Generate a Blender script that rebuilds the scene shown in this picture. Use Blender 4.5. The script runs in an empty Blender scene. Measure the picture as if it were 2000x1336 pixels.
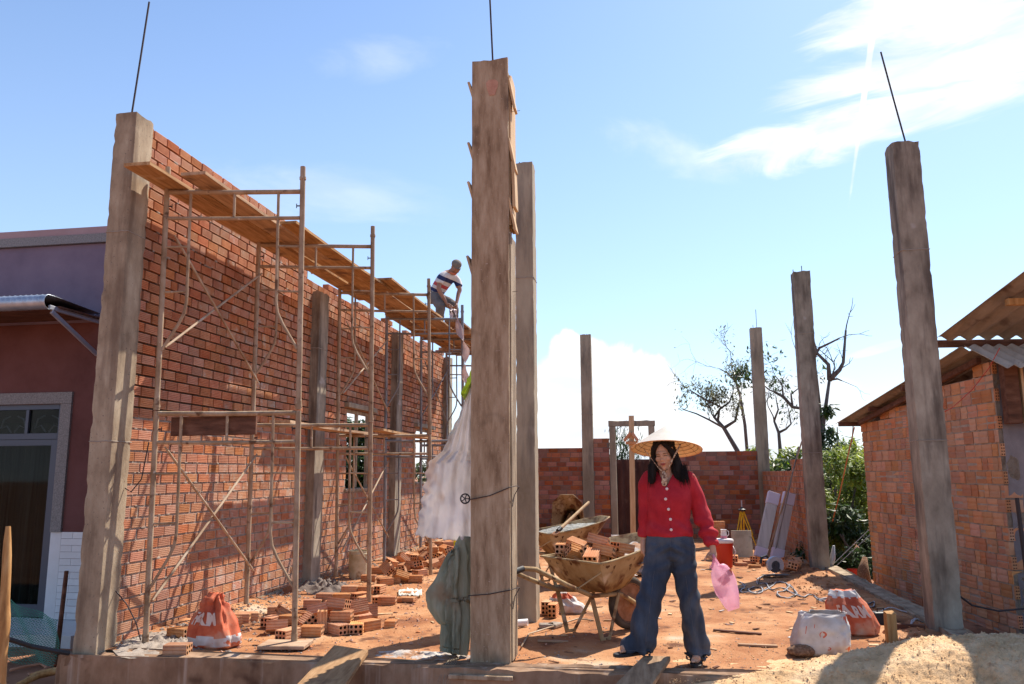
import bpy, bmesh, math, random
from math import sin, cos, pi, radians, sqrt, atan2, exp
from mathutils import Vector, Matrix, noise as mn
random.seed(7)
R = random.Random(11)
scene = bpy.context.scene
COL = scene.collection
# ------------------------------------------------------------------ camera
EYE = Vector((0.0, 0.0, 1.35))
PITCH, YAW, ROLL = radians(9.38), radians(9.43), radians(0.3)
fw = Vector((-sin(YAW)*cos(PITCH), cos(YAW)*cos(PITCH), sin(PITCH)))
rt0 = Vector((cos(YAW), sin(YAW), 0)); up0 = rt0.cross(fw)
rt = rt0*cos(ROLL) - up0*sin(ROLL); up = rt0*sin(ROLL) + up0*cos(ROLL)
cam_d = bpy.data.cameras.new('camera'); cam = bpy.data.objects.new('camera', cam_d); COL.objects.link(cam)
cam_d.sensor_width = 36; cam_d.lens = 28.008; cam_d.clip_start = 0.05; cam_d.clip_end = 3000
M3 = Matrix((rt, up, -fw)).transposed()
cam.matrix_world = Matrix.Translation(EYE) @ M3.to_4x4()
scene.camera = cam
# ------------------------------------------------------------------ light
SUN_AZ, SUN_EL = radians(32), radians(53)
sun_v = Vector((sin(SUN_AZ)*cos(SUN_EL), cos(SUN_AZ)*cos(SUN_EL), sin(SUN_EL)))
sd = bpy.data.lights.new('sun', 'SUN'); sd.energy = 5.0; sd.angle = radians(0.55); sd.color = (1.0, 0.92, 0.80)
so = bpy.data.objects.new('sun', sd); COL.objects.link(so)
so.rotation_euler = sun_v.to_track_quat('Z', 'Y').to_euler()
scene.view_settings.view_transform = 'Standard'; scene.view_settings.look = 'None'
scene.view_settings.gamma = 1; scene.view_settings.use_curve_mapping = False
scene.view_settings.exposure = 0.72
world = bpy.data.worlds.new('World'); scene.world = world; world.use_nodes = True

def at(px, py, Y):
    """point of the building's cross plane Y seen at photograph pixel px, py"""
    d = fw*1556 + rt*(px-1000) - up*(py-668)
    return EYE + d*(Y/d.y)
def gr(px, py, z=0.0):
    d = fw*1556 + rt*(px-1000) - up*(py-668)
    return EYE + d*((z-EYE.z)/d.z)
def pdir(px, py):
    return (fw*1556 + rt*(px-1000) - up*(py-668)).normalized()

def build_world():
    nt = world.node_tree; N = nt.nodes; L = nt.links; N.clear()
    out = N.new('ShaderNodeOutputWorld'); bg = N.new('ShaderNodeBackground'); bg.inputs[1].default_value = 0.108
    L.new(bg.outputs[0], out.inputs[0])
    sky = N.new('ShaderNodeTexSky'); sky.sky_type = 'NISHITA'; sky.sun_disc = False
    sky.sun_elevation = SUN_EL; sky.sun_rotation = SUN_AZ; sky.altitude = 500; sky.air_density = 1.0
    sky.dust_density = 0.7; sky.ozone_density = 1.2
    tc = N.new('ShaderNodeTexCoord')
    D = tc.outputs['Generated']
    def math_(op, a, b=None, c=None, clamp=False):
        n = N.new('ShaderNodeMath'); n.operation = op; n.use_clamp = clamp
        for i, v in enumerate((a, b, c)):
            if v is None: continue
            if isinstance(v, (int, float)): n.inputs[i].default_value = v
            else: L.new(v, n.inputs[i])
        return n.outputs[0]
    def dot(v):
        n = N.new('ShaderNodeVectorMath'); n.operation = 'DOT_PRODUCT'; L.new(D, n.inputs[0]); n.inputs[1].default_value = v
        return n.outputs['Value']
    def comb(x, y, z):
        n = N.new('ShaderNodeCombineXYZ')
        for i, v in enumerate((x, y, z)):
            if isinstance(v, (int, float)): n.inputs[i].default_value = v
            else: L.new(v, n.inputs[i])
        return n.outputs[0]
    def noi(vec, scale, detail=6, rough=.6, dist=0):
        n = N.new('ShaderNodeTexNoise'); L.new(vec, n.inputs['Vector']); n.inputs['Scale'].default_value = scale
        n.inputs['Detail'].default_value = detail; n.inputs['Roughness'].default_value = rough; n.inputs['Distortion'].default_value = dist
        return n.outputs['Fac']
    def sstep(x, a, b):
        n = N.new('ShaderNodeMapRange'); n.interpolation_type = 'SMOOTHSTEP'; L.new(x, n.inputs[0])
        n.inputs[1].default_value = a; n.inputs[2].default_value = b
        return n.outputs[0]
    total = None
    def patch(p0, p1, halfw, su, sv, th, soft, gain=1.0, seed=0, endp=1.0):
        """streaky cloud between two sky directions"""
        nonlocal total
        a, b = pdir(*p0), pdir(*p1); c = ((a+b)/2).normalized(); u = (b-a); hl = u.length/2; u = u.normalized()
        v = c.cross(u).normalized(); w = halfw/1600
        dc = math_('MAXIMUM', dot(c), 0.05)
        U = math_('DIVIDE', dot(u), dc); V = math_('DIVIDE', dot(v), dc)
        un = math_('DIVIDE', U, hl*endp); vn = math_('DIVIDE', V, w)
        r2 = math_('ADD', math_('MULTIPLY', un, un), math_('MULTIPLY', vn, vn))
        m = math_('SUBTRACT', 1.0, r2)
        n1 = noi(comb(math_('MULTIPLY', U, su), math_('MULTIPLY', V, sv), seed), 1.0, 8, .62, .6)
        d = math_('ADD', math_('MULTIPLY', math_('MAXIMUM', m, -1.0), .42), math_('SUBTRACT', n1, .5))
        front = math_('GREATER_THAN', dot(c), 0.2)
        d = math_('MULTIPLY', math_('MULTIPLY', sstep(d, th, th+soft), gain), front)
        total = d if total is None else math_('SUBTRACT', 1.0, math_('MULTIPLY', math_('SUBTRACT', 1.0, total), math_('SUBTRACT', 1.0, d)))
    # high cirrus, upper right of the view, running on to the right
    patch((1480, 215), (2500, -60), 120, 5, 26, .04, .36, 1.0, 1.3)
    patch((1520, 95), (2150, -90), 50, 5, 24, .0, .34, .9, 4.1)
    patch((1340, 330), (1860, 200), 62, 7, 22, .06, .36, .9, 7.7)
    patch((1120, 230), (1500, 360), 60, 5, 14, .12, .5, .45, 9.7)
    patch((560, 130), (900, 100), 60, 6, 12, .12, .5, .3, 2.7)
    patch((200, 330), (1000, 420), 80, 4, 14, .14, .5, .28, 12.7)
    patch((1650, 700), (1790, 660), 9, 3, 8, -.05, .4, .5, 3.7)
    patch((1722, -60), (1663, 365), 5, 10, 5, -.20, .4, .85, 5.0)
    patch((1010, 780), (1330, 770), 130, 7, 9, .0, .10, 1.0, 21.0)
    patch((1060, 690), (1150, 690), 60, 9, 12, -.02, .10, 1.0, 33.0)
    patch((1380, 800), (1700, 790), 70, 7, 12, .02, .22, .9, 27.0)
    # cloud bank along the horizon, higher here and there
    el = N.new('ShaderNodeSeparateXYZ'); L.new(D, el.inputs[0]); z = el.outputs[2]
    big = noi(comb(el.outputs[0], el.outputs[1], math_('MULTIPLY', z, 2.0)), 5.5, 7, .55, .3)
    wide = noi(comb(el.outputs[0], el.outputs[1], 3.3), 2.2, 2, .5)
    h = math_('MULTIPLY', math_('SUBTRACT', 0.10, z), 3.4)
    dens = math_('ADD', math_('ADD', h, math_('MULTIPLY', math_('SUBTRACT', big, .5), 1.5)), math_('MULTIPLY', math_('SUBTRACT', wide, .5), .9))
    bank = math_('MULTIPLY', sstep(dens, .02, .22), sstep(z, .30, .16))
    bank = math_('MAXIMUM', bank, math_('MULTIPLY', sstep(z, .10, .0), .5))
    # thin veil near the horizon
    veil = math_('MULTIPLY', sstep(z, .70, .0), .36)
    fac = math_('SUBTRACT', 1.0, math_('MULTIPLY', math_('SUBTRACT', 1.0, total), math_('SUBTRACT', 1.0, bank)))
    # cloud shading: greyer bases
    shade = noi(comb(el.outputs[0], el.outputs[1], math_('MULTIPLY', z, 3.0)), 11, 5, .5)
    cr = N.new('ShaderNodeMix'); cr.data_type = 'RGBA'; L.new(sstep(shade, .42, .66), cr.inputs[0])
    cr.inputs[6].default_value = (7.0, 7.1, 7.2, 1); cr.inputs[7].default_value = (5.5, 5.9, 6.5, 1)
    tint = N.new('ShaderNodeMix'); tint.data_type = 'RGBA'; tint.blend_type = 'MULTIPLY'; tint.inputs[0].default_value = 1
    L.new(sky.outputs[0], tint.inputs[6]); tint.inputs[7].default_value = (1.0, 1.105, 1.22, 1)
    m0 = N.new('ShaderNodeMix'); m0.data_type = 'RGBA'; L.new(veil, m0.inputs[0]); L.new(tint.outputs[2], m0.inputs[6]); m0.inputs[7].default_value = (4.5, 5.6, 7.1, 1)
    m1 = N.new('ShaderNodeMix'); m1.data_type = 'RGBA'; L.new(fac, m1.inputs[0]); L.new(m0.outputs[2], m1.inputs[6]); L.new(cr.outputs[2], m1.inputs[7])
    L.new(m1.outputs[2], bg.inputs[0])
build_world()

# ------------------------------------------------------------------ naming helpers
ORG = {}
def tag(o, label=None, cat=None, group=None, kind=None):
    if label: o['label'] = label
    if cat: o['category'] = cat
    if group: o['group'] = group
    if kind: o['kind'] = kind
    return o
def thing(name, label, cat, loc=(0, 0, 0), group=None, rz=0):
    o = bpy.data.objects.new(name, None); COL.objects.link(o); o.empty_display_size = .1
    o.location = loc; o.rotation_euler = (0, 0, rz); ORG[o.name] = Vector(loc) if rz == 0 else Vector((0, 0, 0))
    return tag(o, label, cat, group)
def copy_thing(root, loc=None, rz=None, label=None, rot=None):
    r = root.copy(); COL.objects.link(r)
    if loc is not None: r.location = loc
    if rz is not None: r.rotation_euler = (0, 0, rz)
    if rot is not None: r.rotation_euler = rot
    if label: r['label'] = label
    for ch in root.children:
        c = ch.copy(); COL.objects.link(c); c.parent = r
        for g in ch.children:
            d = g.copy(); COL.objects.link(d); d.parent = c
    return r

class MB:
    """collects shapes; build() links them as one mesh object"""
    def __init__(s): s.v = []; s.f = []; s.m = []
    def add(s, vs, fs, mi=0, mat=None):
        n = len(s.v)
        s.v += [tuple(mat @ Vector(v)) for v in vs] if mat is not None else [tuple(v) for v in vs]
        s.f += [tuple(i+n for i in f) for f in fs]; s.m += [mi]*len(fs); return s
    def box(s, x0, x1, y0, y1, z0, z1, mat=None, mi=0):
        vs = [(x0,y0,z0),(x1,y0,z0),(x1,y1,z0),(x0,y1,z0),(x0,y0,z1),(x1,y0,z1),(x1,y1,z1),(x0,y1,z1)]
        return s.add(vs, [(3,2,1,0),(4,5,6,7),(0,1,5,4),(1,2,6,5),(2,3,7,6),(3,0,4,7)], mi, mat)
    def tube(s, pts, r, n=8, mi=0, cap=True):
        pts = [Vector(p) for p in pts]; k = len(pts); rr = r if isinstance(r, (list, tuple)) else [r]*k
        rings = []; prev = None
        for i, p in enumerate(pts):
            t = (pts[min(i+1, k-1)] - pts[max(i-1, 0)])
            t = t.normalized() if t.length > 1e-9 else Vector((0, 0, 1))
            if prev is None: a = t.cross(Vector((0, 0, 1)) if abs(t.z) < .9 else Vector((1, 0, 0))).normalized()
            else:
                a = prev - t*prev.dot(t)
                a = a.normalized() if a.length > 1e-6 else t.orthogonal().normalized()
            prev = a; b = t.cross(a)
            rings.append([p + (a*cos(2*pi*j/n) + b*sin(2*pi*j/n))*rr[i] for j in range(n)])
        return s.loft(rings, cap=cap, mi=mi)
    def loft(s, rings, cap=True, closed=True, mi=0, mat=None):
        n = len(rings[0]); vs = [p for r in rings for p in r]; fs = []
        for i in range(len(rings)-1):
            for j in range(n if closed else n-1):
                a = i*n+j; b = i*n+(j+1) % n
                fs.append((a, b, b+n, a+n))
        if cap and closed:
            fs.append(tuple(range(n-1, -1, -1))); fs.append(tuple(range((len(rings)-1)*n, len(rings)*n)))
        return s.add(vs, fs, mi, mat)
    def ell(s, c, r, nu=14, nv=9, mat=None, mi=0, fn=None):
        c = Vector(c); r = (r, r, r) if isinstance(r, (int, float)) else r
        vs = [(0, 0, -1)]; fs = []
        for i in range(1, nv):
            a = -pi/2 + pi*i/nv
            for j in range(nu):
                b = 2*pi*j/nu; vs.append((cos(a)*cos(b), cos(a)*sin(b), sin(a)))
        vs.append((0, 0, 1)); T = len(vs)-1
        for j in range(nu):
            fs.append((0, 1+(j+1) % nu, 1+j)); fs.append((T, T-nu+j, T-nu+(j+1) % nu))
        for i in range(nv-2):
            for j in range(nu):
                a = 1+i*nu+j; b = 1+i*nu+(j+1) % nu; fs.append((a, b, b+nu, a+nu))
        out = []
        for v in vs:
            w = Vector((v[0]*r[0], v[1]*r[1], v[2]*r[2]))
            if mat is not None: w = mat.to_3x3() @ w
            w = w + c
            if fn: w = fn(w)
            out.append(w)
        return s.add(out, fs, mi)
    def grid(s, fn, nu, nv, mi=0, flip=False):
        vs = [fn(i/nu, j/nv) for i in range(nu+1) for j in range(nv+1)]; fs = []
        for i in range(nu):
            for j in range(nv):
                a = i*(nv+1)+j; q = (a, a+nv+1, a+nv+2, a+1); fs.append(q[::-1] if flip else q)
        return s.add(vs, fs, mi)
    def prism(s, poly, d, mi=0, mat=None):
        """polygon (list of 3D points) pushed along vector d"""
        n = len(poly); d = Vector(d); vs = [Vector(p) for p in poly] + [Vector(p)+d for p in poly]
        fs = [tuple(range(n-1, -1, -1)), tuple(range(n, 2*n))] + [(i, (i+1) % n, n+(i+1) % n, n+i) for i in range(n)]
        return s.add(vs, fs, mi, mat)
    def lathe(s, prof, n=20, mat=None, mi=0, c=(0, 0, 0)):
        rings = [[(c[0]+r*cos(2*pi*j/n), c[1]+r*sin(2*pi*j/n), c[2]+z) for j in range(n)] for r, z in prof]
        return s.loft(rings, mi=mi, mat=mat)
    def mesh(s, name, mats, smooth=False, off=None):
        me = bpy.data.meshes.new(name)
        vs = s.v if off is None else [(a-off[0], b-off[1], c-off[2]) for a, b, c in s.v]
        me.from_pydata(vs, [], s.f); me.update()
        for m in (mats if isinstance(mats, (list, tuple)) else [mats]): me.materials.append(m)
        if any(s.m): me.polygons.foreach_set('material_index', s.m)
        bm = bmesh.new(); bm.from_mesh(me); bmesh.ops.recalc_face_normals(bm, faces=bm.faces); bm.to_mesh(me); bm.free()
        if smooth: me.polygons.foreach_set('use_smooth', [True]*len(me.polygons))
        return me
    def build(s, name, mats, parent=None, smooth=False, kind=None, local=False, label=None):
        off = None
        if parent is not None and not local:
            q = parent; off = Vector((0, 0, 0))
            while q is not None: off = off + ORG.get(q.name, Vector((0, 0, 0))); q = q.parent
        me = s.mesh(name, mats, smooth, off)
        o = bpy.data.objects.new(name, me); COL.objects.link(o)
        if parent is not None: o.parent = parent
        if smooth == 'auto': autosm(o)
        if kind: o['kind'] = kind
        if label: o['label'] = label
        return o
def autosm(o, ang=40):
    me = o.data; bm = bmesh.new(); bm.from_mesh(me); a = radians(ang)
    for e in bm.edges:
        e.smooth = not (len(e.link_faces) == 2 and e.calc_face_angle(0) > a)
    bm.to_mesh(me); bm.free()
def bevel(o, w=.004, seg=1):
    m = o.modifiers.new('bevel', 'BEVEL'); m.width = w; m.segments = seg; m.limit_method = 'ANGLE'; return o
def fbm(p, o=4): return mn.fractal(Vector(p), .9, 2.0, o)
def obj_from(me, name, parent=None, loc=None, rot=None):
    o = bpy.data.objects.new(name, me); COL.objects.link(o)
    if parent is not None: o.parent = parent
    if loc is not None: o.location = loc
    if rot is not None: o.rotation_euler = rot
    return o
def rough_box(mb, x0, x1, y0, y1, z0, z1, step=.06, amp=.006, edge=.012, seed=0, lean=(0, 0)):
    """cast block: subdivided box with uneven faces and chipped arrises"""
    nx = max(2, int((x1-x0)/step)+1); ny = max(2, int((y1-y0)/step)+1); nz = max(2, int((z1-z0)/step)+1)
    ring = [(x0+(x1-x0)*i/nx, y0) for i in range(nx)] + [(x1, y0+(y1-y0)*i/ny) for i in range(ny)] + \
           [(x1-(x1-x0)*i/nx, y1) for i in range(nx)] + [(x0, y1-(y1-y0)*i/ny) for i in range(ny)]
    cx, cy = (x0+x1)/2, (y0+y1)/2; rings = []
    for k in range(nz+1):
        z = z0+(z1-z0)*k/nz; r = []
        for (x, y) in ring:
            n = mn.noise(Vector((x*7+seed, y*7, z*1.3)))*amp*.6 + mn.noise(Vector((x*30+seed, y*30, z*30)))*amp*.4
            corner = (abs(x-x0) < 1e-5 or abs(x-x1) < 1e-5) and (abs(y-y0) < 1e-5 or abs(y-y1) < 1e-5)
            d = Vector((x-cx, y-cy, 0)).normalized()
            off = n
            if corner:
                off -= edge*(.3+.5*max(0, mn.noise(Vector((x*3+seed, y*3, z*37))))+min(.9, max(0, mn.noise(Vector((x*3+seed+9, y*3, z*11)))*2.0)**4*3))
            zz = z + (mn.noise(Vector((x*12, y*12, seed)))*.03 if k == nz else 0)
            r.append((x+d.x*off+lean[0]*(z-z0), y+d.y*off+lean[1]*(z-z0), zz))
        rings.append(r)
    n = len(ring)
    mb.loft(rings, cap=False)
    # top and bottom as fans so the uneven rim holds
    base = len(mb.v)-n*(nz+1)
    tc_ = Vector((0, 0, 0))
    for i in range(n): tc_ += Vector(mb.v[len(mb.v)-n+i])
    mb.v.append(tuple(tc_/n)); T = len(mb.v)-1
    for i in range(n):
        mb.f.append((T-n+i, T-n+(i+1) % n, T)); mb.m.append(0)
    return mb
# ------------------------------------------------------------------ materials
def mat(name, cols, scale=6, stretch=(1, 1, 1), rough=.85, bump=.15, bscale=None, detail=6, spots=None, var=0.0, hue=0.0,
        metal=0.0, trans=0.0, alpha=1.0, coord='Object', spec=.3, ramp=(.32, .68), stain=None, wave=None, sss=0.0, bdist=.01, nrough=.62, translucent=0.0):
    """cols: 2-4 colours over a noise; spots: (colour, scale, threshold, softness); stain: (colour, stretch, threshold, amount)"""
    m = bpy.data.materials.new(name); m.use_nodes = True; nt = m.node_tree; N = nt.nodes; L = nt.links
    b = N['Principled BSDF']; b.inputs['Roughness'].default_value = rough; b.inputs['Metallic'].default_value = metal
    b.inputs['Specular IOR Level'].default_value = spec
    tc = N.new('ShaderNodeTexCoord'); mp = N.new('ShaderNodeMapping'); L.new(tc.outputs[coord], mp.inputs[0])
    mp.inputs['Scale'].default_value = stretch
    oi = N.new('ShaderNodeObjectInfo'); geo = N.new('ShaderNodeNewGeometry')
    def noi(v, s, d=detail, r=nrough):
        n = N.new('ShaderNodeTexNoise'); L.new(v, n.inputs['Vector']); n.inputs['Scale'].default_value = s
        n.inputs['Detail'].default_value = d; n.inputs['Roughness'].default_value = r; return n.outputs['Fac']
    def mapr(x, a, c, lo=0, hi=1):
        n = N.new('ShaderNodeMapRange'); L.new(x, n.inputs[0]); n.inputs[1].default_value = a; n.inputs[2].default_value = c
        n.inputs[3].default_value = lo; n.inputs[4].default_value = hi; return n.outputs[0]
    def mix(f, a, c, blend='MIX'):
        n = N.new('ShaderNodeMix'); n.data_type = 'RGBA'; n.blend_type = blend
        for s, v in ((0, f), (6, a), (7, c)):
            if isinstance(v, (int, float)): n.inputs[s].default_value = v
            elif isinstance(v, tuple): n.inputs[s].default_value = (*v[:3], 1)
            else: L.new(v, n.inputs[s])
        return n.outputs[2]
    n1 = noi(mp.outputs[0], scale)
    rp = N.new('ShaderNodeValToRGB'); L.new(n1, rp.inputs[0]); e = rp.color_ramp.elements
    while len(e) < len(cols): e.new(.5)
    for i, c in enumerate(cols):
        e[i].position = ramp[0] + (ramp[1]-ramp[0])*i/max(1, len(cols)-1); e[i].color = (*c, 1)
    col = rp.outputs[0]
    if stain:
        mp2 = N.new('ShaderNodeMapping'); L.new(tc.outputs[coord], mp2.inputs[0]); mp2.inputs['Scale'].default_value = stain[1]
        mp2.inputs['Location'].default_value = (3.1, 7.7, 1.3)
        f = mapr(noi(mp2.outputs[0], 1.0, 5, .6), stain[2], stain[2]+.16, 0, stain[3]); col = mix(f, col, stain[0])
    if spots:
        for (c, s, th, sf) in (spots if isinstance(spots, list) else [spots]):
            col = mix(mapr(noi(tc.outputs[coord], s, 3, .6), th, th+sf), col, c)
    if var or hue:
        a = N.new('ShaderNodeMath'); a.operation = 'ADD'; L.new(oi.outputs['Random'], a.inputs[0]); L.new(geo.outputs['Random Per Island'], a.inputs[1])
        fr = N.new('ShaderNodeMath'); fr.operation = 'FRACT'; L.new(a.outputs[0], fr.inputs[0])
        m7 = N.new('ShaderNodeMath'); m7.operation = 'MULTIPLY'; L.new(fr.outputs[0], m7.inputs[0]); m7.inputs[1].default_value = 7.31
        f2 = N.new('ShaderNodeMath'); f2.operation = 'FRACT'; L.new(m7.outputs[0], f2.inputs[0])
        m17 = N.new('ShaderNodeMath'); m17.operation = 'MULTIPLY'; L.new(fr.outputs[0], m17.inputs[0]); m17.inputs[1].default_value = 17.77
        f3 = N.new('ShaderNodeMath'); f3.operation = 'FRACT'; L.new(m17.outputs[0], f3.inputs[0])
        h = N.new('ShaderNodeHueSaturation'); L.new(col, h.inputs['Color'])
        L.new(mapr(fr.outputs[0], 0, 1, 1-var, 1+var), h.inputs['Value'])
        L.new(mapr(f2.outputs[0], 0, 1, .5-hue, .5+hue), h.inputs['Hue'])
        L.new(mapr(f3.outputs[0], 0, 1, 1-var*.9, 1+var*.35), h.inputs['Saturation'])
        col = h.outputs[0]
    L.new(col, b.inputs['Base Color'])
    if sss:
        b.inputs['Subsurface Weight'].default_value = sss; b.inputs['Subsurface Radius'].default_value = (.03, .012, .008); b.inputs['Subsurface Scale'].default_value = .6
    if bump:
        n2 = noi(mp.outputs[0], bscale or scale*4, 8, .7)
        bp = N.new('ShaderNodeBump'); bp.inputs['Strength'].default_value = bump; bp.inputs['Distance'].default_value = bdist
        hsrc = n2
        if wave:
            w = N.new('ShaderNodeTexWave'); w.wave_type = 'BANDS'; w.bands_direction = wave[0]; w.inputs['Scale'].default_value = wave[1]
            w.inputs['Distortion'].default_value = wave[2]; w.inputs['Detail'].default_value = 2; w.inputs['Detail Scale'].default_value = 1.5
            L.new(mp.outputs[0] if len(wave) > 4 else tc.outputs[coord], w.inputs[0]); ad = N.new('ShaderNodeMath'); ad.operation = 'MULTIPLY_ADD'
            L.new(w.outputs['Fac'], ad.inputs[0]); ad.inputs[1].default_value = wave[3]; L.new(n2, ad.inputs[2]); hsrc = ad.outputs[0]
        L.new(hsrc, bp.inputs['Height']); L.new(bp.outputs[0], b.inputs['Normal'])
        L.new(mapr(n2, .2, .8, max(0, rough-.08), min(1, rough+.08)), b.inputs['Roughness'])
    if translucent or trans:
        t = N.new('ShaderNodeBsdfTranslucent'); L.new(col, t.inputs[0]); ms = N.new('ShaderNodeMixShader'); ms.inputs[0].default_value = translucent
        L.new(b.outputs[0], ms.inputs[1]); L.new(t.outputs[0], ms.inputs[2]); last = ms.outputs[0]
        if trans:
            tr = N.new('ShaderNodeBsdfTransparent'); m2 = N.new('ShaderNodeMixShader'); m2.inputs[0].default_value = trans
            L.new(last, m2.inputs[1]); L.new(tr.outputs[0], m2.inputs[2]); last = m2.outputs[0]
        L.new(last, N['Material Output'].inputs['Surface'])
    return m
def plain(name, c, rough=.6, metal=0, spec=.4, alpha=1):
    m = bpy.data.materials.new(name); m.use_nodes = True; b = m.node_tree.nodes['Principled BSDF']
    b.inputs['Base Color'].default_value = (*c, 1); b.inputs['Roughness'].default_value = rough; b.inputs['Metallic'].default_value = metal
    b.inputs['Specular IOR Level'].default_value = spec; return m
MT = {}
MT['soil'] = mat('red_soil', [(.20,.07,.028), (.34,.14,.056), (.45,.22,.10), (.52,.32,.18)], 1.1, rough=.97, bump=.7, bscale=34, detail=9,
                 spots=[((.50,.40,.30), 1.1, .62, .12), ((.14,.055,.025), 2.3, .58, .1), ((.15,.06,.03), 7, .62, .08), ((.60,.50,.40), 46, .70, .03), ((.20,.08,.04), 60, .68, .04)], bdist=.02)
MT['soil_out'] = mat('red_soil_outside', [(.22,.09,.045), (.33,.15,.08), (.42,.21,.12)], 1.3, rough=.97, bump=.6, bscale=30, detail=9, spots=[((.13,.06,.03), 3, .62, .08)], bdist=.02)
MT['sand'] = mat('sand', [(.48,.28,.13), (.66,.425,.225), (.74,.52,.31)], 5, rough=.97, bump=.8, bscale=70, detail=10, spots=[((.30,.18,.09), 9, .64, .1)], bdist=.015)
MT['brick'] = mat('fired_brick', [(.36,.122,.052), (.46,.182,.082), (.52,.245,.128)], 7, rough=.9, bump=.35, bscale=60, var=.17, hue=.007,
                  spots=[((.46,.36,.29), 15, .62, .12), ((.10,.06,.05), 9, .72, .08)])
MT['brick_dusty'] = mat('dusty_brick', [(.40,.15,.072), (.46,.21,.115), (.48,.29,.19)], 5, rough=.92, bump=.4, bscale=60, var=.19, hue=.007,
                  spots=[((.44,.36,.30), 10, .54, .16), ((.12,.075,.06), 6, .70, .1)])
MT['brick_back'] = mat('back_brick', [(.30,.085,.045), (.40,.135,.07), (.42,.19,.115)], 6, rough=.92, bump=.3, bscale=60, var=.30, hue=.009,
                  spots=[((.08,.045,.035), 8, .62, .12), ((.36,.26,.20), 14, .66, .1)])
MT['brick_shed'] = mat('shed_brick', [(.48,.185,.08), (.58,.265,.13), (.62,.34,.19)], 5, rough=.9, bump=.3, bscale=60, var=.20, hue=.008,
                  spots=[((.48,.33,.24), 7, .64, .12)], wave=('Z', 26, .2, 1.2), bdist=.006)
MT['hole'] = plain('brick_hole', (.05,.018,.01), .95)  # shade inside the brick holes is put into this dark colour
MT['mortar'] = mat('mortar', [(.21,.17,.14), (.32,.265,.22), (.40,.34,.285)], 9, rough=.96, bump=.9, bscale=55, bdist=.012)
MT['mortar_joint_shade'] = mat('shaded_joint_mortar', [(.07,.05,.04), (.13,.10,.08)], 9, rough=.97, bump=.8, bscale=50, bdist=.01)  # shade of the deep open joints is put into this darker mortar colour
MT['mortar_dark'] = mat('dark_mortar', [(.13,.10,.085), (.22,.175,.15)], 9, rough=.96, bump=.8, bscale=50, bdist=.01)
MT['conc'] = mat('cast_concrete', [(.22,.17,.115), (.33,.265,.19), (.42,.35,.255)], 3.2, (1, 1, .35), rough=.93, bump=.35, bscale=36,
                 stain=((.10,.085,.075), (7, 7, .9), .52, .6), spots=[((.10,.085,.07), 75, .70, .04), ((.40,.33,.26), 2.0, .6, .12)], bdist=.008)
MT['conc_lit'] = mat('pale_cast_concrete', [(.22,.16,.105), (.34,.26,.175), (.44,.355,.25)], 6, (1, 1, .5), rough=.93, bump=.6, bscale=36,
                 stain=((.12,.075,.05), (7, 7, .6), .50, .62), spots=[((.14,.11,.09), 55, .66, .04), ((.17,.11,.07), 1.6, .62, .12)], bdist=.008)
MT['conc_dark'] = mat('weathered_concrete', [(.19,.155,.115), (.30,.25,.19), (.41,.355,.275)], 5, (1, 1, .5), rough=.93, bump=.35, bscale=36,
                 stain=((.06,.043,.034), (6, 6, .8), .49, .75), spots=[((.42,.38,.34), 3.4, .66, .1)], bdist=.008)
MT['beam'] = mat('muddy_concrete', [(.17,.095,.055), (.27,.165,.10), (.38,.25,.165)], 4, (1, 1, .6), rough=.94, bump=.4, bscale=30,
                 stain=((.50,.40,.32), (10, 10, .5), .56, .7), spots=[((.10,.05,.03), 3, .6, .1)], bdist=.01)
MT['conc_seam'] = mat('grout_ridge', [(.26,.22,.18), (.36,.31,.26)], 9, rough=.95, bump=.5)
MT['rebar'] = plain('rusty_steel', (.06,.045,.045), .7, .4)
MT['form'] = mat('weathered_formwork', [(.20,.125,.072), (.34,.235,.145), (.45,.335,.225)], 7, (2.6, 2.6, .5), rough=.9, bump=.35, bscale=40,
                 spots=[((.40,.30,.23), 60, .64, .06), ((.05,.03,.022), 2.0, .60, .14), ((.44,.34,.27), 5, .70, .06)], detail=9)
MT['wood_new'] = mat('fresh_timber', [(.44,.27,.13), (.56,.38,.21), (.64,.46,.28)], 3, (9, 9, .8), rough=.8, bump=.15, bscale=30)
MT['deck'] = mat('deck_board', [(.24,.125,.05), (.37,.205,.09), (.48,.29,.14)], 4, (7, .7, 7), rough=.85, bump=.2, bscale=26, var=.22,
                 spots=[((.16,.085,.045), 3.5, .58, .12), ((.50,.38,.26), 2.2, .66, .1)])
MT['plank'] = mat('sawn_plank', [(.24,.135,.07), (.36,.215,.12), (.46,.30,.18)], 3, (1.2, 7, 7), rough=.85, bump=.25, bscale=26, var=.15,
                 spots=[((.18,.10,.055), 2.5, .6, .12)])
MT['darkwood'] = mat('dark_timber', [(.07,.03,.018), (.13,.055,.032), (.19,.09,.055)], 4, (1, 5, 5), rough=.88, bump=.25, bscale=26)
MT['post'] = mat('rough_post', [(.26,.12,.04), (.42,.22,.08), (.5,.3,.13)], 4, (6, 6, .8), rough=.85, bump=.3, bscale=26)
MT['scaf'] = mat('cement_caked_steel_tube', [(.235,.15,.085), (.36,.25,.16), (.45,.34,.24)], 7, (1, 1, .6), rough=.8, bump=.35, bscale=60,
                 spots=[((.13,.065,.035), 8, .60, .1), ((.50,.42,.33), 22, .66, .07)], metal=.1, bdist=.004)
MT['scaf_grey'] = mat('grey_steel_tube', [(.15,.15,.155), (.24,.235,.235), (.30,.29,.28)], 7, (1, 1, .5), rough=.65, bump=.2, bscale=60, metal=.3, spots=[((.20,.11,.06), 9, .62, .1)])
MT['steel_clean'] = mat('rusting_brace', [(.26,.16,.09), (.42,.31,.21), (.5,.40,.30)], 6, rough=.75, bump=.15, metal=.15)
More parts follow.
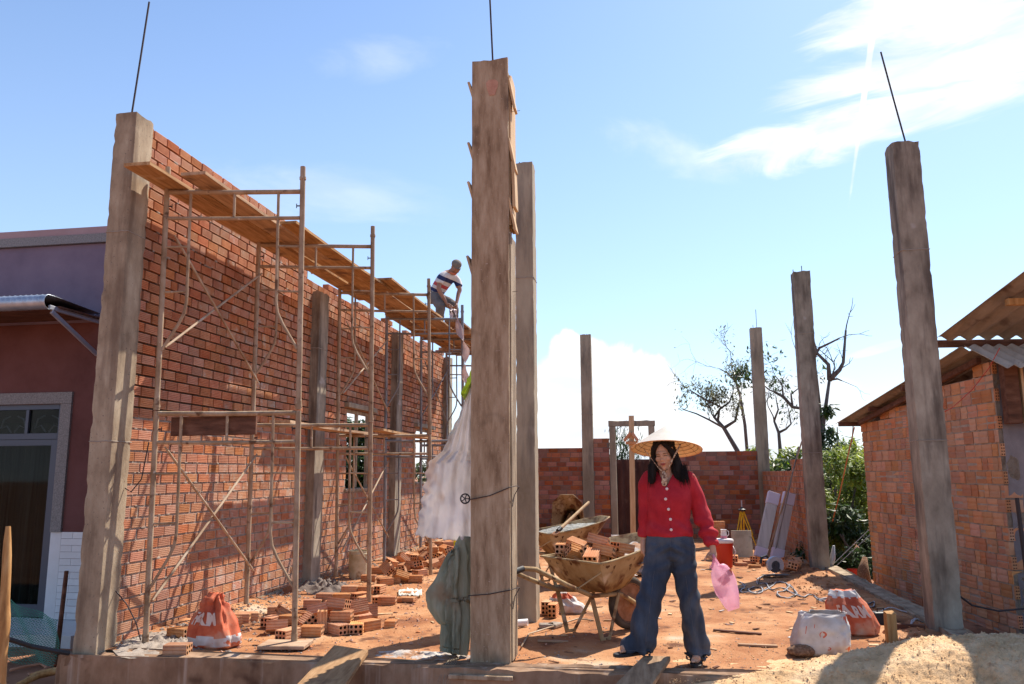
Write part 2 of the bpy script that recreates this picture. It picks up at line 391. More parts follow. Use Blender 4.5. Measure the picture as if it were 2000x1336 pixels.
MT['gravel'] = mat('gravel', [(.20,.17,.15), (.34,.29,.25), (.44,.36,.29)], 12, rough=.95, bump=.4, var=.4)
MT['chip'] = mat('brick_crumbs', [(.36,.14,.07), (.50,.25,.14)], 12, rough=.95, bump=.3, var=.35)
MT['powder'] = mat('cement_powder', [(.30,.24,.20), (.48,.43,.39), (.60,.56,.52)], 9, rough=.98, bump=.8, bscale=50, bdist=.015, spots=[((.38,.20,.11), 7, .50, .12)])
MT['shed_mortar'] = mat('pale_shed_mortar', [(.30,.22,.165), (.42,.33,.255), (.50,.41,.33)], 9, rough=.96, bump=.9, bscale=55, bdist=.012)
# ------------------------------------------------------------------ ground
def ground_z(x, y):
    t = min(1, max(0, (x-1.6)/.9)) if y > 6.3 else 0
    z = -.40 + .19*t
    d = sqrt(x*x+y*y)
    if d < 40: z += .03*mn.noise(Vector((x*.9, y*.9, 2)))+.012*mn.noise(Vector((x*5, y*5, 1)))
    return z - max(0, d-60)*.002
def axis(lo, hi, a, b, fine):
    v = []; x = a
    while x < b: v.append(x); x += fine
    v.append(b); s = fine; x = a
    while x > lo: s *= 1.35; x -= s; v.append(max(x, lo))
    s = fine; x = b
    while x < hi: s *= 1.35; x += s; v.append(min(x, hi))
    return sorted(set(v))
xs = axis(-900, 900, -9, 5, .16); ys = axis(-300, 1200, 2, 13, .16)
g = MB(); g.v = [(x, y, ground_z(x, y)) for x in xs for y in ys]; ny_ = len(ys)
g.f = [(i*ny_+j, (i+1)*ny_+j, (i+1)*ny_+j+1, i*ny_+j+1) for i in range(len(xs)-1) for j in range(ny_-1)]; g.m = [0]*len(g.f)
tag(g.build('ground', MT['soil_out'], smooth=True), kind='structure')

def floor_z(x, y):
    z = -.004 + .016*mn.noise(Vector((x*1.3, y*1.3, 5))) + .010*mn.noise(Vector((x*5, y*5, 2))) + .006*mn.noise(Vector((x*17, y*17, 4)))
    z += .005*max(0, mn.noise(Vector((x*42, y*42, 9))))
    z += .016*mn.noise(Vector((x*2.6+9, y*2.1, 7)))*max(0, mn.noise(Vector((x*.7, y*.5, 3)))+.3) - .010*max(0, mn.noise(Vector((x*8, y*7, 15)))-.15)
    z += .035*exp(-((x+4.15)/.28)**2)*(1+.9*mn.noise(Vector((x*6, y*3, 0))))         # mortar droppings along the wall
    z += .05*exp(-((x-2.2)/.3)**2)*(.6+mn.noise(Vector((x*7, y*5, 0))))
    z -= .02*exp(-((y-6.35)/.35)**2)*exp(-((x-.4)/1.6)**2)
    return z
def axis2(a, b, f):
    v = [a]
    while v[-1] < b: v.append(min(b, v[-1]+f(v[-1])))
    return v
fx = axis2(-4.3, 2.45, lambda x: .03); fy = axis2(5.86, 17.6, lambda y: .022+(y-5.8)*.006)
g = MB(); n = len(fy); g.v = [(x, y, floor_z(x, y)) for x in fx for y in fy]
g.f = [(i*n+j, (i+1)*n+j, (i+1)*n+j+1, i*n+j+1) for i in range(len(fx)-1) for j in range(n-1)]; g.m = [0]*len(g.f)
tag(g.build('soil_floor', MT['soil'], smooth=True), kind='structure')

# concrete ground beams round the floor
t = MB(); rough_box(t, -4.46, 2.62, 5.70, 5.93, -.55, .012, .07, .008, .016, 3)
o = t.build('front_sill', MT['beam'], smooth='auto'); tag(o, kind='structure')
t = MB(); rough_box(t, 2.40, 2.60, 7.2, 12.2, -.5, .045, .12, .012, .02, 9)
tag(t.build('side_kerb', MT['conc_lit'], smooth='auto'), kind='structure')
t = MB(); rough_box(t, -4.38, -4.20, 5.9, 17.0, -.5, .03, .12, .01, .015, 5)
tag(t.build('side_sill', MT['conc_lit'], smooth='auto'), kind='structure')

# loose grit on the floor (nobody could count it)
def stones(n, fn, name, material, smin, smax, seed, kind='stuff', label=None, cat=None):
    r = random.Random(seed); m = MB()
    P = [(1,0,0),(-1,0,0),(0,1,0),(0,-1,0),(0,0,1),(0,0,-1)]
    F = [(0,2,4),(2,1,4),(1,3,4),(3,0,4),(2,0,5),(1,2,5),(3,1,5),(0,3,5)]
    for _ in range(n):
        p = fn(r)
        if p is None: continue
        s = smin*(smax/smin)**(r.random()**2.2)
        a = r.random()*6.3; mt = Matrix.Rotation(a, 3, 'Z') @ Matrix.Rotation(r.uniform(-.5, .5), 3, 'X')
        vs = [Vector(p)+mt @ Vector((v[0]*s*r.uniform(.6, 1.3), v[1]*s*r.uniform(.5, 1.1), v[2]*s*r.uniform(.4, .8))) for v in P]
        m.add(vs, F)
    o = m.build(name, material); return tag(o, label, cat, kind=kind)
def f_all(r):
    y = 5.95+(r.random()**1.8)*9; x = r.uniform(-4.15, 2.35); return (x, y, floor_z(x, y)+.002)
def f_wall(r):
    y = 5.95+(r.random()**1.5)*9; x = -4.18+abs(r.gauss(0, .35)); return (x, y, floor_z(x, y)+.004)
def f_mid(r):
    x = r.gauss(-2.9, .75); y = r.gauss(8.6, 2.2)
    return (x, y, floor_z(x, y)+.004) if -4.15 < x < 2.3 and 5.98 < y < 17 else None
def f_right(r):
    x = 2.25-abs(r.gauss(0, .30)); y = r.uniform(7, 16); return (x, y, floor_z(x, y)+.004)
def f_out(r):
    x = r.uniform(-8.5, -4.6); y = r.uniform(4.9, 8.4); return (x, y, ground_z(x, y)+.004)
stones(3800, f_all, 'grit', MT['gravel'], .003, .013, 1, label='small grey stones scattered over the red floor', cat='gravel')
stones(2600, f_wall, 'mortar_crumbs', MT['mortar'], .005, .030, 2, label='grey mortar crumbs along the foot of the long wall', cat='rubble')
stones(1500, f_mid, 'brick_crumbs', MT['chip'], .005, .028, 3, label='orange brick crumbs between the broken brick heaps', cat='rubble')
stones(900, f_right, 'earth_crumbs', MT['soil'], .006, .035, 4, label='red earth crumbs along the right hand kerb', cat='rubble')
stones(500, f_out, 'yard_grit', MT['soil_out'], .004, .02, 5, label='small clods in the yard left of the site', cat='gravel')

# low drifts on the floor: lime powder near the front, grey mortar heap by the second column
def drift(name, label, cx, cy, rx, ry, h, material, seed, amp=.5, n=34, kind='stuff', zf=floor_z, cat='heap', sc=14):
    m = MB()
    def f(u, v):
        a = 2*pi*v; r = u
        x = cx+cos(a)*r*rx*(1+.3*mn.noise(Vector((cos(a)*1.5+seed, sin(a)*1.5, 0)))); y = cy+sin(a)*r*ry*(1+.3*mn.noise(Vector((cos(a)*1.5, sin(a)*1.5+seed, 3))))
        z = zf(x, y) + h*(max(0, 1-r*r))**1.2*(1+amp*mn.noise(Vector((x*sc, y*sc, seed)))+amp*.6*mn.noise(Vector((x*sc*3, y*sc*3, seed))))-.004
        return (x, y, z)
    m.grid(f, int(n*.6), n*2)
    return tag(m.build(name, material, smooth=True), label, cat, kind=kind)
drift('cement_powder', 'pale cement powder spilt beside the front middle column', -1.72, 6.14, .52, .17, .016, MT['powder'], 3, 1.6, sc=22)
drift('mortar_heap', 'lumpy grey mortar heap at the foot of the second column', -3.75, 9.25, .42, .30, .10, MT['mortar_dark'], 8, .7)
drift('mortar_spill', 'thin grey mortar spill at the foot of the first scaffold post', -3.85, 6.25, .38, .55, .028, MT['mortar'], 14, 1.6, sc=20)

# ------------------------------------------------------------------ columns
def rods(mb, x, y, z, specs):
    for (dx, dy, h, bx, by, r) in specs:
        mb.tube([(x+dx, y+dy, z-.15), (x+dx, y+dy, z+.02), (x+dx+bx*.5, y+dy+by*.5, z+h*.5), (x+dx+bx, y+dy+by, z+h)], r, 6)
def column(label, x0, x1, y0, y1, h, material, seed, rods_=(), amp=.004, edge=.009, z0=-.02):
    t_ = thing('concrete_column', label, 'column', ((x0+x1)/2, (y0+y1)/2, 0), 'cast concrete columns of the unfinished house')
    m = MB(); rough_box(m, x0, x1, y0, y1, z0, h, .05, amp, edge, seed)
    m.build('shaft', material, t_, smooth='auto')
    rs = random.Random(seed+40)
    for zz in ([3.35, 1.62] if seed in (1, 8, 9) else [rs.uniform(2.2, 3.4)]):
        m = MB(); q_ = .004
        for k_ in range(4):
            a_ = ((x0, y0), (x1, y0), (x1, y1), (x0, y1)); p_, r_ = a_[k_], a_[(k_+1) % 4]
            m.tube([(p_[0]+(r_[0]-p_[0])*i/8, p_[1]+(r_[1]-p_[1])*i/8, zz+.006*mn.noise(Vector((i*.9, k_, seed)))) for i in range(9)], .0045, 5)
        m.build('grout_ridge', MT['conc_seam'], t_, smooth=True)
    for s in rods_:
        m = MB(); rods(m, (x0+x1)/2, (y0+y1)/2, h, [s]); m.build('rebar', MT['rebar'], t_)
    return t_
S = [(-.06, 0, .04, 0, 0, .006), (.06, .05, .05, 0, 0, .006)]
cL1 = column('tall front left concrete column with a long rod, at the near end of the long brick wall', -4.375, -4.175, 5.75, 5.995, 4.40, MT['conc_lit'], 1, [(.0, -.05, 1.05, .10, -.02, .008)], .004, .012)
m = MB(); rough_box(m, -4.47, -4.13, 5.70, 6.05, -.55, .0, .05, .012, .02, 77); m.build('footing', MT['beam'], cL1, smooth='auto')
# tie wires sticking out of that column
m = MB(); m.tube([(-4.17, 5.95, 1.25), (-4.12, 5.96, 1.22), (-4.05, 5.98, 1.32), (-4.02, 6.0, 1.62)], .005, 6); m.build('tie_wire', MT['rebar'], cL1)
m = MB(); m.tube([(-4.17, 5.93, .45), (-4.05, 5.9, .36), (-3.97, 5.92, .22), (-3.94, 5.95, .08)], .005, 6); m.build('tie_wire', MT['rebar'], cL1)
column('concrete column in the long brick wall, second from the front, beside the first window', -4.37, -4.13, 9.62, 9.92, 3.72, MT['conc_dark'], 2, S[:1])
column('concrete column in the long brick wall, third from the front, between its two windows', -4.37, -4.13, 12.95, 13.28, 3.76, MT['conc_dark'], 4, S[:1])
column('concrete column at the far end of the long brick wall, under the grey scaffold', -4.37, -4.12, 16.55, 16.85, 3.84, MT['conc_dark'], 5, S[:1])
column('tall concrete column right behind the formwork column', -1.225, -1.045, 7.60, 7.84, 4.46, MT['conc'], 6, [(-.06, 0, .06, 0, 0, .006), (.04, .03, .06, 0, 0, .006)])
column('thin far concrete column in the back wall, left of the open door frame', -1.365, -1.125, 17.38, 17.62, 4.38, MT['conc'], 7, [(.02, 0, .03, 0, 0, .005)])
column('nearest right concrete column with a long bent rod, beside the orange brick shed', 2.365, 2.605, 7.55, 7.80, 4.39, MT['conc_dark'], 8, [(.03, -.03, 1.02, -.12, .1, .008)], .004, .011)
column('right concrete column between the low brick wall and the bushes', 2.235, 2.475, 12.0, 12.25, 4.28, MT['conc_dark'], 9, [(-.1, 0, .06, 0, 0, .006), (.03, .03, .12, 0, 0, .006)])
column('far right corner concrete column where the back wall and the low wall meet', 2.285, 2.52, 17.35, 17.6, 4.40, MT['conc'], 10, [(-.05, 0, .08, 0, 0, .006), (.03, .03, .42, .0, 0, .006)])
# middle front column still in its shuttering
cC = thing('formwork_column', 'tall front middle column still boxed in weathered shuttering boards', 'column', (-1.145, 6.03, 0))
m = MB(); rough_box(m, -1.265, -1.022, 5.93, 6.19, -.02, 4.60, .05, .005, .01, 21); m.build('shaft', MT['conc_lit'], cC, smooth='auto')
m = MB(); rough_box(m, -1.298, -1.0, 5.893, 5.924, 0.0, 4.66, .05, .003, .006, 31); m.build('front_board', MT['form'], cC, smooth='auto')
m = MB(); rough_box(m, -1.292, -1.268, 5.93, 6.16, 1.9, 4.62, .08, .002, .004, 33); m.build('side_board', MT['form'], cC, smooth='auto')
m = MB(); rough_box(m, -1.018, -.990, 5.95, 6.20, 3.28, 4.56, .08, .002, .004, 35); m.build('side_board', MT['wood_new'], cC, smooth='auto')
m = MB(); rough_box(m, -1.018, -.992, 5.935, 6.17, .02, 3.2, .08, .002, .004, 36); m.build('side_board', MT['conc_lit'], cC, smooth='auto')
def slat(p0, p1, w, th, name, material, parent, wdir=(0, 1, 0)):
    """flat batten from p0 to p1, width along wdir"""
    p0, p1 = Vector(p0), Vector(p1); a = (p1-p0); w_ = Vector(wdir).normalized()*w/2; t2 = a.cross(w_).normalized()*th/2
    m = MB(); m.prism([p0-w_-t2, p0+w_-t2, p0+w_+t2, p0-w_+t2], a); o = m.build(name, material, parent); bevel(o, .003); return o
for zc, x, mt_ in ((4.40, -1.31, 'wood_new'), (3.88, -1.31, 'wood_new'), (3.55, -1.31, 'wood_new'), (2.94, -1.315, 'form')):
    slat((x-.022, 5.98, zc+.10), (x+.035, 5.98, zc-.10), .13, .02, 'cleat', MT[mt_], cC)
for zc in (4.38, 3.86, 3.36):
    slat((-1.005, 5.96, zc+.13), (-.958, 6.0, zc-.13), .12, .02, 'cleat', MT['wood_new'], cC)
slat((-.975, 6.0, 3.80), (-.963, 6.0, 3.42), .14, .025, 'cleat', MT['wood_new'], cC)
m = MB(); m.tube([(-.99, 6.0, 4.25), (-.92, 6.0, 4.255)], .002, 5); m.tube([(-.99, 5.99, 2.75), (-.95, 5.99, 2.752)], .002, 5); m.build('nail', MT['rebar'], cC)
m = MB(); m.tube([(-1.14, 6.02, 4.5), (-1.15, 6.02, 4.75), (-1.2, 6.03, 5.9)], .008, 6); m.build('rebar', MT['rebar'], cC)
for z, tilt in ((1.19, .06), (.49, .03)):
    m = MB(); m.tube([(-1.31, 5.88, z-tilt*.5), (-1.15, 5.884, z), (-1.0, 5.884, z+tilt), (-.96, 5.93, z+tilt+.01), (-.952, 6.02, z+tilt), (-.985, 6.0, z+tilt-.06), (-.99, 5.94, z+tilt-.14)], .0035, 5)
    m.build('tie_wire', MT['rebar'], cC)
# the patch of bare concrete showing in the knot hole of the front board
m = MB(); pts = [(-1.13+.045*cos(a)*(1+.25*sin(3*a)), 5.888, 4.42+.085*sin(a)*(1+.2*cos(2*a))) for a in [i*2*pi/14 for i in range(14)]]
m.prism(pts, (0, .01, 0)); m.build('knot_patch', MT['chip'], cC)
m = MB(); m.box(-1.40, -.95, 5.66, 5.88, -.05, -.02); bevel(m.build('base_board', MT['form'], cC), .004)

# ------------------------------------------------------------------ brick walls
def ridged(L_, H, D, g_=4):
    """hollow-brick outer face: ridges run along the length; x length, -y outward"""
    prof = [(0, 0)]
    for i in range(g_):
        zc = H*(i+.5)/g_*.84+H*.08; w = H/g_*.17
        prof += [(0, zc-w), (.0052, zc), (0, zc+w)]
    prof += [(0, H), (D, H), (D, 0)]
    r0 = [(-L_/2, y, z) for y, z in prof]; r1 = [(L_/2, y, z) for y, z in prof]
    return r0, r1
def brick_mb(mb, L_, H, D, mtx, g_=4):
    a, b = ridged(L_, H, D, g_); mb.loft([a, b], mat=mtx)
def proj(p):
    v = p-EYE; z = v.dot(fw)
    if z < .1: return None
    return (1000+1556*v.dot(rt)/z, 668-1556*v.dot(up)/z, z)
LEAD = 280
def brick_wall(name, label, loc, rz, length, hfn, pitch=.092, bh=.079, bl=.182, joint=.013, D=.085, openings=(), material='brick', mort='mortar', seed=1,
               jit=.002, lens=None, cat='wall', g_=4, recess=.010, lead=LEAD, thick=None, zbase=0.0, mat2=None, mat2fn=None, hidden=(), parent=None, split=None):
    w = thing(name, label, cat, loc, None, rz)
    if parent is not None: w.parent = parent; w.location = Vector(loc)-parent.location; [w.pop(k_) for k_ in ('category', 'label') if k_ in w]; ORG[w.name] = Vector((0, 0, 0))
    r = random.Random(seed)
    T = Matrix.Translation(Vector(loc)) @ Matrix.Rotation(rz, 4, 'Z'); thick = thick or D
    bricks = []; row = 0; z = zbase
    while True:
        x = -r.uniform(.2, .9)*bl if row % 2 else -r.uniform(0, .25)*bl
        if z > hfn(length*.5)+2: break
        any_ = False
        while x < length:
            L_ = bl*(r.uniform(.97, 1.02) if lens is None else r.choice(lens))
            if r.random() < .03 and lens is None: L_ *= .5
            a, b = max(0, x), min(length, x+L_); x += L_+joint*r.uniform(.6, 1.5)
            if b-a < .035: continue
            # openings
            for (o0, o1, p0, p1) in openings:
                if z+bh > p0+.02 and z < p1-.02:
                    if a >= o0 and b <= o1: a = b = 0
                    elif a < o0 < b: b = o0
                    elif a < o1 < b: a = o1
            if b-a < .03: continue
            if z+bh > min(hfn(a), hfn(b))+.02: continue
            any_ = True; bricks.append(((a+b)/2, b-a, z))
        row += 1; z += pitch
        if not any_ and z > .5: break
    out = []
    for (xc, L_, z_) in bricks:
        c = T @ Vector((xc, 0, z_+bh/2)); a = proj(T @ Vector((xc-L_/2, 0, z_+bh/2))); b = proj(T @ Vector((xc+L_/2, 0, z_+bh/2))); q = proj(c)
        s = 0
        if a and b and q and -5 < q[0] < 2005 and -5 < q[1] < 1341:
            s = abs(b[0]-a[0])*1556*bh/q[2]
            for (h0, h1, k0, k1) in hidden:
                if h0 < q[0] < h1 and k0 < q[1] < k1: s = 0
        out.append((s, xc, L_, z_))
    out.sort(key=lambda e: -e[0])
    cache = {}; mass = MB(); mass2 = MB()
    for i, (s, xc, L_, z_) in enumerate(out):
        jy = r.uniform(-jit, jit)-(.006 if r.random() < .06 else 0); rx = r.uniform(-.012, .012); ry = r.uniform(-.010, .010); rzz = r.uniform(-.012, .012)
        M = Matrix.Translation((xc, jy, z_+r.uniform(-.0015, .0015))) @ Matrix.Rotation(ry, 4, 'Y') @ Matrix.Rotation(rzz, 4, 'Z') @ Matrix.Rotation(rx, 4, 'X')
        mt_ = mat2 if (mat2 and mat2fn(xc, z_, r)) else material
        if i < lead and s > 30:
            key = (round(L_/.006), mt_)
            if key not in cache:
                mb = MB(); brick_mb(mb, key[0]*.006, bh, D, None, g_); cache[key] = mb.mesh('brick', MT[mt_])
            o = bpy.data.objects.new('brick', cache[key]); COL.objects.link(o); o.parent = w; o.matrix_local = M
        else:
            brick_mb(mass2 if mt_ != material else mass, L_, bh, D, M, g_ if s > 60 else 3)
    if mass.v: mass.build('brickwork', MT[material], w, kind='stuff', local=True)
    if mass2.v: mass2.build('dusty_brickwork', MT[mat2], w, kind='stuff', local=True)
    # mortar body, split round the openings and following the top
    mm = MB(); m2 = MB(); cuts = sorted(set([0, length]+[c for o_ in openings for c in o_[:2]]+[length*i/24 for i in range(25)]))
    for a, b in zip(cuts, cuts[1:]):
        mid = (a+b)/2; top = min(hfn(a+.001), hfn(b-.001))
        top = zbase + int((top-zbase)/pitch)*pitch - .008
        segs = [(zbase-.02, top)]
        for (o0, o1, p0, p1) in openings:
            if o0 <= mid <= o1: segs = [(zbase-.02, p0), (p1, top)]
        for s0, s1 in segs:
            if s1 <= s0: continue
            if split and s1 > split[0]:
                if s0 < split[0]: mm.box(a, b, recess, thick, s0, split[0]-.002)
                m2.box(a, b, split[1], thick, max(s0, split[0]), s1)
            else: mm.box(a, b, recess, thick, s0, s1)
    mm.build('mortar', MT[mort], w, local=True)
    if m2.v: m2.build('shaded_deep_mortar', MT[split[2]], w, local=True)
    # squeezed-out mortar blobs
    bl_ = MB(); rr = random.Random(seed+50)
    for k in range(int(length*140)):
        x = rr.uniform(0, length); zz = zbase+pitch*int(rr.uniform(0, hfn(x)-zbase)/pitch)-.006
        if any(o0 < x < o1 and p0 < zz < p1 for (o0, o1, p0, p1) in openings) or zz > hfn(x)-.1: continue
        if mn.noise(Vector((x*.8, zz*.9, seed))) < -.05 or (split and zz > split[0] and zz < 3.3): continue
        s = rr.uniform(.005, .014)
        bl_.ell((x, .004, zz), (s*rr.uniform(1, 3.2), s*.7, s*rr.uniform(.6, 1.1)), 6, 4)
    bl_.build('mortar_blobs', MT[mort], w, kind='stuff', local=True)
    return w
WX = -4.24; WY = 6.0
def h_left(x): return 4.38 if x < 3.6 else 3.86+.09*(int(x*1.7) % 2)
W1 = (10.98-WY, 11.98-WY, 1.15, 2.30); W2 = (14.50-WY, 15.55-WY, 1.20, 2.22)
wl = brick_wall('brick_wall', 'long high wall of ridged red bricks behind the scaffolding, with two window holes', (WX, WY, 0), pi/2, 10.54, h_left, openings=(W1, W2), seed=5, bh=.073, joint=.019, recess=.008, bl=.176, split=(1.86, .032, 'mortar_joint_shade'), jit=.003,
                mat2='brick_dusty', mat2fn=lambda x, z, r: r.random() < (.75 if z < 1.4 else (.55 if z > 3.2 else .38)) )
# lintels over the two holes (parts of the wall)
for W in (W1, W2):
    m = MB(); m.box(W[0]-.12, W[1]+.12, -.07, .085, W[3]+.003, W[3]+.075); bevel(m.build('lintel', MT['conc'], wl, local=True), .006)
    m = MB(); m.box(W[0]-.05, W[1]+.05, -.03, .09, W[2]-.045, W[2]-.002); bevel(m.build('sill', MT['conc'], wl, local=True), .005)
def hb(x): return 1.905
brick_wall('brick_wall', 'low back wall of dark red bricks to the left of the far column', (-4.1, 17.44, 0), 0, 2.73, hb, pitch=.1, bh=.088, bl=.196, joint=.01, material='brick_back', mort='mortar_dark', seed=7, recess=.006, jit=.003)
brick_wall('brick_wall', 'narrow taller back wall piece between the far column and the door frame', (-1.12, 17.44, 0), 0, .335, lambda x: 2.10, pitch=.1, bh=.088, bl=.196, joint=.01, material='brick_back', mort='mortar_dark', seed=8, recess=.006, jit=.003)
brick_wall('brick_wall', 'low back wall of dark red bricks behind the woman and the yellow tripod', (.20, 17.44, 0), 0, 2.09, lambda x: 1.81, pitch=.1, bh=.088, bl=.196, joint=.01, material='brick_back', mort='mortar_dark', seed=9, recess=.006, jit=.003)
brick_wall('brick_wall', 'low stepped side wall of ridged bricks between the two right columns', (2.36, 17.35, 0), -pi/2, 5.1, lambda x: 1.42 if x < 3.3 else 1.62, seed=10, lens=(.5, .5, 1.0, .62), material='brick', recess=.008, hidden=((1550, 2000, 0, 1336),))
# ------------------------------------------------------------------ orange brick shed on the right
MT['sheet_under'] = mat('weathered_roof_sheet', [(.20,.16,.13), (.29,.235,.195), (.36,.30,.25)], 3, (3, .6, 1), rough=.8, bump=.15, spots=[((.10,.06,.045), 2.2, .58, .12)])
MT['sheet_pale'] = mat('pale_corrugated_sheet', [(.44,.43,.39), (.60,.59,.55), (.68,.67,.62)], 6, rough=.8, bump=.2, spots=[((.10,.09,.08), 6, .66, .06)], translucent=.35)
MT['plaster_grey'] = mat('grey_render', [(.15,.13,.135), (.21,.185,.19), (.27,.24,.24)], 3, (1, 1, .8), rough=.95, bump=.8, bscale=60, bdist=.006, stain=((.11,.075,.06), (3, 3, .8), .56, .5))
def corrugated(mb, o, u, v, pitch=.076, amp=.010, th=.004, nseg=6, jit=None):
    """sheet from corner o: u across the ribs, v along them; real ribs with thickness"""
    o, u, v = Vector(o), Vector(u), Vector(v); n_ = u.cross(v).normalized(); W = u.length; k = max(2, int(W/pitch*nseg))
    top = []; bot = []
    for i in range(k+1):
        a = i/k; hgt = amp*sin(2*pi*a*W/pitch)
        top.append((a, hgt)); bot.append((a, hgt-th))
    poly = [o+u*a+n_*h for a, h in top]; poly2 = [o+u*a+n_*h for a, h in reversed(bot)]
    sec = poly+poly2; steps = 6; rings = []
    for s_ in range(steps+1):
        t_ = s_/steps
        rings.append([p+v*t_+(n_*(.006*mn.noise(Vector((p.x*3, p.y*3, t_*4)))) if jit else Vector((0, 0, 0))) for p in sec])
    mb.loft(rings)
    return mb
shed = thing('brick_shed', 'orange hollow brick shed with corrugated roof sheets, at the right edge', 'shed', (3.2, 10, -.3))
sang = atan2(8.5-11.85, 3.395-2.985); slen = sqrt((8.5-11.85)**2+(3.395-2.985)**2)
sw = brick_wall('wall', '', (2.985, 11.85, -.3), sang, slen, lambda x: 2.36+.115*x, pitch=.134, bh=.118, bl=.18, joint=.012, D=.17, lens=(1, 1, .49, .67, 1, .5),
                material='brick_shed', mort='shed_mortar', seed=21, g_=1, recess=.007, jit=.006, parent=shed, zbase=-.08, lead=300, hidden=((1765, 1850, 300, 1240),))
du = Vector((cos(sang), sin(sang), 0)); dn = Vector((-du.y, du.x, 0))   # dn: inwards (+X side)
near = Vector((3.385, 8.5, 0))
# open ends of the toothed bricks at the near corner
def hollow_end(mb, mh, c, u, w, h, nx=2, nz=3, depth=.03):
    """end face of a hollow brick: flat dark discs paint in the shade of its holes; c lower corner"""
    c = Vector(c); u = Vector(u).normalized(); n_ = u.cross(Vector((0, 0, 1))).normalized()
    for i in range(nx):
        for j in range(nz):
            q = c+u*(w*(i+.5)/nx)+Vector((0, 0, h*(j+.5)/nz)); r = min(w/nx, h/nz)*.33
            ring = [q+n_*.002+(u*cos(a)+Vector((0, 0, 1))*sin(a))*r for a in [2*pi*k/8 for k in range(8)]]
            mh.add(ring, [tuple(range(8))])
eb = MB(); eh = MB(); k = 0; z = -.38
while z < 2.35:
    if k % 2 == 0:
        c = near+du*.0+Vector((0, 0, z))
        eb.prism([c-dn*(-.01), c+dn*.052, c+dn*.052+Vector((0, 0, .118)), c+dn*.01+Vector((0, 0, .118))], du*.02)
        hollow_end(eb, eh, c+dn*.010+du*.021, dn, .042, .118, 2, 4)
    z += .134; k += 1
eb.build('corner_bricks', MT['brick_shed'], shed, kind='stuff'); eh.build('hole_shade_discs', MT['hole'], shed, kind='stuff')
m = MB(); c = near+dn*.02
m.prism([c+Vector((0, 0, -.5)), c+dn*.08+Vector((0, 0, -.5)), c+dn*.08+Vector((0, 0, 2.35)), c+Vector((0, 0, 2.35))], -du*.12); m.build('corner_mortar', MT['mortar'], shed)
# rendered grey front wall turning away to the right
g0 = near+dn*.056+du*.004
m = MB()
def gw(u, v):
    p = g0+dn*(u*3.2)+Vector((0, 0, -.5+v*2.95))+(-dn.cross(Vector((0, 0, 1))))*(.0); n_ = .012*mn.noise(Vector((u*20, v*18, 1)))+.006*mn.noise(Vector((u*90, v*80, 1)))
    e = .012*mn.noise(Vector((v*12, 3, 1))) if u == 0 else 0
    return p+du*n_+dn*e
m.grid(gw, 60, 60)
b0 = g0-du*.12
m.prism([g0-du*.02+dn*.01+Vector((0, 0, -.5)), g0-du*.02+dn*3.2+Vector((0, 0, -.5)), b0+dn*3.2+Vector((0, 0, -.5)), b0+dn*.01+Vector((0, 0, -.5))], (0, 0, 2.94))
m.build('rendered_wall', MT['plaster_grey'], shed, smooth='auto')
# back and far walls, plain, never seen from in front
m = MB(); f0 = Vector((2.985, 11.85, -.5)); m.prism([f0+dn*.2, f0+dn*3.3, f0+dn*3.3-du*.12, f0+dn*.2-du*.12], (0, 0, 2.6)); m.build('rear_wall', MT['plaster_grey'], shed)
# timber post and prop under the eave
def beam(p0, p1, w, h, name, material, parent, side=(1, 0, 0)):
    p0, p1 = Vector(p0), Vector(p1); a = (p1-p0).normalized(); s_ = Vector(side); s_ = (s_-a*s_.dot(a)).normalized()*w/2; u_ = a.cross(s_).normalized()*h/2
    m = MB(); m.prism([p0-s_-u_, p0+s_-u_, p0+s_+u_, p0-s_+u_], p1-p0); o = m.build(name, material, parent); bevel(o, .004); return o
beam(near+dn*.115+du*.10+Vector((0, 0, 1.80)), near+dn*.115+du*.10+Vector((0, 0, 2.50)), .13, .10, 'post', MT['darkwood'], shed, dn)
beam(near+dn*.22+du*.12+Vector((0, 0, 1.80)), near+dn*.22+du*.12+Vector((0, 0, 2.48)), .025, .05, 'post_batten', MT['wood_new'], shed, dn)
beam(near+dn*.30+du*.05+Vector((0, 0, 1.80)), near+dn*.85+du*.45+Vector((0, 0, 2.45)), .07, .09, 'prop', MT['darkwood'], shed, dn)
# roof: lower sheet sloping down away from the camera, upper sheet overlapping nearer
e0 = Vector((2.744, 12.35, 2.045)); e1 = Vector((3.12, 8.55, 2.565))
m = MB(); corrugated(m, e1, (3.3, .40, 0), e0-e1, .17, .026, .005, 6, True); m.build('roof_sheet', MT['sheet_under'], shed, smooth='auto')
u0 = Vector((2.985, 8.72, 2.705)); u1 = Vector((3.19, 6.75, 3.045))
m = MB(); corrugated(m, u1, (3.4, .41, 0), u0-u1, .19, .028, .005, 6, True); m.build('roof_sheet', MT['sheet_under'], shed, smooth='auto')
beam((2.99, 8.78, 2.655), (6.2, 9.16, 2.665), .05, .075, 'purlin', MT['darkwood'], shed, (0, 1, 0))
beam((3.20, 7.55, 2.83), (6.2, 7.92, 2.84), .06, .06, 'purlin', MT['post'], shed, (0, 1, 0))
for yy, ex in ((12.1, 2.74), (11.1, 2.90), (9.95, 2.98)):
    t_ = (12.35-yy)/3.8; zz = 2.045+.52*t_-.055
    beam((ex, yy, zz), (5.9, yy+.37, zz), .05, .06, 'purlin', MT['darkwood'], shed, (0, 1, 0))
beam((2.985-.05, 11.75, 2.02), (3.33, 8.6, 2.45), .05, .06, 'wall_plate', MT['darkwood'], shed, (1, 0, 0))
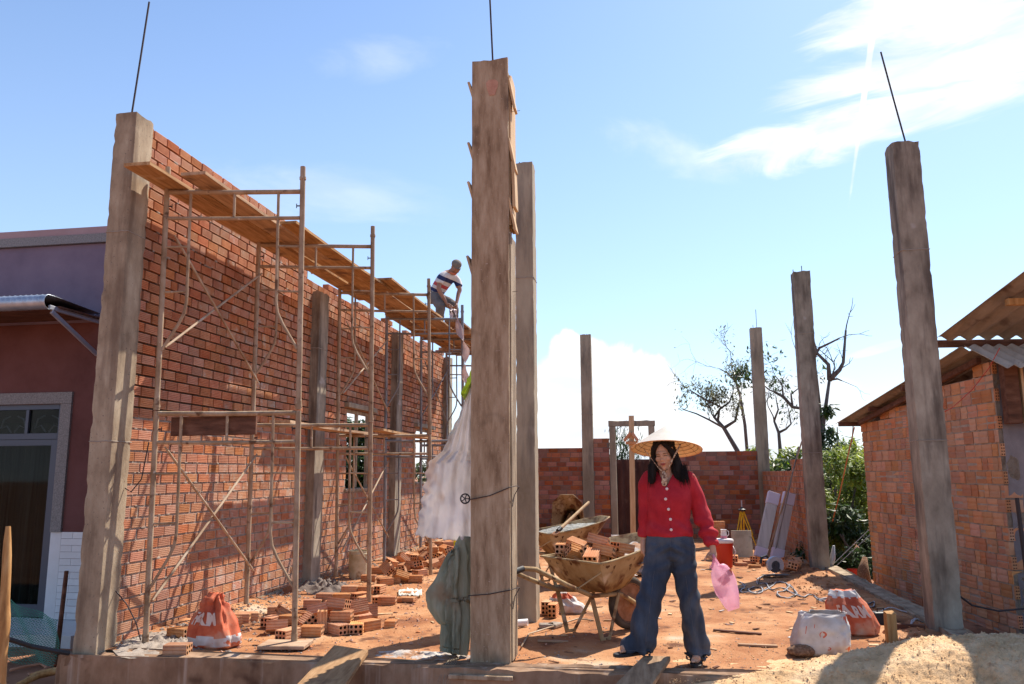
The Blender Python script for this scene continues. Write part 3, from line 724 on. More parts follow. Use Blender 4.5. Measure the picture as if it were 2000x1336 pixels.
# small pale sheet under the eave
m = MB(); q0 = at(1884, 676, 8.4); corrugated(m, q0, (2.4, .28, .0), at(1962, 716, 8.0)-q0, .12, .018, .004, 8); m.build('eave_sheet', MT['sheet_pale'], shed, smooth='auto')
m = MB(); m.tube([(3.33, 8.1, 2.50), (3.24, 8.15, 2.32), (3.13, 8.3, 2.13), (2.9, 8.2, 1.95), (2.72, 8.6, 1.82)], .004, 5); tag(m.build('red_cord', plain('red_cord', (.5,.05,.03), .6)), 'red cord strung from the pale eave sheet down past the brick shed', 'cord')
beam((3.47, 8.35, -.3), (3.43, 8.32, 1.10), .03, .03, 'steel_bar', MT['rebar'], None, dn); o = bpy.data.objects['steel_bar']; tag(o, 'thin upright steel bar standing at the corner of the brick shed', 'bar')
m = MB(); m.tube([(2.62, 7.72, .30), (2.8, 7.9, .18), (3.05, 8.0, .12), (3.3, 8.1, .13), (3.8, 8.1, .25)], .009, 6); tag(m.build('cable', MT['rebar']), 'dark cable sagging from the right column along the shed foot', 'cable')

# ------------------------------------------------------------------ house on the left
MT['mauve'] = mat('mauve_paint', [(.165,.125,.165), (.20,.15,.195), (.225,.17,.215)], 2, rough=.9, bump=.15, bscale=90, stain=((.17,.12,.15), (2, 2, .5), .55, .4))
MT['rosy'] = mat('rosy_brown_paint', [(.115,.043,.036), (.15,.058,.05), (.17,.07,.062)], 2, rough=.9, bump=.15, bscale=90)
MT['pinkcap'] = mat('pink_paint', [(.34,.22,.22), (.40,.27,.27)], 3, rough=.9, bump=.1)
MT['granite'] = mat('terrazzo', [(.15,.135,.125), (.22,.20,.19), (.30,.28,.26)], 60, rough=.5, bump=.05, spots=[((.06,.055,.05), 160, .60, .05)])
MT['alu'] = plain('grey_blue_aluminium', (.075,.085,.11), .4, .4)
MT['whitetile'] = mat('white_tile', [(.66,.64,.62), (.74,.73,.72)], 3, rough=.35, bump=.05, var=.05)
MT['galv'] = mat('corrugated_awning', [(.34,.38,.44), (.5,.54,.6)], 8, rough=.4, bump=.1, metal=.6)
MT['curtain'] = mat('dark_curtain', [(.03,.036,.032), (.15,.17,.15)], 3, (7, 7, .15), rough=.95, bump=.1)
MT['steelwhite'] = plain('galvanised_strut', (.42,.44,.50), .45, .3)
def glass_mat(name, tint, amt=.75, rough=.03):
    m = bpy.data.materials.new(name); m.use_nodes = True; nt = m.node_tree; N = nt.nodes; L = nt.links; N.clear()
    o = N.new('ShaderNodeOutputMaterial'); t = N.new('ShaderNodeBsdfTransparent'); t.inputs[0].default_value = (*tint, 1)
    g_ = N.new('ShaderNodeBsdfGlossy'); g_.inputs['Roughness'].default_value = rough; f = N.new('ShaderNodeFresnel'); f.inputs[0].default_value = 1.22
    ms = N.new('ShaderNodeMixShader'); L.new(f.outputs[0], ms.inputs[0]); L.new(t.outputs[0], ms.inputs[1]); L.new(g_.outputs[0], ms.inputs[2]); L.new(ms.outputs[0], o.inputs[0])
    return m
MT['glass'] = glass_mat('tinted_glass', (.55,.58,.57))
HY = 8.6
hs = thing('mauve_house', 'single storey mauve house with a glass door and awning, left of the site', 'house', (-8.5, HY, -.4))
m = MB()
DX0, DX1, DZ1 = -8.9, -6.80, 2.21
m.box(-14, DX0, HY, HY+.2, -.5, 3.2); m.box(DX1, -5.3, HY, HY+.2, -.5, 3.2); m.box(DX0, DX1, HY, HY+.2, DZ1, 3.2)
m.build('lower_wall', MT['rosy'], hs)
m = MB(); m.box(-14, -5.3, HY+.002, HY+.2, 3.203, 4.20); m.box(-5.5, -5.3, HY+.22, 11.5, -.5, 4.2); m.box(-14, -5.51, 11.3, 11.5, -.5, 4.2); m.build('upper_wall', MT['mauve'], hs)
m = MB(); m.box(-14, -5.26, HY-.05, HY+.24, 4.205, 4.315); m.build('cornice_band', MT['granite'], hs)
m = MB(); m.box(-14, -5.27, HY-.03, HY+.22, 4.318, 4.41); m.build('parapet_cap', MT['pinkcap'], hs)
m = MB(); m.box(-13.9, -5.4, HY+.26, 11.29, 4.0, 4.1); m.build('roof', MT['plaster_grey'], hs)
# door surround, frame, panes
m = MB(); m.box(DX1-.14, DX1, HY-.03, HY+.1, .70, DZ1); m.box(DX0, DX1, HY-.03, HY+.1, DZ1+.003, DZ1+.14) ; m.build('door_surround', MT['granite'], hs)
m = MB(); m.box(DX1-.14, DX1-.0, HY-.012, HY+.1, -.3, .697); m.build('door_plinth', MT['whitetile'], hs)
dx1 = DX1-.143
for a, b, c, d, n_ in ((dx1-.05, dx1, -.28, DZ1, 0), (DX0, dx1-.053, DZ1-.06, DZ1, 0), (DX0, dx1-.053, DZ1-.42, DZ1-.35, 0), (dx1-.50, dx1-.46, DZ1-.347, DZ1-.063, 0), (dx1-1.0, dx1-.96, DZ1-.347, DZ1-.063, 0)):
    m = MB(); m.box(a, b, HY+.02, HY+.08, c, d); m.build('door_frame', MT['alu'], hs)
def door_leaf(x0, x1):
    e = thing('door', '', '', (x0, HY+.05, -.28)); e.parent = hs; e.location = Vector((x0, HY+.05, -.28))-hs.location; del_(e)
    z0, z1 = -.27, DZ1-.425; m = MB()
    m.box(x0, x0+.07, HY+.03, HY+.07, z0, z1); m.box(x1-.07, x1, HY+.03, HY+.07, z0, z1); m.box(x0+.071, x1-.071, HY+.03, HY+.07, z1-.07, z1); m.box(x0+.071, x1-.071, HY+.03, HY+.07, z0, z0+.14)
    m.build('door_stile', MT['alu'], e, local=False); m = MB(); m.box(x0+.071, x1-.071, HY+.045, HY+.053, z0+.141, z1-.071); m.build('pane', MT['glass'], e)
def del_(e):
    for k in ('label', 'category'):
        if k in e: del e[k]
    ORG[e.name] = Vector(e.location)
door_leaf(dx1-.96, dx1-.055); door_leaf(dx1-1.90, dx1-.975)
for x0, x1 in ((dx1-.457, dx1-.053), (dx1-.957, dx1-.503), (dx1-1.5, dx1-1.003)):
    m = MB(); m.box(x0, x1, HY+.045, HY+.053, DZ1-.346, DZ1-.064); m.build('pane', MT['glass'], hs)
    m = MB(); cx = (x0+x1)/2
    for sgn in (-1, 1):
        m.tube([(cx+sgn*.02, HY+.1, DZ1-.33), (cx+sgn*.09, HY+.1, DZ1-.25), (cx+sgn*.17, HY+.1, DZ1-.28), (cx+sgn*.14, HY+.1, DZ1-.17), (cx+sgn*.05, HY+.1, DZ1-.13)], .010, 6)
    m.build('scroll_grille', MT['steelwhite'], hs)
# curtains behind the glass and a dim room
m = MB()
m.grid(lambda u, v: (DX0+u*(dx1-DX0), HY+.30+.035*sin(u*95)+.02*sin(u*41), -.25+v*(DZ1-.2+.25)), 150, 3); m.build('curtain', MT['curtain'], hs, smooth=True)
m = MB(); m.box(DX0-.3, DX1+.3, HY+.201, HY+3, -.32, -.29); m.box(DX0-.3, DX0-.25, HY+.201, HY+3, -.28, 3); m.box(DX1+.25, DX1+.3, HY+.201, HY+3, -.28, 3); m.build('room', MT['mauve'], hs)
# white plinth tiles one by one
tc_ = {}
for row in range(13):
    z0 = -.28+row*.0757; off = (.15, .38)[row % 2]; x = DX1+.002-off*0
    xs_ = [DX1+.003]+[DX1+.003+off+.36*i for i in range(4)]
    for a, b in zip(xs_, xs_[1:]):
        b = min(b, -5.3)
        if b-a < .03: continue
        key = round(b-a, 3)
        if key not in tc_:
            q = MB(); q.box(0, b-a-.004, -.012, 0, 0, .072); tc_[key] = q.mesh('tile', MT['whitetile'])
        o = obj_from(tc_[key], 'tile', hs, Vector((a, HY-.001, z0))-hs.location)
m = MB(); rough_box(m, -11, -5.9, 7.72, 8.59, -.5, -.285, .5, .001, .002, 2); m.build('porch_step', MT['whitetile'], hs, smooth='auto')
# awning: sheet with rolled front edge, brackets
aw = MB(); pr = []
for i in range(9):
    a = pi*1.15*i/8; pr.append((7.70-.0-.085*sin(a)*1.0, 3.175+.085*(1+cos(a))))
pts = [(8.58, 3.30)]+[(7.78, 3.345)]+pr
X0, X1 = -12.0, -6.48
k_ = 160; vs = []
for i in range(k_+1):
    x = X0+(X1-X0)*i/k_
    for j, (yy, zz) in enumerate(pts):
        r = .007*(1 if i % 2 else -1); vs.append((x, yy+(r if j > 2 else 0), zz+(r if j <= 2 else 0)))
n_ = len(pts); aw.add(vs, [(i*n_+j, (i+1)*n_+j, (i+1)*n_+j+1, i*n_+j+1) for i in range(k_) for j in range(n_-1)])
o = aw.build('awning', [MT['galv']], hs, smooth='auto'); sol = o.modifiers.new('thickness', 'SOLIDIFY'); sol.thickness = .004
m = MB(); m.box(X0, X1+.0, 7.86, 8.55, 3.225, 3.245); m.build('awning_ceiling', MT['darkwood'], hs)
for xb in (-6.52, -8.1, -9.9):
    beam((xb, 7.74, 3.21), (xb, 8.58, 3.20), .03, .05, 'awning_arm', MT['steelwhite'], hs)
    beam((xb+.0, 7.78, 3.17), (xb, 8.58, 2.80), .03, .05, 'awning_strut', MT['steelwhite'], hs)

# yard things in front of the house
MT['net'] = mat('green_net', [(.03,.16,.11), (.06,.24,.17)], 20, rough=.8, bump=0)
net = MB(); random.seed(3)
def npt(u, v):
    x = -7.6+2.25*u; y = 7.45-.62*u; zt = .20-.16*abs(sin(u*pi*1.5))+.03*sin(u*9)
    return Vector((x, y+.03*sin(u*30+v*7), -.38+v*(zt+.38)))
NU, NV = 64, 22
for i in range(NU):
    for j in range(NV):
        for (a, b) in (((i, j), (i+1, j+.5)), ((i+1, j+.5), (i, j+1))):
            p, q = npt(a[0]/NU, a[1]/NV), npt(b[0]/NU, b[1]/NV); w = Vector((0, 0, .0022)); w2 = Vector((.0022, 0, 0))
            net.add([p-w-w2, p+w+w2, q+w+w2, q-w-w2], [(0, 1, 2, 3)])
tag(net.build('net_fence', MT['net']), 'sagging green mesh net fence in front of the mauve house', 'net')
for (x, y, h, r, l, mt_) in ((-6.22, 7.15, .62, .018, 'thin grey stake holding up the green net', 'conc_lit'), (-5.42, 6.93, .92, .022, 'dark wooden stake between the green net and the left column', 'darkwood')):
    t_ = MB(); t_.tube([(x, y, -.45), (x-.005, y, -.2), (x+.02, y, -.45+h)], [r, r, r*.9], 7); tag(t_.build('stake', MT[mt_], smooth='auto'), l, 'stake')
m = MB(); p0 = at(8, 1340, 5.1); p1 = at(16, 1028, 5.1)
rr = []
for i in range(15):
    t_ = i/14; rr.append(.030+.010*exp(-((t_-.55)/.08)**2)+.004*mn.noise(Vector((t_*9, 1, 1)))-(.014*max(0, (t_-.88)/.12)))
p00 = Vector((p0.x, 5.1, -.42)); p11 = p1
m.tube([p00.lerp(p11, i/14)+Vector((.006*mn.noise(Vector((i*.5, 0, 0))), 0, 0)) for i in range(15)], rr, 9)
tag(m.build('wooden_post', MT['post'], smooth='auto'), 'rough barked wooden post with a pointed top, at the left edge', 'post')
m = MB(); m.tube([at(-40, 1232, 5.2), at(0, 1243, 5.3), at(60, 1262, 5.5), at(110, 1272, 5.6), at(135, 1276, 5.68)], .017, 8)
tag(m.build('water_pipe', plain('black_pipe', (.02,.02,.022), .5)), 'black plastic pipe running from the left post to the column', 'pipe')
m = MB()
def yz(px, py): q = gr(px, py, -.37); return (q.x, q.y, -.365)
m.tube([yz(*q) for q in ((20, 1310), (50, 1303), (80, 1298), (92, 1305), (80, 1315), (55, 1318), (60, 1322), (90, 1308), (115, 1296), (132, 1285))], .013, 7)
tag(m.build('hose', plain('orange_hose', (.50,.22,.12), .6), smooth=True), 'loops of pale orange hose lying on the red yard soil', 'hose')
m = MB()
for i in range(7):
    a = gr(15+i*9, 1352-i*4, -.36); b = gr(95+i*8, 1306+i*3, -.30); b = Vector((b.x, b.y, -.34+.012*i)); a = Vector((a.x, a.y, -.36+.01*i))
    m.tube([a, a.lerp(b, .5)+Vector((0, 0, .03)), b], [.010+.006*(i % 3), .02+.004*(i % 3), .008], 6)
tag(m.build('dry_husks', MT['post'], smooth=True), 'dry curled palm husks heaped against the left column foot', 'husk', kind='stuff')
# ------------------------------------------------------------------ scaffolding
def frame(label, xi, yi, xo, yo, z0, h, lean, material='scaf', top=True):
    """one tier: inner post (xi, yi), outer post (xo, yo), bars between, curved braces and rungs"""
    t_ = thing('scaffold_tier', label, 'scaffold', ((xi+xo)/2, (yi+yo)/2, z0), 'steel tube scaffold frames standing along the brick wall')
    A = Vector((xi, yi, z0)); B = Vector((xo, yo, z0)); L_ = Vector((lean, 0, 0)); U = (B-A).normalized(); W = (B-A).length; r = .021
    def P(s, z): return A+U*s+Vector((0, 0, z))+L_*((z0+z)/3.8)
    ext = .21 if top else .0
    for nm, s in (('post', 0), ('post', W)):
        m = MB(); k = 9; m.tube([P(s, (h+ext)*i/k)+Vector((.003*mn.noise(Vector((i, s, xi))), 0, 0)) for i in range(k+1)], r+.002, 10)
        if top: m.tube([P(s, h+.09), P(s, h+.115)], r+.008, 10)
        else: m.tube([P(s, h+.03), P(s, h+.05)], r+.008, 10)
        m.tube([P(s, .0), P(s, .07)], r+.005, 10)
        m.build(nm, MT[material], t_, smooth='auto')
    for dz, rr in ((-.02, .021), (-.26, .017)):
        m = MB(); m.tube([P(r, h+dz), P(W/2, h+dz-.004), P(W-r, h+dz)], rr, 9); m.build('crossbar', MT[material], t_, smooth='auto')
    m = MB(); m.tube([P(W/2, h-.04), P(W/2, h-.245)], .012, 7); m.build('stub', MT[material], t_, smooth='auto')
    for sgn, s0 in ((1, 0), (-1, W)):
        m = MB(); q = lambda d, z: P(s0+sgn*d, z)
        m.tube([q(.21, h-.03), q(.21, h-.6), q(.21, h-1.0), q(.195, h-1.1), q(.15, h-1.2), q(.02, h-1.42)], .013, 8); m.build('curved_brace', MT[material], t_, smooth='auto')
        for z in (h-.52, h-.92):
            m = MB(); m.tube([q(.01, z), q(.20, z+.005)], .010, 6); m.build('rung', MT[material], t_, smooth='auto')
        m = MB(); m.tube([q(.02, h-.15), q(.05, h-.15)], .006, 6); m.tube([q(.05, h-.17), q(.05, h-.13)], .004, 6); m.build('lock_pin', MT['rebar'], t_)
    return P
FR = [('nearest', -3.99, 6.09, -2.82, 6.29, -.08, 'scaf'), ('second', -4.0, 7.75, -2.82, 8.04, -.05, 'scaf'), ('third', -3.99, 10.1, -2.83, 10.45, -.07, 'scaf'),
      ('fourth', -3.98, 12.0, -2.80, 12.25, -.04, 'scaf_grey'), ('fifth', -3.98, 14.0, -2.80, 14.2, -.04, 'scaf_grey'), ('farthest', -3.98, 15.9, -2.85, 16.1, -.04, 'scaf_grey')]
for i, (w, xi, yi, xo, yo, ln, mt_) in enumerate(FR):
    z0 = (.03, .075, .05, .02, .02, .02)[i]; extra = {'scaf': 'cement caked', 'scaf_grey': 'grey'}[mt_]
    pos = {'nearest': 'nearest the camera', 'second': 'second from the camera', 'third': 'third from the camera', 'fourth': 'in front of the man', 'fifth': 'just behind the man', 'farthest': 'farthest along the wall'}[w]
    frame('lower tier %s scaffold frame, %s' % (extra, pos), xi, yi, xo, yo, z0, 1.88-z0, ln, mt_, False)
    frame('upper tier %s scaffold frame under the deck boards, %s' % (extra, pos), xi, yi, xo, yo, 1.89, 1.93, ln, mt_, True)
def brace(label, a, b, r=.011, material='steel_clean'):
    a, b = Vector(a), Vector(b); m = MB(); d = (b-a).normalized()
    m.tube([a, a+d*.03, a+d*.06, b-d*.06, b-d*.03, b], [r*.7, r*.7, r, r, r*.7, r*.7], 8)
    return tag(m.build('cross_brace', MT[material], smooth='auto'), label, 'brace', 'diagonal cross braces between the scaffold frames')
bx = -4.02
def bays(y0, y1, x, w, mt_='steel_clean'):
    brace('diagonal brace of the upper tier rising away, %s' % w, (x, y0, 2.42), (x-.01, y1, 3.48), material=mt_)
    brace('diagonal brace of the upper tier falling away, %s' % w, (x+.02, y0, 3.40), (x+.01, y1, 2.30), material=mt_)
    brace('diagonal brace of the lower tier rising away, %s' % w, (x+.04, y0, .36), (x+.03, y1, 1.56), material=mt_)
    brace('diagonal brace of the lower tier falling away, %s' % w, (x+.06, y0, 1.58), (x+.05, y1, .40), material=mt_)
bays(6.09, 7.75, -3.99, 'between the first two frames')
bays(10.1, 12.0, -3.97, 'between the third and fourth frames')
bays(14.0, 15.9, -3.97, 'between the last two frames', 'scaf_grey')
# deck boards
def board(label, x0, x1, y0, y1, z, dz=0, th=.028, material='deck', seed=0, name='scaffold_board', grp='long boards laid as the scaffold deck'):
    m = MB(); n = 16; r = random.Random(seed+int(y0*100)+int(x0*77)); sw_ = r.uniform(-.02, .02); rings = []
    for i in range(n+1):
        t_ = i/n; y = y0+(y1-y0)*t_; zz = z+dz*t_-.012*sin(pi*t_)+.002*mn.noise(Vector((y*3, x0, 1)))
        e0 = .004*mn.noise(Vector((y*5, x0, 7))); e1 = .004*mn.noise(Vector((y*5, x1, 9)))
        ex = (r.uniform(-.004, .004))
        rings.append([(x0+e0+sw_*t_, y, zz), (x1+e1+sw_*t_, y, zz), (x1+e1+sw_*t_, y, zz+th), (x0+e0+sw_*t_, y, zz+th)])
    m.loft(rings); o = m.build(name, MT[material]); return tag(o, label, 'board', grp)
Z0 = 3.832
board('inner deck board whose near end juts past the left column', -4.12, -3.885, 5.56, 8.35, Z0, 0, seed=1)
board('outer deck board starting just behind the jutting near end', -3.80, -3.575, 5.86, 8.6, Z0+.012, 0, seed=2)
board('short filler board between the two nearest deck boards', -3.875, -3.81, 6.2, 8.0, Z0, 0, seed=3)
board('inner deck board over the second frame', -4.08, -3.85, 7.55, 10.9, Z0+.031, 0, seed=4)
board('middle deck board over the second frame', -3.84, -3.62, 7.45, 10.75, Z0+.045, 0, seed=5)
board('outer deck board over the second frame', -3.60, -3.42, 7.3, 10.4, Z0+.03, 0, seed=6)
board('inner deck board over the third frame', -4.05, -3.80, 9.9, 12.6, Z0+.075, -.02, seed=7)
board('middle deck board over the third frame', -3.79, -3.55, 9.8, 12.5, Z0+.085, -.02, seed=8)
board('outer deck board over the third frame', -3.53, -3.26, 9.9, 12.55, Z0+.07, -.02, seed=9)
board('inner deck board under the man', -4.02, -3.78, 11.9, 14.7, Z0+.01, 0, seed=10)
board('second deck board under the man', -3.76, -3.53, 11.8, 14.8, Z0+.02, 0, seed=11)
board('third deck board under the man', -3.51, -3.27, 12.0, 14.9, Z0+.01, 0, seed=12)
board('outermost deck board, carrying the man', -3.25, -2.97, 12.7, 14.6, Z0+.02, 0, seed=13)
board('far inner deck board behind the man', -4.0, -3.72, 13.9, 16.7, Z0+.045, 0, seed=14)
board('far middle deck board behind the man', -3.70, -3.42, 13.9, 16.6, Z0+.05, 0, seed=15)
board('far outer deck board behind the man', -3.40, -3.08, 13.8, 16.7, Z0+.045, 0, seed=16)
for k, (y, l) in enumerate(((13.3, 'cross timber under the deck just in front of the man'), (15.2, 'cross timber under the deck behind the man'))):
    o = beam((-4.0, y, Z0-.05), (-2.6, y+.05, Z0-.05), .07, .09, 'cross_timber', MT['deck'], None, (0, 1, 0)); o.name = 'cross_timber'; tag(o, l, 'timber')
board('inner board laid over the middle bars beyond the second frame', -3.9, -3.68, 7.9, 10.5, 1.89, 0, seed=21, grp='boards on the middle level of the scaffold')
board('outer board laid over the middle bars beyond the second frame', -3.5, -3.3, 9.8, 12.5, 1.90, 0, seed=22, grp='boards on the middle level of the scaffold')
o = beam((-3.93, 6.17, 1.755), (-3.22, 6.27, 1.765), .045, .16, 'timber_offcut', MT['darkwood'], None, (0, 1, 0)); tag(o, 'reddish brown timber offcut resting edgewise on the nearest middle crossbars', 'timber')
o = MB().box(-.185, .185, -.13, .13, 0, .028).build('sole_board', MT['plank']); o.location = (-2.86, 6.22, .012); o.rotation_euler = (0, 0, .12); bevel(o, .003); tag(o, 'plywood board under the nearest outer scaffold post', 'board')
# ------------------------------------------------------------------ loose hollow bricks
def hollow_brick(name, L_=.18, W=.118, H=.08, depth=.05, ridges=True, half=False):
    """six-hole brick, centred; holes sunk in the end faces, lined in a shade-dark colour, ridged broad and side faces"""
    m = MB()
    def fc(u, v): return None
    nx, nz = 3, 2
    for sx in (-1, 1):
        x = sx*L_/2
        for i in range(nx):
            for j in range(nz):
                y0, y1 = -W/2+W*i/nx, -W/2+W*(i+1)/nx; z0, z1 = -H/2+H*j/nz, -H/2+H*(j+1)/nz
                cy, cz = (y0+y1)/2, (z0+z1)/2; r = min(y1-y0, z1-z0)*.34
                sq = [(1, 0), (1, 1), (0, 1), (-1, 1), (-1, 0), (-1, -1), (0, -1), (1, -1)]
                out = [(x, cy+a*(y1-y0)/2, cz+b*(z1-z0)/2) for a, b in sq]
                ci = [(x, cy+r*cos(k*pi/4), cz+r*sin(k*pi/4)) for k in range(8)]
                de = [(x-sx*depth, cy+r*cos(k*pi/4), cz+r*sin(k*pi/4)) for k in range(8)]
                m.add(out+ci, [(k, (k+1) % 8, 8+(k+1) % 8, 8+k) for k in range(8)])
                m.add(ci+de, [(k, (k+1) % 8, 8+(k+1) % 8, 8+k) for k in range(8)], 1)
                m.add(de, [tuple(range(8))], 1)
    # outer skin: ridged profile round the section
    prof = []
    def side(p, q, n_, k):
        p, q, n_ = Vector(p), Vector(q), Vector(n_)
        prof.append(p)
        for i in range(k):
            c = (i+.5)/k; w = .21/k
            prof.extend([p.lerp(q, c-w), p.lerp(q, c)-n_*.0062, p.lerp(q, c+w)])
    side((0, -W/2, -H/2), (0, W/2, -H/2), (0, 0, -1), 6 if ridges else 0)
    side((0, W/2, -H/2), (0, W/2, H/2), (0, 1, 0), 3 if ridges else 0)
    side((0, W/2, H/2), (0, -W/2, H/2), (0, 0, 1), 6 if ridges else 0)
    side((0, -W/2, H/2), (0, -W/2, -H/2), (0, -1, 0), 3 if ridges else 0)
    m.loft([[(-L_/2, p.y, p.z) for p in prof], [(L_/2, p.y, p.z) for p in prof]], cap=False)
    return m.mesh(name, [MT['brick_loose'], MT['hole']])
MT['brick_loose'] = mat('new_brick', [(.46,.18,.07), (.55,.25,.11), (.58,.32,.17)], 9, rough=.9, bump=.25, bscale=70, var=.16, hue=.006, spots=[((.50,.38,.28), 14, .64, .1)])
HB = hollow_brick('hollow_brick'); HB2 = hollow_brick('hollow_brick', L_=.10, depth=.03)
HB3 = hollow_brick('broken_brick', L_=.17, H=.042, depth=.05)
BR = random.Random(99)
def lb(p, zc, rz=0, rx=0, ry=0, label=None, me=None, group=None, name='hollow_brick'):
    """p: photograph pixel of the brick's centre (or a world xy), zc: height of its centre above the floor"""
    if isinstance(p, Vector): v = p
    else: v = gr(p[0], p[1], zc)
    if v.z < .5 and v.y > 5.95: v = Vector((v.x, v.y, zc+floor_z(v.x, v.y)+.004))
    o = bpy.data.objects.new(name, me or HB); COL.objects.link(o); o.location = v
    o.rotation_mode = 'XYZ'; o.rotation_euler = (radians(rx), radians(ry), radians(rz))
    if label is None:
        side = 'left' if v.x < -3.0 else ('middle' if v.x < -2.55 else 'right'); lev = 'on the ground' if zc < .06 else ('propped up' if zc < .1 else 'high up')
        label = 'plain brick %s in the %s of the heap by the nearest outer post' % (lev, side)
    return tag(o, label or 'loose hollow brick in the heap beside the nearest outer scaffold post', 'brick', group or 'loose bricks heaped beside the nearest scaffold post')
h = .042
# heap by the first scaffold post (centre pixel, height, turn)
lb((610, 1230), h, 8, label='long ridged brick lying flat at the front of the big brick heap')
lb((663, 1227), h, -38); lb((697, 1225), h, -75, label='brick with its six holes facing out, beside the front of the big heap')
lb((668, 1202), .125, 6, label='upright-sided brick stacked second from the ground in the big heap')
lb((662, 1178), .215, -8, -12, 4, label='topmost brick crowning the big heap, its ridged face up')
lb((630, 1211), .092, 20, 0, 88, label='brick standing on end in the middle of the big heap')
lb((699, 1186), .165, 28, 62, -8); lb((601, 1212), .075, -50, 38, 0, label='pinkish ridged brick leaning against the big heap')
lb((620, 1190), .115, 24, -22, -10); lb((541, 1222), .052, 24, -24, 0, label='tilted brick with a ridged top at the left edge of the big heap')
lb((563, 1236), h, 70); lb((531, 1212), h, 80); lb((542, 1190), h, 18); lb((558, 1197), .06, 35, 0, 32)
lb((720, 1220), h, 55, label='brick at the right foot of the big heap with six holes showing'); lb((719, 1194), .07, 20, 66, 0)
lb((669, 1166), .10, 10); lb((703, 1165), .10, 60); lb((712, 1176), .062, 80, 90, 0); lb((637, 1166), .09, 0); lb((703, 1205), h, 50, 20)
lb((566, 1210), h, 0); lb((612, 1178), h, 10); lb((650, 1222), h, 12); lb((680, 1212), h, 30); lb((640, 1196), h, 70); lb((680, 1190), h, 15); lb((655, 1182), .12, 5)
lb((690, 1176), h, 45); lb((590, 1202), h, 5)
lb((470, 1206), h, 15, label='brick under the foot of the second inner scaffold post'); lb((484, 1203), h, 30, 0, 4)
lb((450, 1216), h, 75, label='brick behind the red and white sack'); lb((347, 1268), h, 10, label='dark brick lying just left of the red and white sack')
lb((352, 1240), h, -12, label='dark brick in the shade behind the red and white sack')
# slabs and strays behind the heap
G2 = 'stray bricks lying between the heaps'
for p, zc, a, b_, c_, me, l in (((684, 1152), h, 5, 0, 0, HB, 'brick lying behind the second outer post, left of it'), ((716, 1152), h, 5, 0, 0, HB, 'brick lying behind the second outer post, right of it'), ((739, 1150), h, 85, 0, 0, HB, 'brick turned end on right of the second outer post'),
    ((741, 1172), h, 88, 0, 0, HB, 'small upright brick with four dark holes right of the post'), ((757, 1173), h, 8, 0, 0, HB, 'ridged brick beside the upright one with dark holes'), ((772, 1171), .025, 8, 0, 0, HB3, 'broken half brick with jagged top, left one of the two'), ((797, 1171), .025, -6, 0, 0, HB3, 'broken half brick with jagged top, right one of the two'),
    ((798, 1159), .02, 3, 0, 0, HB3, 'small broken brick piece lying alone'), ((764, 1221), .015, 5, 0, 0, HB2, 'orange brick chip lying alone in front of the heaps'),
    ((553, 1121), h, 12, 0, 0, HB2, None)):
    if l: lb(p, zc, a, b_, c_, l, me, G2, 'broken_brick' if me is not HB else 'hollow_brick')
# second heap farther in
G3 = 'bricks of the far heap by the third column'; L3 = 'hollow brick in the far heap in front of the third wall column'
def far_label(p, x=None, y=None):
    if x is None: v = gr(p[0], p[1], .05); x, y = v.x, v.y
    side = 'by the wall' if x < -3.35 else ('in its middle' if x < -2.7 else 'on the column side')
    dep = 'front row' if y < 10.6 else ('second row' if y < 11.8 else ('rear part' if y < 13.4 else 'farthest part'))
    return 'brick of the far heap, %s, %s' % (dep, side)
for p, zc, a, b_, c_ in (((783, 1123), .10, 35, -30, 20), ((755, 1110), .11, -35, 52, 24), ((752, 1136), h, 40, 0, 0), ((790, 1106), .07, 8, 12, 0), ((806, 1104), .07, -5, 0, 0), ((787, 1089), .14, 40, -20, 40),
    ((804, 1088), .11, 15, 0, 10), ((814, 1092), .09, 70, 0, 20), ((829, 1086), .16, -50, 34, 0), ((831, 1101), h, 40, 0, 0), ((735, 1114), h, 5, 0, 0), ((812, 1131), h, 8, 0, 0), ((856, 1101), h, 10, 0, 0),
    ((870, 1073), .16, -24, 18, 12), ((866, 1085), .10, 60, 10, 0), ((875, 1063), .20, 30, 0, 0), ((845, 1074), .14, 10, 0, 0), ((770, 1132), h, 5, 0, 0), ((795, 1128), h, -20, 0, 0), ((820, 1118), h, 60, 0, 0),
    ((838, 1078), .10, 20, 0, 0), ((850, 1088), .06, 80, 10, 10), ((880, 1095), h, 10, 0, 0), ((890, 1083), .06, 50, 0, 0), ((862, 1062), .14, -20, 0, 0), ((842, 1064), .10, 40, 0, 0), ((886, 1066), .12, 0, 8, 0), ((720, 1130), h, 10, 0, 0)):
    lb(p, zc, a, b_, c_, far_label(p), None, G3)
for k in range(60):
    x = BR.uniform(-3.9, -1.9); y = BR.uniform(10.6, 15.5)
    z = .045+max(0, .16*(1-((x+2.9)/1.0)**2))*BR.random()
    lb(Vector((x, y, z)), z, BR.uniform(0, 180), BR.uniform(-30, 30), BR.uniform(-30, 30), far_label((0, 0), x, y), BR.choice((HB, HB, HB2)), G3)
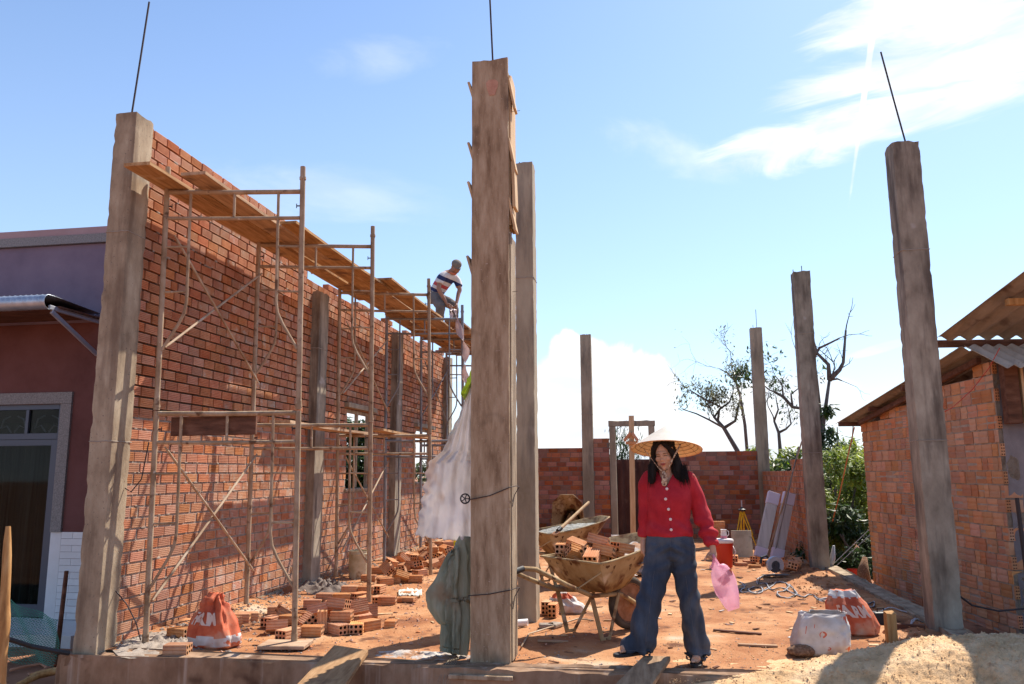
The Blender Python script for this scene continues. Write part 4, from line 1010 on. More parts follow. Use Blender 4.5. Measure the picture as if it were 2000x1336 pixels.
# bricks on the right by the cooler and the panels
G4 = 'bricks lying by the cooler and the low side wall'
for p, zc, a, b_, c_, me, l in (((1436, 1092), .06, 82, 90, 0, HB, 'brick on edge between the red cooler and the pale board'), ((1477, 1093), .06, 60, 0, 8, HB, 'brick in front of the leaning white panels, left one'), ((1497, 1098), .045, 35, 0, 0, HB, 'brick with six holes in front of the leaning white panels'),
    ((1463, 1097), .02, 5, 0, 0, HB3, 'thin split brick behind the coil of cable'), ((1474, 1106), .02, -8, 0, 0, HB3, 'thin split brick in front of the pale board'), ((1447, 1100), .02, 10, 0, 0, HB3, 'thin split brick beside the brick on edge'), ((1515, 1097), .05, 20, 10, 0, HB, 'brick beside the saw, under the panels')):
    lb(p, zc, a, b_, c_, l, me, G4, 'broken_brick' if me is HB3 else 'hollow_brick')
for k in range(12):
    lb((1535+BR.uniform(-12, 40), 1103+BR.uniform(-9, 9)), .05+.05*BR.random(), BR.uniform(0, 180), BR.uniform(-25, 25), BR.uniform(-25, 25), ('whole' if k % 2 else 'half')+' dull brick in the dusty rubble at the foot of the right column', HB if k % 2 else HB2, 'bricks in the rubble by the right column')
for k in range(4):
    lb(Vector((1.10+.01*(k % 2), 13.45, .29+.083*k)), .29+.083*k, 4+(k*7) % 9, 0, 0, 'brick in the low stack behind the red cooler', HB, 'bricks stacked behind the cooler')
for k in range(3): lb(Vector((1.12, 13.45, .045+.083*k)), .045+.083*k, 3*k, 0, 0, 'brick in the low stack behind the red cooler', HB, 'bricks stacked behind the cooler')
lb((1070, 1186), .06, 80, 90, 0, 'brick standing behind its neighbour, left of the white bag', HB, G2); lb((1081, 1191), .06, 86, 90, 0, 'brick with six dark holes facing out, left of the white bag', HB, G2)
for k, (px, py) in enumerate(((1068, 1222), (1082, 1221))):
    o = MB().box(-.07, .07, -.05, .05, -.02, .02).build('concrete_chunk', MT['mortar']); p = gr(px, py, .015); o.location = p; o.rotation_euler = (0, 0, .2+k); bevel(o, .012, 2); tag(o, ('left', 'right')[k]+'most grey concrete lump in front of the tall middle column', 'rubble')

# ------------------------------------------------------------------ wheelbarrows
MT['barrow'] = mat('rusty_mud_caked_steel', [(.20,.12,.055), (.34,.24,.125), (.42,.33,.20)], 3.5, rough=.8, bump=.35, bscale=24, metal=.15, spots=[((.13,.055,.025), 5, .52, .10), ((.09,.04,.02), 16, .62, .06), ((.52,.42,.30), 4, .62, .08)], bdist=.006)
MT['rust'] = mat('rust', [(.16,.065,.03), (.27,.12,.06), (.36,.20,.12)], 9, rough=.85, bump=.3, metal=.1)
MT['rubber'] = mat('dusty_rubber', [(.035,.03,.027), (.10,.075,.055)], 8, rough=.9, bump=.2)
MT['grip'] = plain('black_grip', (.02,.02,.022), .5)
MT['wetmix'] = mat('wet_mortar_mix', [(.15,.15,.135), (.26,.26,.24), (.36,.36,.33)], 14, rough=.8, bump=1.0, bscale=40, bdist=.02)
def tray_rings():
    def ring(x0, x1, w0, w1, z0, z1, n=7):
        r = []; cr = .09
        pts = [(x0, -w0), (x1-cr*1.6, -w1), (x1, -w1*.45), (x1, w1*.45), (x1-cr*1.6, w1), (x0, w0)]
        out = []
        for i in range(len(pts)):
            a, b = pts[i], pts[(i+1) % len(pts)]
            for k in range(n):
                t_ = k/n; x = a[0]+(b[0]-a[0])*t_; y = a[1]+(b[1]-a[1])*t_; f = (x-x0)/(x1-x0)
                out.append((x, y, z0+(z1-z0)*f**1.5))
        return out
    return ring
def wheelbarrow(label, loc, rz):
    t_ = thing('wheelbarrow', label, 'wheelbarrow', (0, 0, 0), None); ring = tray_rings(); n7 = 7
    m = MB(); outer = [ring(-.17, .76, .385, .30, .63, .80), ring(-.155, .745, .375, .29, .622, .785), ring(-.06, .58, .31, .21, .47, .55), ring(.02, .44, .24, .15, .37, .39)]
    inner = [[(x*.985+.003, y*.985, z+.006) for x, y, z in r] for r in outer[::-1]]
    rings = outer+inner; m.loft(rings, cap=False); nn = len(outer[0])
    b0 = len(outer)-1; base = [i+b0*nn for i in range(nn)]; m.f.append(tuple(base[::-1])); m.m.append(0); m.f.append(tuple(i+nn for i in base)); m.m.append(0)
    for i in range(nn):   # close the rim
        m.f.append((i, (i+1) % nn, (len(rings)-1)*nn+(i+1) % nn, (len(rings)-1)*nn+i)); m.m.append(0)
    m.build('tray', MT['barrow'], t_, smooth='auto')
    m = MB(); r0 = outer[0]; m.tube([Vector(p) for p in r0]+[Vector(r0[0])], .010, 7); m.build('tray_rim', MT['barrow'], t_, smooth=True)
    for s in (-1, 1):
        rail = MB(); rail.tube([(-1.02, s*.29, .60), (-.86, s*.29, .635), (-.74, s*.285, .62), (-.40, s*.26, .47), (-.12, s*.225, .36), (.10, s*.17, .345), (.30, s*.115, .33), (.50, s*.075, .235)], .019, 9)
        q = rail.build('rail', MT['barrow'], t_, smooth=True)
        g_ = MB(); g_.tube([(-1.03, s*.29, .598), (-.86, s*.29, .635)], .023, 9); g_.build('grip', MT['grip'], q, smooth='auto')
        lg = MB()
        def bar(a, b, w=.02, th=.005):
            a, b = Vector(a), Vector(b); d = b-a; sd_ = Vector((d.z, 0, -d.x)).normalized()*w; u_ = Vector((0, 1, 0))*th
            lg.prism([a-sd_-u_, a+sd_-u_, a+sd_+u_, a-sd_+u_], d)
        bar((-.12, s*.222, .36), (-.015, s*.225, .0)); bar((-.025, s*.225, .010), (.07, s*.225, .010), .012); bar((.06, s*.225, .0), (.25, s*.150, .345), .014)
        lg.build('leg', MT['barrow'], t_)
        st = MB(); st.tube([(-.30, s*.25, .43), (-.10, s*.34, .56)], .006, 6); st.build('stay', MT['barrow'], t_)
    w = MB(); k = 28; prof = []
    for a in range(10):
        b = 2*pi*a/10; prof.append((.188+.038*cos(b), .036*sin(b)))
    cx, cz = .50, .226
    rings = [[(cx+r*cos(2*pi*i/k), y, cz+r*sin(2*pi*i/k)) for r, y in prof] for i in range(k)]
    n10 = 10; vs = [p for r in rings for p in r]
    w.add(vs, [(i*n10+j, ((i+1) % k)*n10+j, ((i+1) % k)*n10+(j+1) % n10, i*n10+(j+1) % n10) for i in range(k) for j in range(n10)])
    wh = w.build('tyre', MT['rubber'], t_, smooth=True)
    w = MB()
    rot = Matrix.Translation((cx, 0, cz)) @ Matrix.Rotation(pi/2, 4, 'X')
    w.lathe([(.165, -.022), (.168, -.03), (.150, -.012), (.10, -.018), (.055, -.03), (.04, -.05), (.0, -.05)], 24, mat=rot)
    w.lathe([(.0, .05), (.04, .05), (.055, .03), (.10, .018), (.150, .012), (.168, .03), (.165, .022)], 24, mat=rot)
    w.lathe([(.022, -.085), (.022, .085)], 10, mat=rot)
    w.build('rim', MT['rust'], wh, smooth='auto')
    t_.location = loc; t_.rotation_euler = (0, 0, rz); return t_
WBL = Vector((-.55, 7.02, .0)); wb = wheelbarrow('mud caked wheelbarrow full of hollow bricks beside the walking woman', WBL, radians(45))
WB_M = Matrix.Translation(WBL) @ Matrix.Rotation(radians(45), 4, 'Z')
def inb(x, y, z): return WB_M @ Vector((x, y, z))
GB = 'hollow bricks loaded in the wheelbarrow'
for (x, y, z, a, b_, c_, l) in ((.12, -.03, .70, -52, -16, 14, 'topmost brick in the wheelbarrow, ridged face up'), (.06, -.21, .63, -62, -14, 10, 'ridged brick along the near rim of the wheelbarrow'), (.22, -.16, .62, -30, -6, 16, None), (.30, -.22, .64, 0, 0, 10, 'brick at the right end of the load, holes towards the woman'),
    (-.02, .16, .66, -62, 10, 18, None), (-.06, .28, .62, -10, 18, -18, 'pinkish ridged brick leaning at the left end of the load'), (-.10, .33, .63, 45, 0, 0, 'brick end with holes at the far left corner of the load'), (.0, -.02, .60, 30, 60, 0, None), (-.08, .08, .60, -20, -40, 20, None),
    (.12, .10, .62, 10, 10, 0, None), (.22, .02, .60, -40, 0, 10, None), (.10, .24, .62, 50, 10, 10, None), (.05, -.1, .54, 0, 0, 0, None), (.2, -.1, .54, 80, 0, 0, None), (.0, .1, .52, 40, 0, 0, None), (.15, .12, .53, 10, 0, 0, None), (-.09, -.2, .59, 35, 0, -20, None), (.34, -.05, .60, 30, 8, 0, None)):
    x, y, z = x*.85+.06, y*.72+.02, z+.07
    p = inb(x, y, z); lb(p, z, 45+a, b_, c_, l or 'hollow brick among the others loaded in the %s of the wheelbarrow' % ('rear' if x < .12 else 'nose'), HB, GB)
m = MB()
def pw(u, v):
    p = inb(.36+.36*u, -.27+.54*v, .0); z = .58+.16*u*u+.05*sin(pi*v)*sin(pi*u)+.012*mn.noise(Vector((u*6, v*9, 1))); return (p.x, p.y, z)
m.grid(pw, 18, 24); tag(m.build('cement_dust', MT['powder'], smooth=True), 'pale cement dust caked in the nose of the loaded wheelbarrow', 'cement', kind='stuff')
# second barrow with mixed mortar and a shovel handle
wb2 = copy_thing(wb, (-1.22, 10.15, 0), radians(28), 'wheelbarrow of wet grey mortar behind the tall middle column')
WB2 = Matrix.Translation((-1.22, 10.15, 0)) @ Matrix.Rotation(radians(28), 4, 'Z'); m = MB()
def mx(u, v):
    a = 2*pi*v; x = .27+.40*u*cos(a); y = .30*u*sin(a)*(1-.22*(x-.27)/.4); z = .64+.10*max(0, (x+.1)/.8)**1.6+.05*(1-u*u)+.016*mn.noise(Vector((x*14, y*14, 1)))+.01*mn.noise(Vector((x*40, y*40, 1)))
    return WB2 @ Vector((x, y, z-.015))
m.grid(mx, 14, 40); tag(m.build('mortar_mix', MT['wetmix'], smooth=True), 'lumpy wet grey mortar filling the second wheelbarrow', 'mortar')
m = MB(); a, b = at(1094, 1033, 9.75), at(1150, 981, 10.25); m.tube([a, a.lerp(b, .5), b], [.021, .019, .018], 10); sh = thing('shovel', 'shovel with a pale wooden handle stuck in the wet mortar', 'shovel', tuple(a))
m.build('handle', MT['wood_new'], sh, smooth='auto'); m = MB(); d = (a-b).normalized(); m.tube([a-d*.02, a+d*.05], [.026, .028], 10); m.build('socket', MT['grip'], sh, smooth='auto')
m = MB(); sd_ = d.cross(Vector((0, 0, 1))).normalized(); m.prism([a+d*.05-sd_*.02, a+d*.05+sd_*.02, a+d*.07+sd_*.05, a+d*.12+sd_*.045, a+d*.14, a+d*.12-sd_*.045, a+d*.07-sd_*.05], (0, 0, -.004)); m.build('blade', MT['rust'], sh)
# third barrow tipped up against the back wall
copy_thing(wb, (-1.45, 16.85, .06), None, 'empty wheelbarrow tipped up on its nose against the far wall', rot=(0, radians(-82), radians(78)))

# ------------------------------------------------------------------ buckets, cooler, tools
MT['bucket'] = mat('stained_bucket', [(.38,.30,.17), (.52,.44,.29), (.58,.52,.38)], 5, rough=.7, bump=.1, spots=[((.25,.15,.07), 5, .58, .1)])
def bucket(name, label, loc, r0, r1, h_, material, handle=None, band=True):
    t_ = thing(name, label, 'bucket', loc); m = MB()
    m.lathe([(0, 0), (r0, 0), (r0*.4+r1*.6, h_*.6), (r1*.985, h_*.86), (r1+.006, h_*.87), (r1+.006, h_*.90), (r1, h_*.91), (r1, h_), (r1-.006, h_), (r1-.01, h_*.8), (r0-.01, .012), (0, .012)], 28); m.build('pail', material, t_, smooth='auto', local=True)
    if handle:
        m = MB(); m.tube([(r1*cos(a), handle[0]*abs(sin(a)), h_-.02+handle[1]*sin(a)) for a in [pi*i/12 for i in range(13)]], .0035, 6); m.build('handle', MT['steelwhite'], t_, smooth=True, local=True)
    return t_
p = gr(700, 1130, .0); bucket('bucket', 'tall stained cream bucket at the foot of the long brick wall', (p.x, p.y, 0), .125, .135, .36, MT['bucket'])
p = at(1130, 1082, 11.4); bucket('bucket', 'black bucket with a wire handle behind the loaded wheelbarrow', (p.x, 11.4, 0.0), .11, .135, .29, MT['grip'], (.05, .07))
MT['red_plastic'] = plain('red_plastic', (.55,.035,.015), .35); MT['white_plastic'] = plain('white_plastic', (.72,.68,.68), .4)
MT['pink_plastic'] = plain('pink_plastic', (.75,.25,.32), .4)
p = gr(1415, 1108); ck = thing('drinks_cooler', 'round red drinks cooler with a white lid behind the woman', 'cooler', (p.x, p.y, 0))
m = MB(); m.lathe([(0, 0), (.112, 0), (.118, .02), (.135, .34), (.13, .345), (0, .345)], 30); m.build('body', MT['red_plastic'], ck, smooth='auto', local=True)
m = MB(); m.lathe([(0, .346), (.142, .346), (.146, .36), (.146, .385), (.135, .40), (.05, .405), (0, .405)], 30); m.build('lid', MT['white_plastic'], ck, smooth='auto', local=True)
m = MB(); m.tube([(-.128, 0, .30), (-.165, -.02, .22), (-.128, 0, .12)], .009, 6); m.tube([(.128, 0, .30), (.165, -.02, .22), (.128, 0, .12)], .009, 6); m.build('handle', MT['white_plastic'], ck, smooth=True, local=True)
jg = thing('jug', 'small white plastic jug with pink drink standing on the red cooler', 'jug', (p.x+.01, p.y, .407))
m = MB(); m.lathe([(0, 0), (.042, 0), (.044, .03), (.040, .115), (.046, .125), (.044, .127), (.036, .12), (0, .12)], 20); m.build('body', MT['white_plastic'], jg, smooth='auto', local=True)
m = MB(); m.lathe([(0, .002), (.0452, .002), (.0450, .038), (0, .038)], 20); m.build('drink', MT['pink_plastic'], jg, smooth='auto', local=True)
m = MB(); m.tube([(.042, 0, .11), (.072, 0, .10), (.072, 0, .05), (.044, 0, .03)], .006, 6); m.build('handle', MT['white_plastic'], jg, smooth=True, local=True)
# survey tripod
MT['yellow'] = plain('yellow_paint', (.62,.40,.02), .45)
tp = thing('tripod', 'yellow survey tripod with a black head in front of the back wall', 'tripod', (1.60, 14.5, 0)); hz = .70
for k, (dx, dy) in enumerate(((-.17, -.10), (.24, -.04), (.02, .22))):
    m = MB(); a = Vector((1.60, 14.5, hz)); b = Vector((1.60+dx, 14.5+dy, .0)); sd_ = Vector((.02, 0, 0))
    for q in (-1, 1): m.tube([a+sd_*q*1.2, a.lerp(b, .58)+sd_*q*.9], .011, 6)
    m.tube([a.lerp(b, .50), b], [.012, .008], 6); m.build('leg', MT['yellow'], tp, smooth='auto')
m = MB(); m.lathe([(0, hz-.01), (.06, hz-.01), (.065, hz+.02), (.03, hz+.035), (.02, hz+.06), (0, hz+.06)], 16, c=(1.60, 14.5, 0)); m.build('head', MT['grip'], tp, smooth='auto')
m = MB(); m.tube([(1.60, 14.5, hz+.05), (1.60, 14.5, hz+.17)], .010, 8); m.build('screw', MT['steelwhite'], tp)
MT['ply'] = mat('stained_board', [(.30,.25,.17), (.46,.40,.29), (.52,.47,.36)], 4, rough=.9, bump=.15, spots=[((.16,.13,.10), 4, .56, .1)])
m = MB(); m.box(-.155, .165, -.012, .012, 0, .43); o = m.build('board', MT['ply']); o.location = (1.48, 13.62, 0); o.rotation_euler = (radians(-14), 0, .05); bevel(o, .004); tag(o, 'small square stained board propped in front of the yellow tripod', 'board')
# two wrapped panel packs leaning on the low side wall
MT['pack'] = mat('wrapped_panels', [(.34,.34,.33), (.46,.46,.45), (.55,.55,.54)], 3, (6, 1, .5), rough=.35, bump=.2, spec=.6)
MT['cap'] = plain('lavender_cardboard', (.62,.58,.68), .6)
for k, (bx_, by_, tx, ty, l) in enumerate(((1.72, 13.45, 2.03, 13.70, 'left wrapped pack of long panels leaning on the low side wall'), (1.95, 13.30, 2.235, 13.50, 'right wrapped pack of long panels leaning on the low side wall'))):
    t_ = thing('panel_pack', l, 'panels', (bx_, by_, 0), 'wrapped panel packs')
    a = Vector((bx_, by_, .02)); b = Vector((tx, ty, 1.02)); ax_ = (b-a); sdx = Vector((1, .15, 0)); sdx = (sdx-ax_.normalized()*sdx.dot(ax_.normalized())).normalized(); nn_ = ax_.normalized().cross(sdx)
    def seg(f0, f1, w, th, nm, mt_):
        q = MB(); c0 = a+ax_*f0; c1 = a+ax_*f1; q.prism([c0-sdx*w-nn_*th, c0+sdx*w-nn_*th, c0+sdx*w+nn_*th, c0-sdx*w+nn_*th], c1-c0); o = q.build(nm, MT[mt_], t_); bevel(o, .006, 2)
    seg(.151, .819, .085, .045, 'panels', 'pack'); seg(0, .15, .092, .052, 'end_cap', 'cap'); seg(.82, 1, .092, .052, 'end_cap', 'cap')
    q = MB()
    for f in (.3, .5, .7): q.ell(a+ax_*f+sdx*.087-nn_*.01, (.008, .012, .012), 8, 6)
    q.build('knot_holes', MT['grip'], t_, kind='stuff')
for k, (p0, p1, r_, mt_, l) in enumerate(((gr(1497, 1092), at(1566, 862, 13.3), .013, 'scaf', 'longer thin pole leaning over the panel packs'), (gr(1510, 1094), at(1560, 872, 13.2), .010, 'scaf_grey', 'shorter thin rod leaning over the panel packs'))):
    m = MB(); m.tube([p0, p1], r_, 7); tag(m.build('pole', MT[mt_], smooth='auto'), l, 'pole')
# circular saw
p = gr(1516, 1128); sw_ = thing('circular_saw', 'grey and black circular saw lying by the cable loops', 'saw', (p.x, p.y, .0), None, radians(20))
m = MB(); c = Vector((0, 0, .16)); R2_ = Matrix.Translation(c) @ Matrix.Rotation(pi/2, 4, 'X')
m.loft([[(r*cos(a), y, .15+r*sin(a)) for r, y in ((.062, -.012), (.112, -.012), (.118, -.006), (.118, .03), (.062, .03))] for a in [radians(-35)+radians(250)*i/22 for i in range(23)]]); m.build('guard', MT['steelwhite'], sw_, smooth='auto', local=True)
m = MB(); m.loft([[((.096 if i % 2 else .088)*cos(2*pi*i/40), y, .15+(.096 if i % 2 else .088)*sin(2*pi*i/40)) for i in range(40)] for y in (.006, .010)]); m.tube([(0, -.01, .15), (0, .03, .15)], .022, 12); m.build('blade', MT['alu'], sw_, smooth='auto', local=True)
m = MB(); m.box(-.17, .17, -.075, .07, .03, .037); m.build('base_plate', MT['grip'], sw_, local=True)
m = MB(); m.tube([(0, .03, .16), (.0, .19, .15)], [.052, .045], 14); m.tube([(-.02, .06, .20), (-.09, .07, .27), (-.16, .06, .25), (-.18, .05, .18)], .016, 8); m.build('motor_and_handle', MT['grip'], sw_, smooth='auto', local=True)
# cables: a black one and a white one twisted together
MT['cab_w'] = plain('white_cable', (.42,.42,.44), .5); MT['cab_b'] = plain('black_cable', (.02,.02,.025), .5)
def cable(pts, off, material, label, seed, r=.0055):
    r_ = random.Random(seed); P = []
    q = [gr(x, y, .012) for x, y in pts]
    for i in range(len(q)-1):           # Catmull-Rom through the traced points
        p0, p1, p2, p3 = q[max(i-1, 0)], q[i], q[i+1], q[min(i+2, len(q)-1)]
        for k in range(6):
            t_ = k/6; v = .5*((2*p1)+(p2-p0)*t_+(2*p0-5*p1+4*p2-p3)*t_*t_+(3*p1-p0-3*p2+p3)*t_**3); P.append(v)
    P2 = []
    for i, v in enumerate(P):
        w_ = .016*mn.noise(Vector((i*.13, off*9, seed))); x, y = v.x+off*cos(i*.4)*.9+w_, v.y+off*sin(i*.3)*1.6+w_
        P2.append((x, y, floor_z(x, y)+.010+.02*max(0, mn.noise(Vector((i*.17, seed, 2))))))
    m = MB(); m.tube(P2, r, 6); return tag(m.build('cable', material, smooth=True), label, 'cable')
C1 = [(1442, 1137), (1450, 1139), (1455, 1147), (1447, 1152), (1452, 1157), (1480, 1158), (1490, 1152), (1482, 1146), (1462, 1150), (1475, 1156), (1500, 1148), (1512, 1140), (1522, 1134), (1540, 1142), (1533, 1152), (1518, 1155), (1524, 1165), (1545, 1166), (1556, 1160), (1550, 1148), (1540, 1140)]
C2 = [(1512, 1120), (1484, 1128), (1480, 1140), (1495, 1138), (1506, 1150), (1530, 1148), (1548, 1158), (1570, 1166), (1585, 1162), (1602, 1172), (1630, 1168), (1634, 1174), (1606, 1176), (1600, 1172), (1640, 1176), (1662, 1180), (1680, 1192), (1703, 1190), (1708, 1184), (1690, 1184), (1672, 1176), (1660, 1162), (1655, 1156)]
cable(C1, .006, MT['cab_w'], 'white cable looped on the red floor near the saw', 1); cable(C1, -.014, MT['cab_b'], 'black cable looped beside the white one near the saw', 2)
cable(C2, .006, MT['cab_w'], 'white cable trailing from the saw towards the right sacks', 3); cable(C2, -.014, MT['cab_b'], 'black cable trailing from the saw towards the right sacks', 4)
cable([(1712, 1200), (1750, 1196), (1784, 1203), (1788, 1212), (1780, 1222), (1800, 1216), (1812, 1208)], 0, MT['cab_w'], 'short white cable by the wooden peg and the kerb', 5, .006)
# odds and ends by the right column
def peg(px, py, w, h_, label, material, name='peg', rz=0, d=None):
    p = gr(px, py); m = MB(); rough_box(m, -w/2, w/2, -(d or w)/2, (d or w)/2, -.08, h_, .04, .002, .004, px); o = m.build(name, material, smooth='auto'); o.location = (p.x, p.y, 0); o.rotation_euler = (0, 0, rz); return tag(o, label, 'peg')
peg(1742, 1256, .075, .235, 'squared wooden peg driven in beside the sand heap', MT['post'], rz=.1)
p = gr(1772, 1234); o = MB().box(-.14, .14, -.02, .02, 0, .06).build('timber_offcut', MT['darkwood']); o.location = (p.x, p.y, .004); o.rotation_euler = (0, 0, -.12); bevel(o, .003); tag(o, 'short brown timber offcut right of the wooden peg', 'timber')
p = gr(1722, 1222); tb = thing('tool_case', 'black tool case in the rubble by the kerb', 'case', (p.x, p.y, .0), None, .2)
m = MB(); m.box(-.08, .08, -.05, .05, .005, .12); bevel(m.build('shell', MT['grip'], tb, local=True), .012, 2); m = MB(); m.tube([(-.03, 0, .12), (-.03, 0, .15), (.03, 0, .15), (.03, 0, .12)], .006, 6); m.build('handle', MT['grip'], tb, local=True)
p = gr(1692, 1218); o = MB().box(-.05, .05, -.03, .03, 0, .055).build('timber_offcut', MT['plank']); o.location = (p.x+.12, p.y, .0); tag(bevel(o, .004), 'small pale timber block beside the black tool case', 'timber')
m = MB(); a = gr(1008, 1218, .03); b = gr(1031, 1216, .03); rr = .032; m.loft([[Vector((a.x, a.y, rr))+Vector((0, cos(t_)*rr, sin(t_)*rr)) for t_ in [2*pi*i/14 for i in range(14)]], [Vector((b.x, b.y, rr))+Vector((0, cos(t_)*rr, sin(t_)*rr)) for t_ in [2*pi*i/14 for i in range(14)]],
    [Vector((b.x, b.y, rr))+Vector((0, cos(t_)*rr*.8, sin(t_)*rr*.8)) for t_ in [2*pi*i/14 for i in range(14)]], [Vector((b.x-.03, b.y, rr))+Vector((0, cos(t_)*rr*.8, sin(t_)*rr*.8)) for t_ in [2*pi*i/14 for i in range(14)]]]); tag(m.build('pvc_pipe', MT['white_plastic'], smooth='auto'), 'short cut of white plastic pipe at the foot of the columns', 'pipe')
m = MB(); m.tube([gr(1018, 1263, .01), gr(1033, 1238, .012), gr(1075, 1225, .02), gr(1130, 1208, .02), gr(1160, 1212, .01)], .007, 6); tag(m.build('steel_rod', MT['steel_clean'], smooth=True), 'bent thin steel rod lying between the column and the wheelbarrow', 'rod')
# planks leading down off the sill
def ramp(label, tl, tr, bl_, br_, th=.03):
    m = MB(); n = 14; rings = []
    for i in range(n+1):
        t_ = i/n; a = Vector(tl).lerp(Vector(bl_), t_); b = Vector(tr).lerp(Vector(br_), t_); e = .008*mn.noise(Vector((t_*6, a.x, 1))); e2 = .010*mn.noise(Vector((t_*5, b.x, 5))); s = (b-a).normalized(); sag = Vector((0, 0, -.012*sin(pi*t_)))
        nz = Vector((0, 0, th)); rings.append([a+s*e+sag-nz, b+s*e2+sag-nz, b+s*e2+sag, a+s*e+sag])
    m.loft(rings); o = m.build('plank', MT['deck']); return tag(o, label, 'plank', 'planks leading down from the front sill')
ramp('worn plank leading down from the front sill left of the middle column', (-2.365, 5.99, .082), (-2.065, 5.90, .072), (-2.26, 3.0, -.335), (-1.80, 3.0, -.335))
ramp('worn plank under the walking woman\'s front foot', (-.06, 5.97, .080), (.12, 5.97, .080), (-1.05, 3.3, -.29), (-.62, 3.3, -.29))

# ------------------------------------------------------------------ sacks
def lettered(text, size, font_w=0):
    cu = bpy.data.curves.new('lettering', 'FONT'); cu.body = text; cu.size = size; cu.resolution_u = 4; cu.align_x = 'CENTER'; cu.offset = .004*size/.1
    o = bpy.data.objects.new('tmp_text', cu); COL.objects.link(o); bpy.context.view_layer.update()
    dg = bpy.context.evaluated_depsgraph_get(); me = bpy.data.meshes.new_from_object(o.evaluated_get(dg)); bpy.data.objects.remove(o)
    bm = bmesh.new(); bm.from_mesh(me); bmesh.ops.triangulate(bm, faces=bm.faces)
    for _ in range(3):
        long = [e for e in bm.edges if e.calc_length() > size*.16]
        if long: bmesh.ops.subdivide_edges(bm, edges=long, cuts=1, use_grid_fill=False); bmesh.ops.triangulate(bm, faces=bm.faces)
    bm.to_mesh(me); bm.free(); return me
MT['sack_red'] = mat('orange_red_woven_sack', [(.40,.06,.025), (.56,.12,.05), (.60,.22,.12)], 5, rough=.7, bump=.35, bscale=50, spots=[((.56,.38,.27), 4, .55, .14), ((.28,.10,.05), 9, .64, .08)], wave=('Z', 120, .3, .4))
MT['sack_white'] = mat('dusty_white_woven_sack', [(.46,.40,.36), (.60,.55,.52), (.68,.64,.62)], 5, rough=.75, bump=.3, bscale=50, spots=[((.42,.24,.15), 3, .58, .12), ((.60,.17,.08), 8, .66, .03)], translucent=.12)
MT['print_white'] = plain('white_print', (.62,.46,.38), .8); MT['print_red'] = plain('red_print', (.50,.12,.07), .8); MT['print_blue'] = plain('violet_print', (.25,.18,.35), .8)
MT['gravel_fill'] = mat('brown_gravel', [(.10,.05,.03), (.22,.12,.07), (.30,.20,.13)], 60, rough=.95, bump=1, bscale=80)
def sack(label, px, py, rings, mats, bands=None, rz=0, neck=True, lean=(0, 0), seed=0, text=None, fold=.02, n=56, open_top=False, base=None):
    """rings: (height, half width, half depth, dx, dy); folded cloth surface round a filled body"""
    p = gr(px, py) if base is None else Vector(base); t_ = thing('sack', label, 'sack', (p.x, p.y, floor_z(p.x, p.y)), None, rz)
    m = MB(); R_ = []; N_ = 40
    def ctrl(t2):
        f = t2*(len(rings)-1); i = min(int(f), len(rings)-2); g_ = f-i; g_ = g_*g_*(3-2*g_)*.5+g_*.5
        return [a+(b-a)*g_ for a, b in zip(rings[i], rings[i+1])]
    def surf(t2, ang, off=0):
        h_, a, b, dx, dy = ctrl(t2); c, s = cos(ang), sin(ang); e = .72
        x = a*abs(c)**e*(1 if c > 0 else -1); y = b*abs(s)**e*(1 if s > 0 else -1)
        k = fold*(.4+1.1*t2)*(.6*sin(ang*7+3*mn.noise(Vector((t2*2, seed, 0)))+t2*2)+1.2*mn.noise(Vector((c*2.6, s*2.6+seed, t2*3.5)))+.7*mn.noise(Vector((c*6, s*6+seed, t2*8))))
        rr = 1+k/max(.04, (a+b)/2)+off/max(.04, (a+b)/2)
        return Vector((x*rr+dx+lean[0]*h_, y*rr+dy+lean[1]*h_, max(0, h_+(0 if t2 < .02 else .35*k))))
    for i in range(N_+1):
        t2 = i/N_; R_.append([surf(t2, 2*pi*j/n) for j in range(n)])
    m.loft(R_, cap=not open_top)
    if bands:
        base_ = 0
        for i in range(N_):
            for j in range(n):
                zz = i/N_+.045*mn.noise(Vector((j*.16, i*.1, seed)))+.02*mn.noise(Vector((j*.6, i*.3, seed)))
                mi = 0
                for lo, hi, k in bands:
                    if lo <= zz < hi: mi = k
                m.m[i*n+j] = mi
    o = m.build('body', mats, t_, smooth=True, local=True)
    if open_top: so_ = o.modifiers.new('cloth', 'SOLIDIFY'); so_.thickness = .003
    if text:
        for (tx, size, tc2, ang0, mt_) in text:
            me = lettered(tx, size); w_ = max(.05, ctrl(tc2)[1])
            hh = rings[-1][0]
            for v in me.vertices:
                ang = ang0+v.co.x/w_*1.05; t2 = tc2+(v.co.y)/hh*1.05; q = surf(max(0, min(1, t2)), ang, .0035); v.co = q
            me.materials.clear(); me.materials.append(MT[mt_]); q = bpy.data.objects.new('lettering', me); COL.objects.link(q); q.parent = t_
    return t_, surf
sack('red and white sack standing upright on the front sill, its neck twisted shut', 418, 1262, [(0, .175, .11, 0, 0), (.02, .20, .13, 0, 0), (.08, .20, .135, 0, 0), (.18, .165, .12, -.01, 0), (.27, .115, .09, -.015, 0), (.33, .08, .06, -.02, 0), (.375, .055, .045, -.01, 0), (.41, .03, .015, .005, 0)],
     [MT['sack_red'], MT['sack_white']], [(0.15, .29, 1)], 0, seed=3, text=[('FARM', .082, .44, -pi/2-.28, 'print_white')], fold=.024)
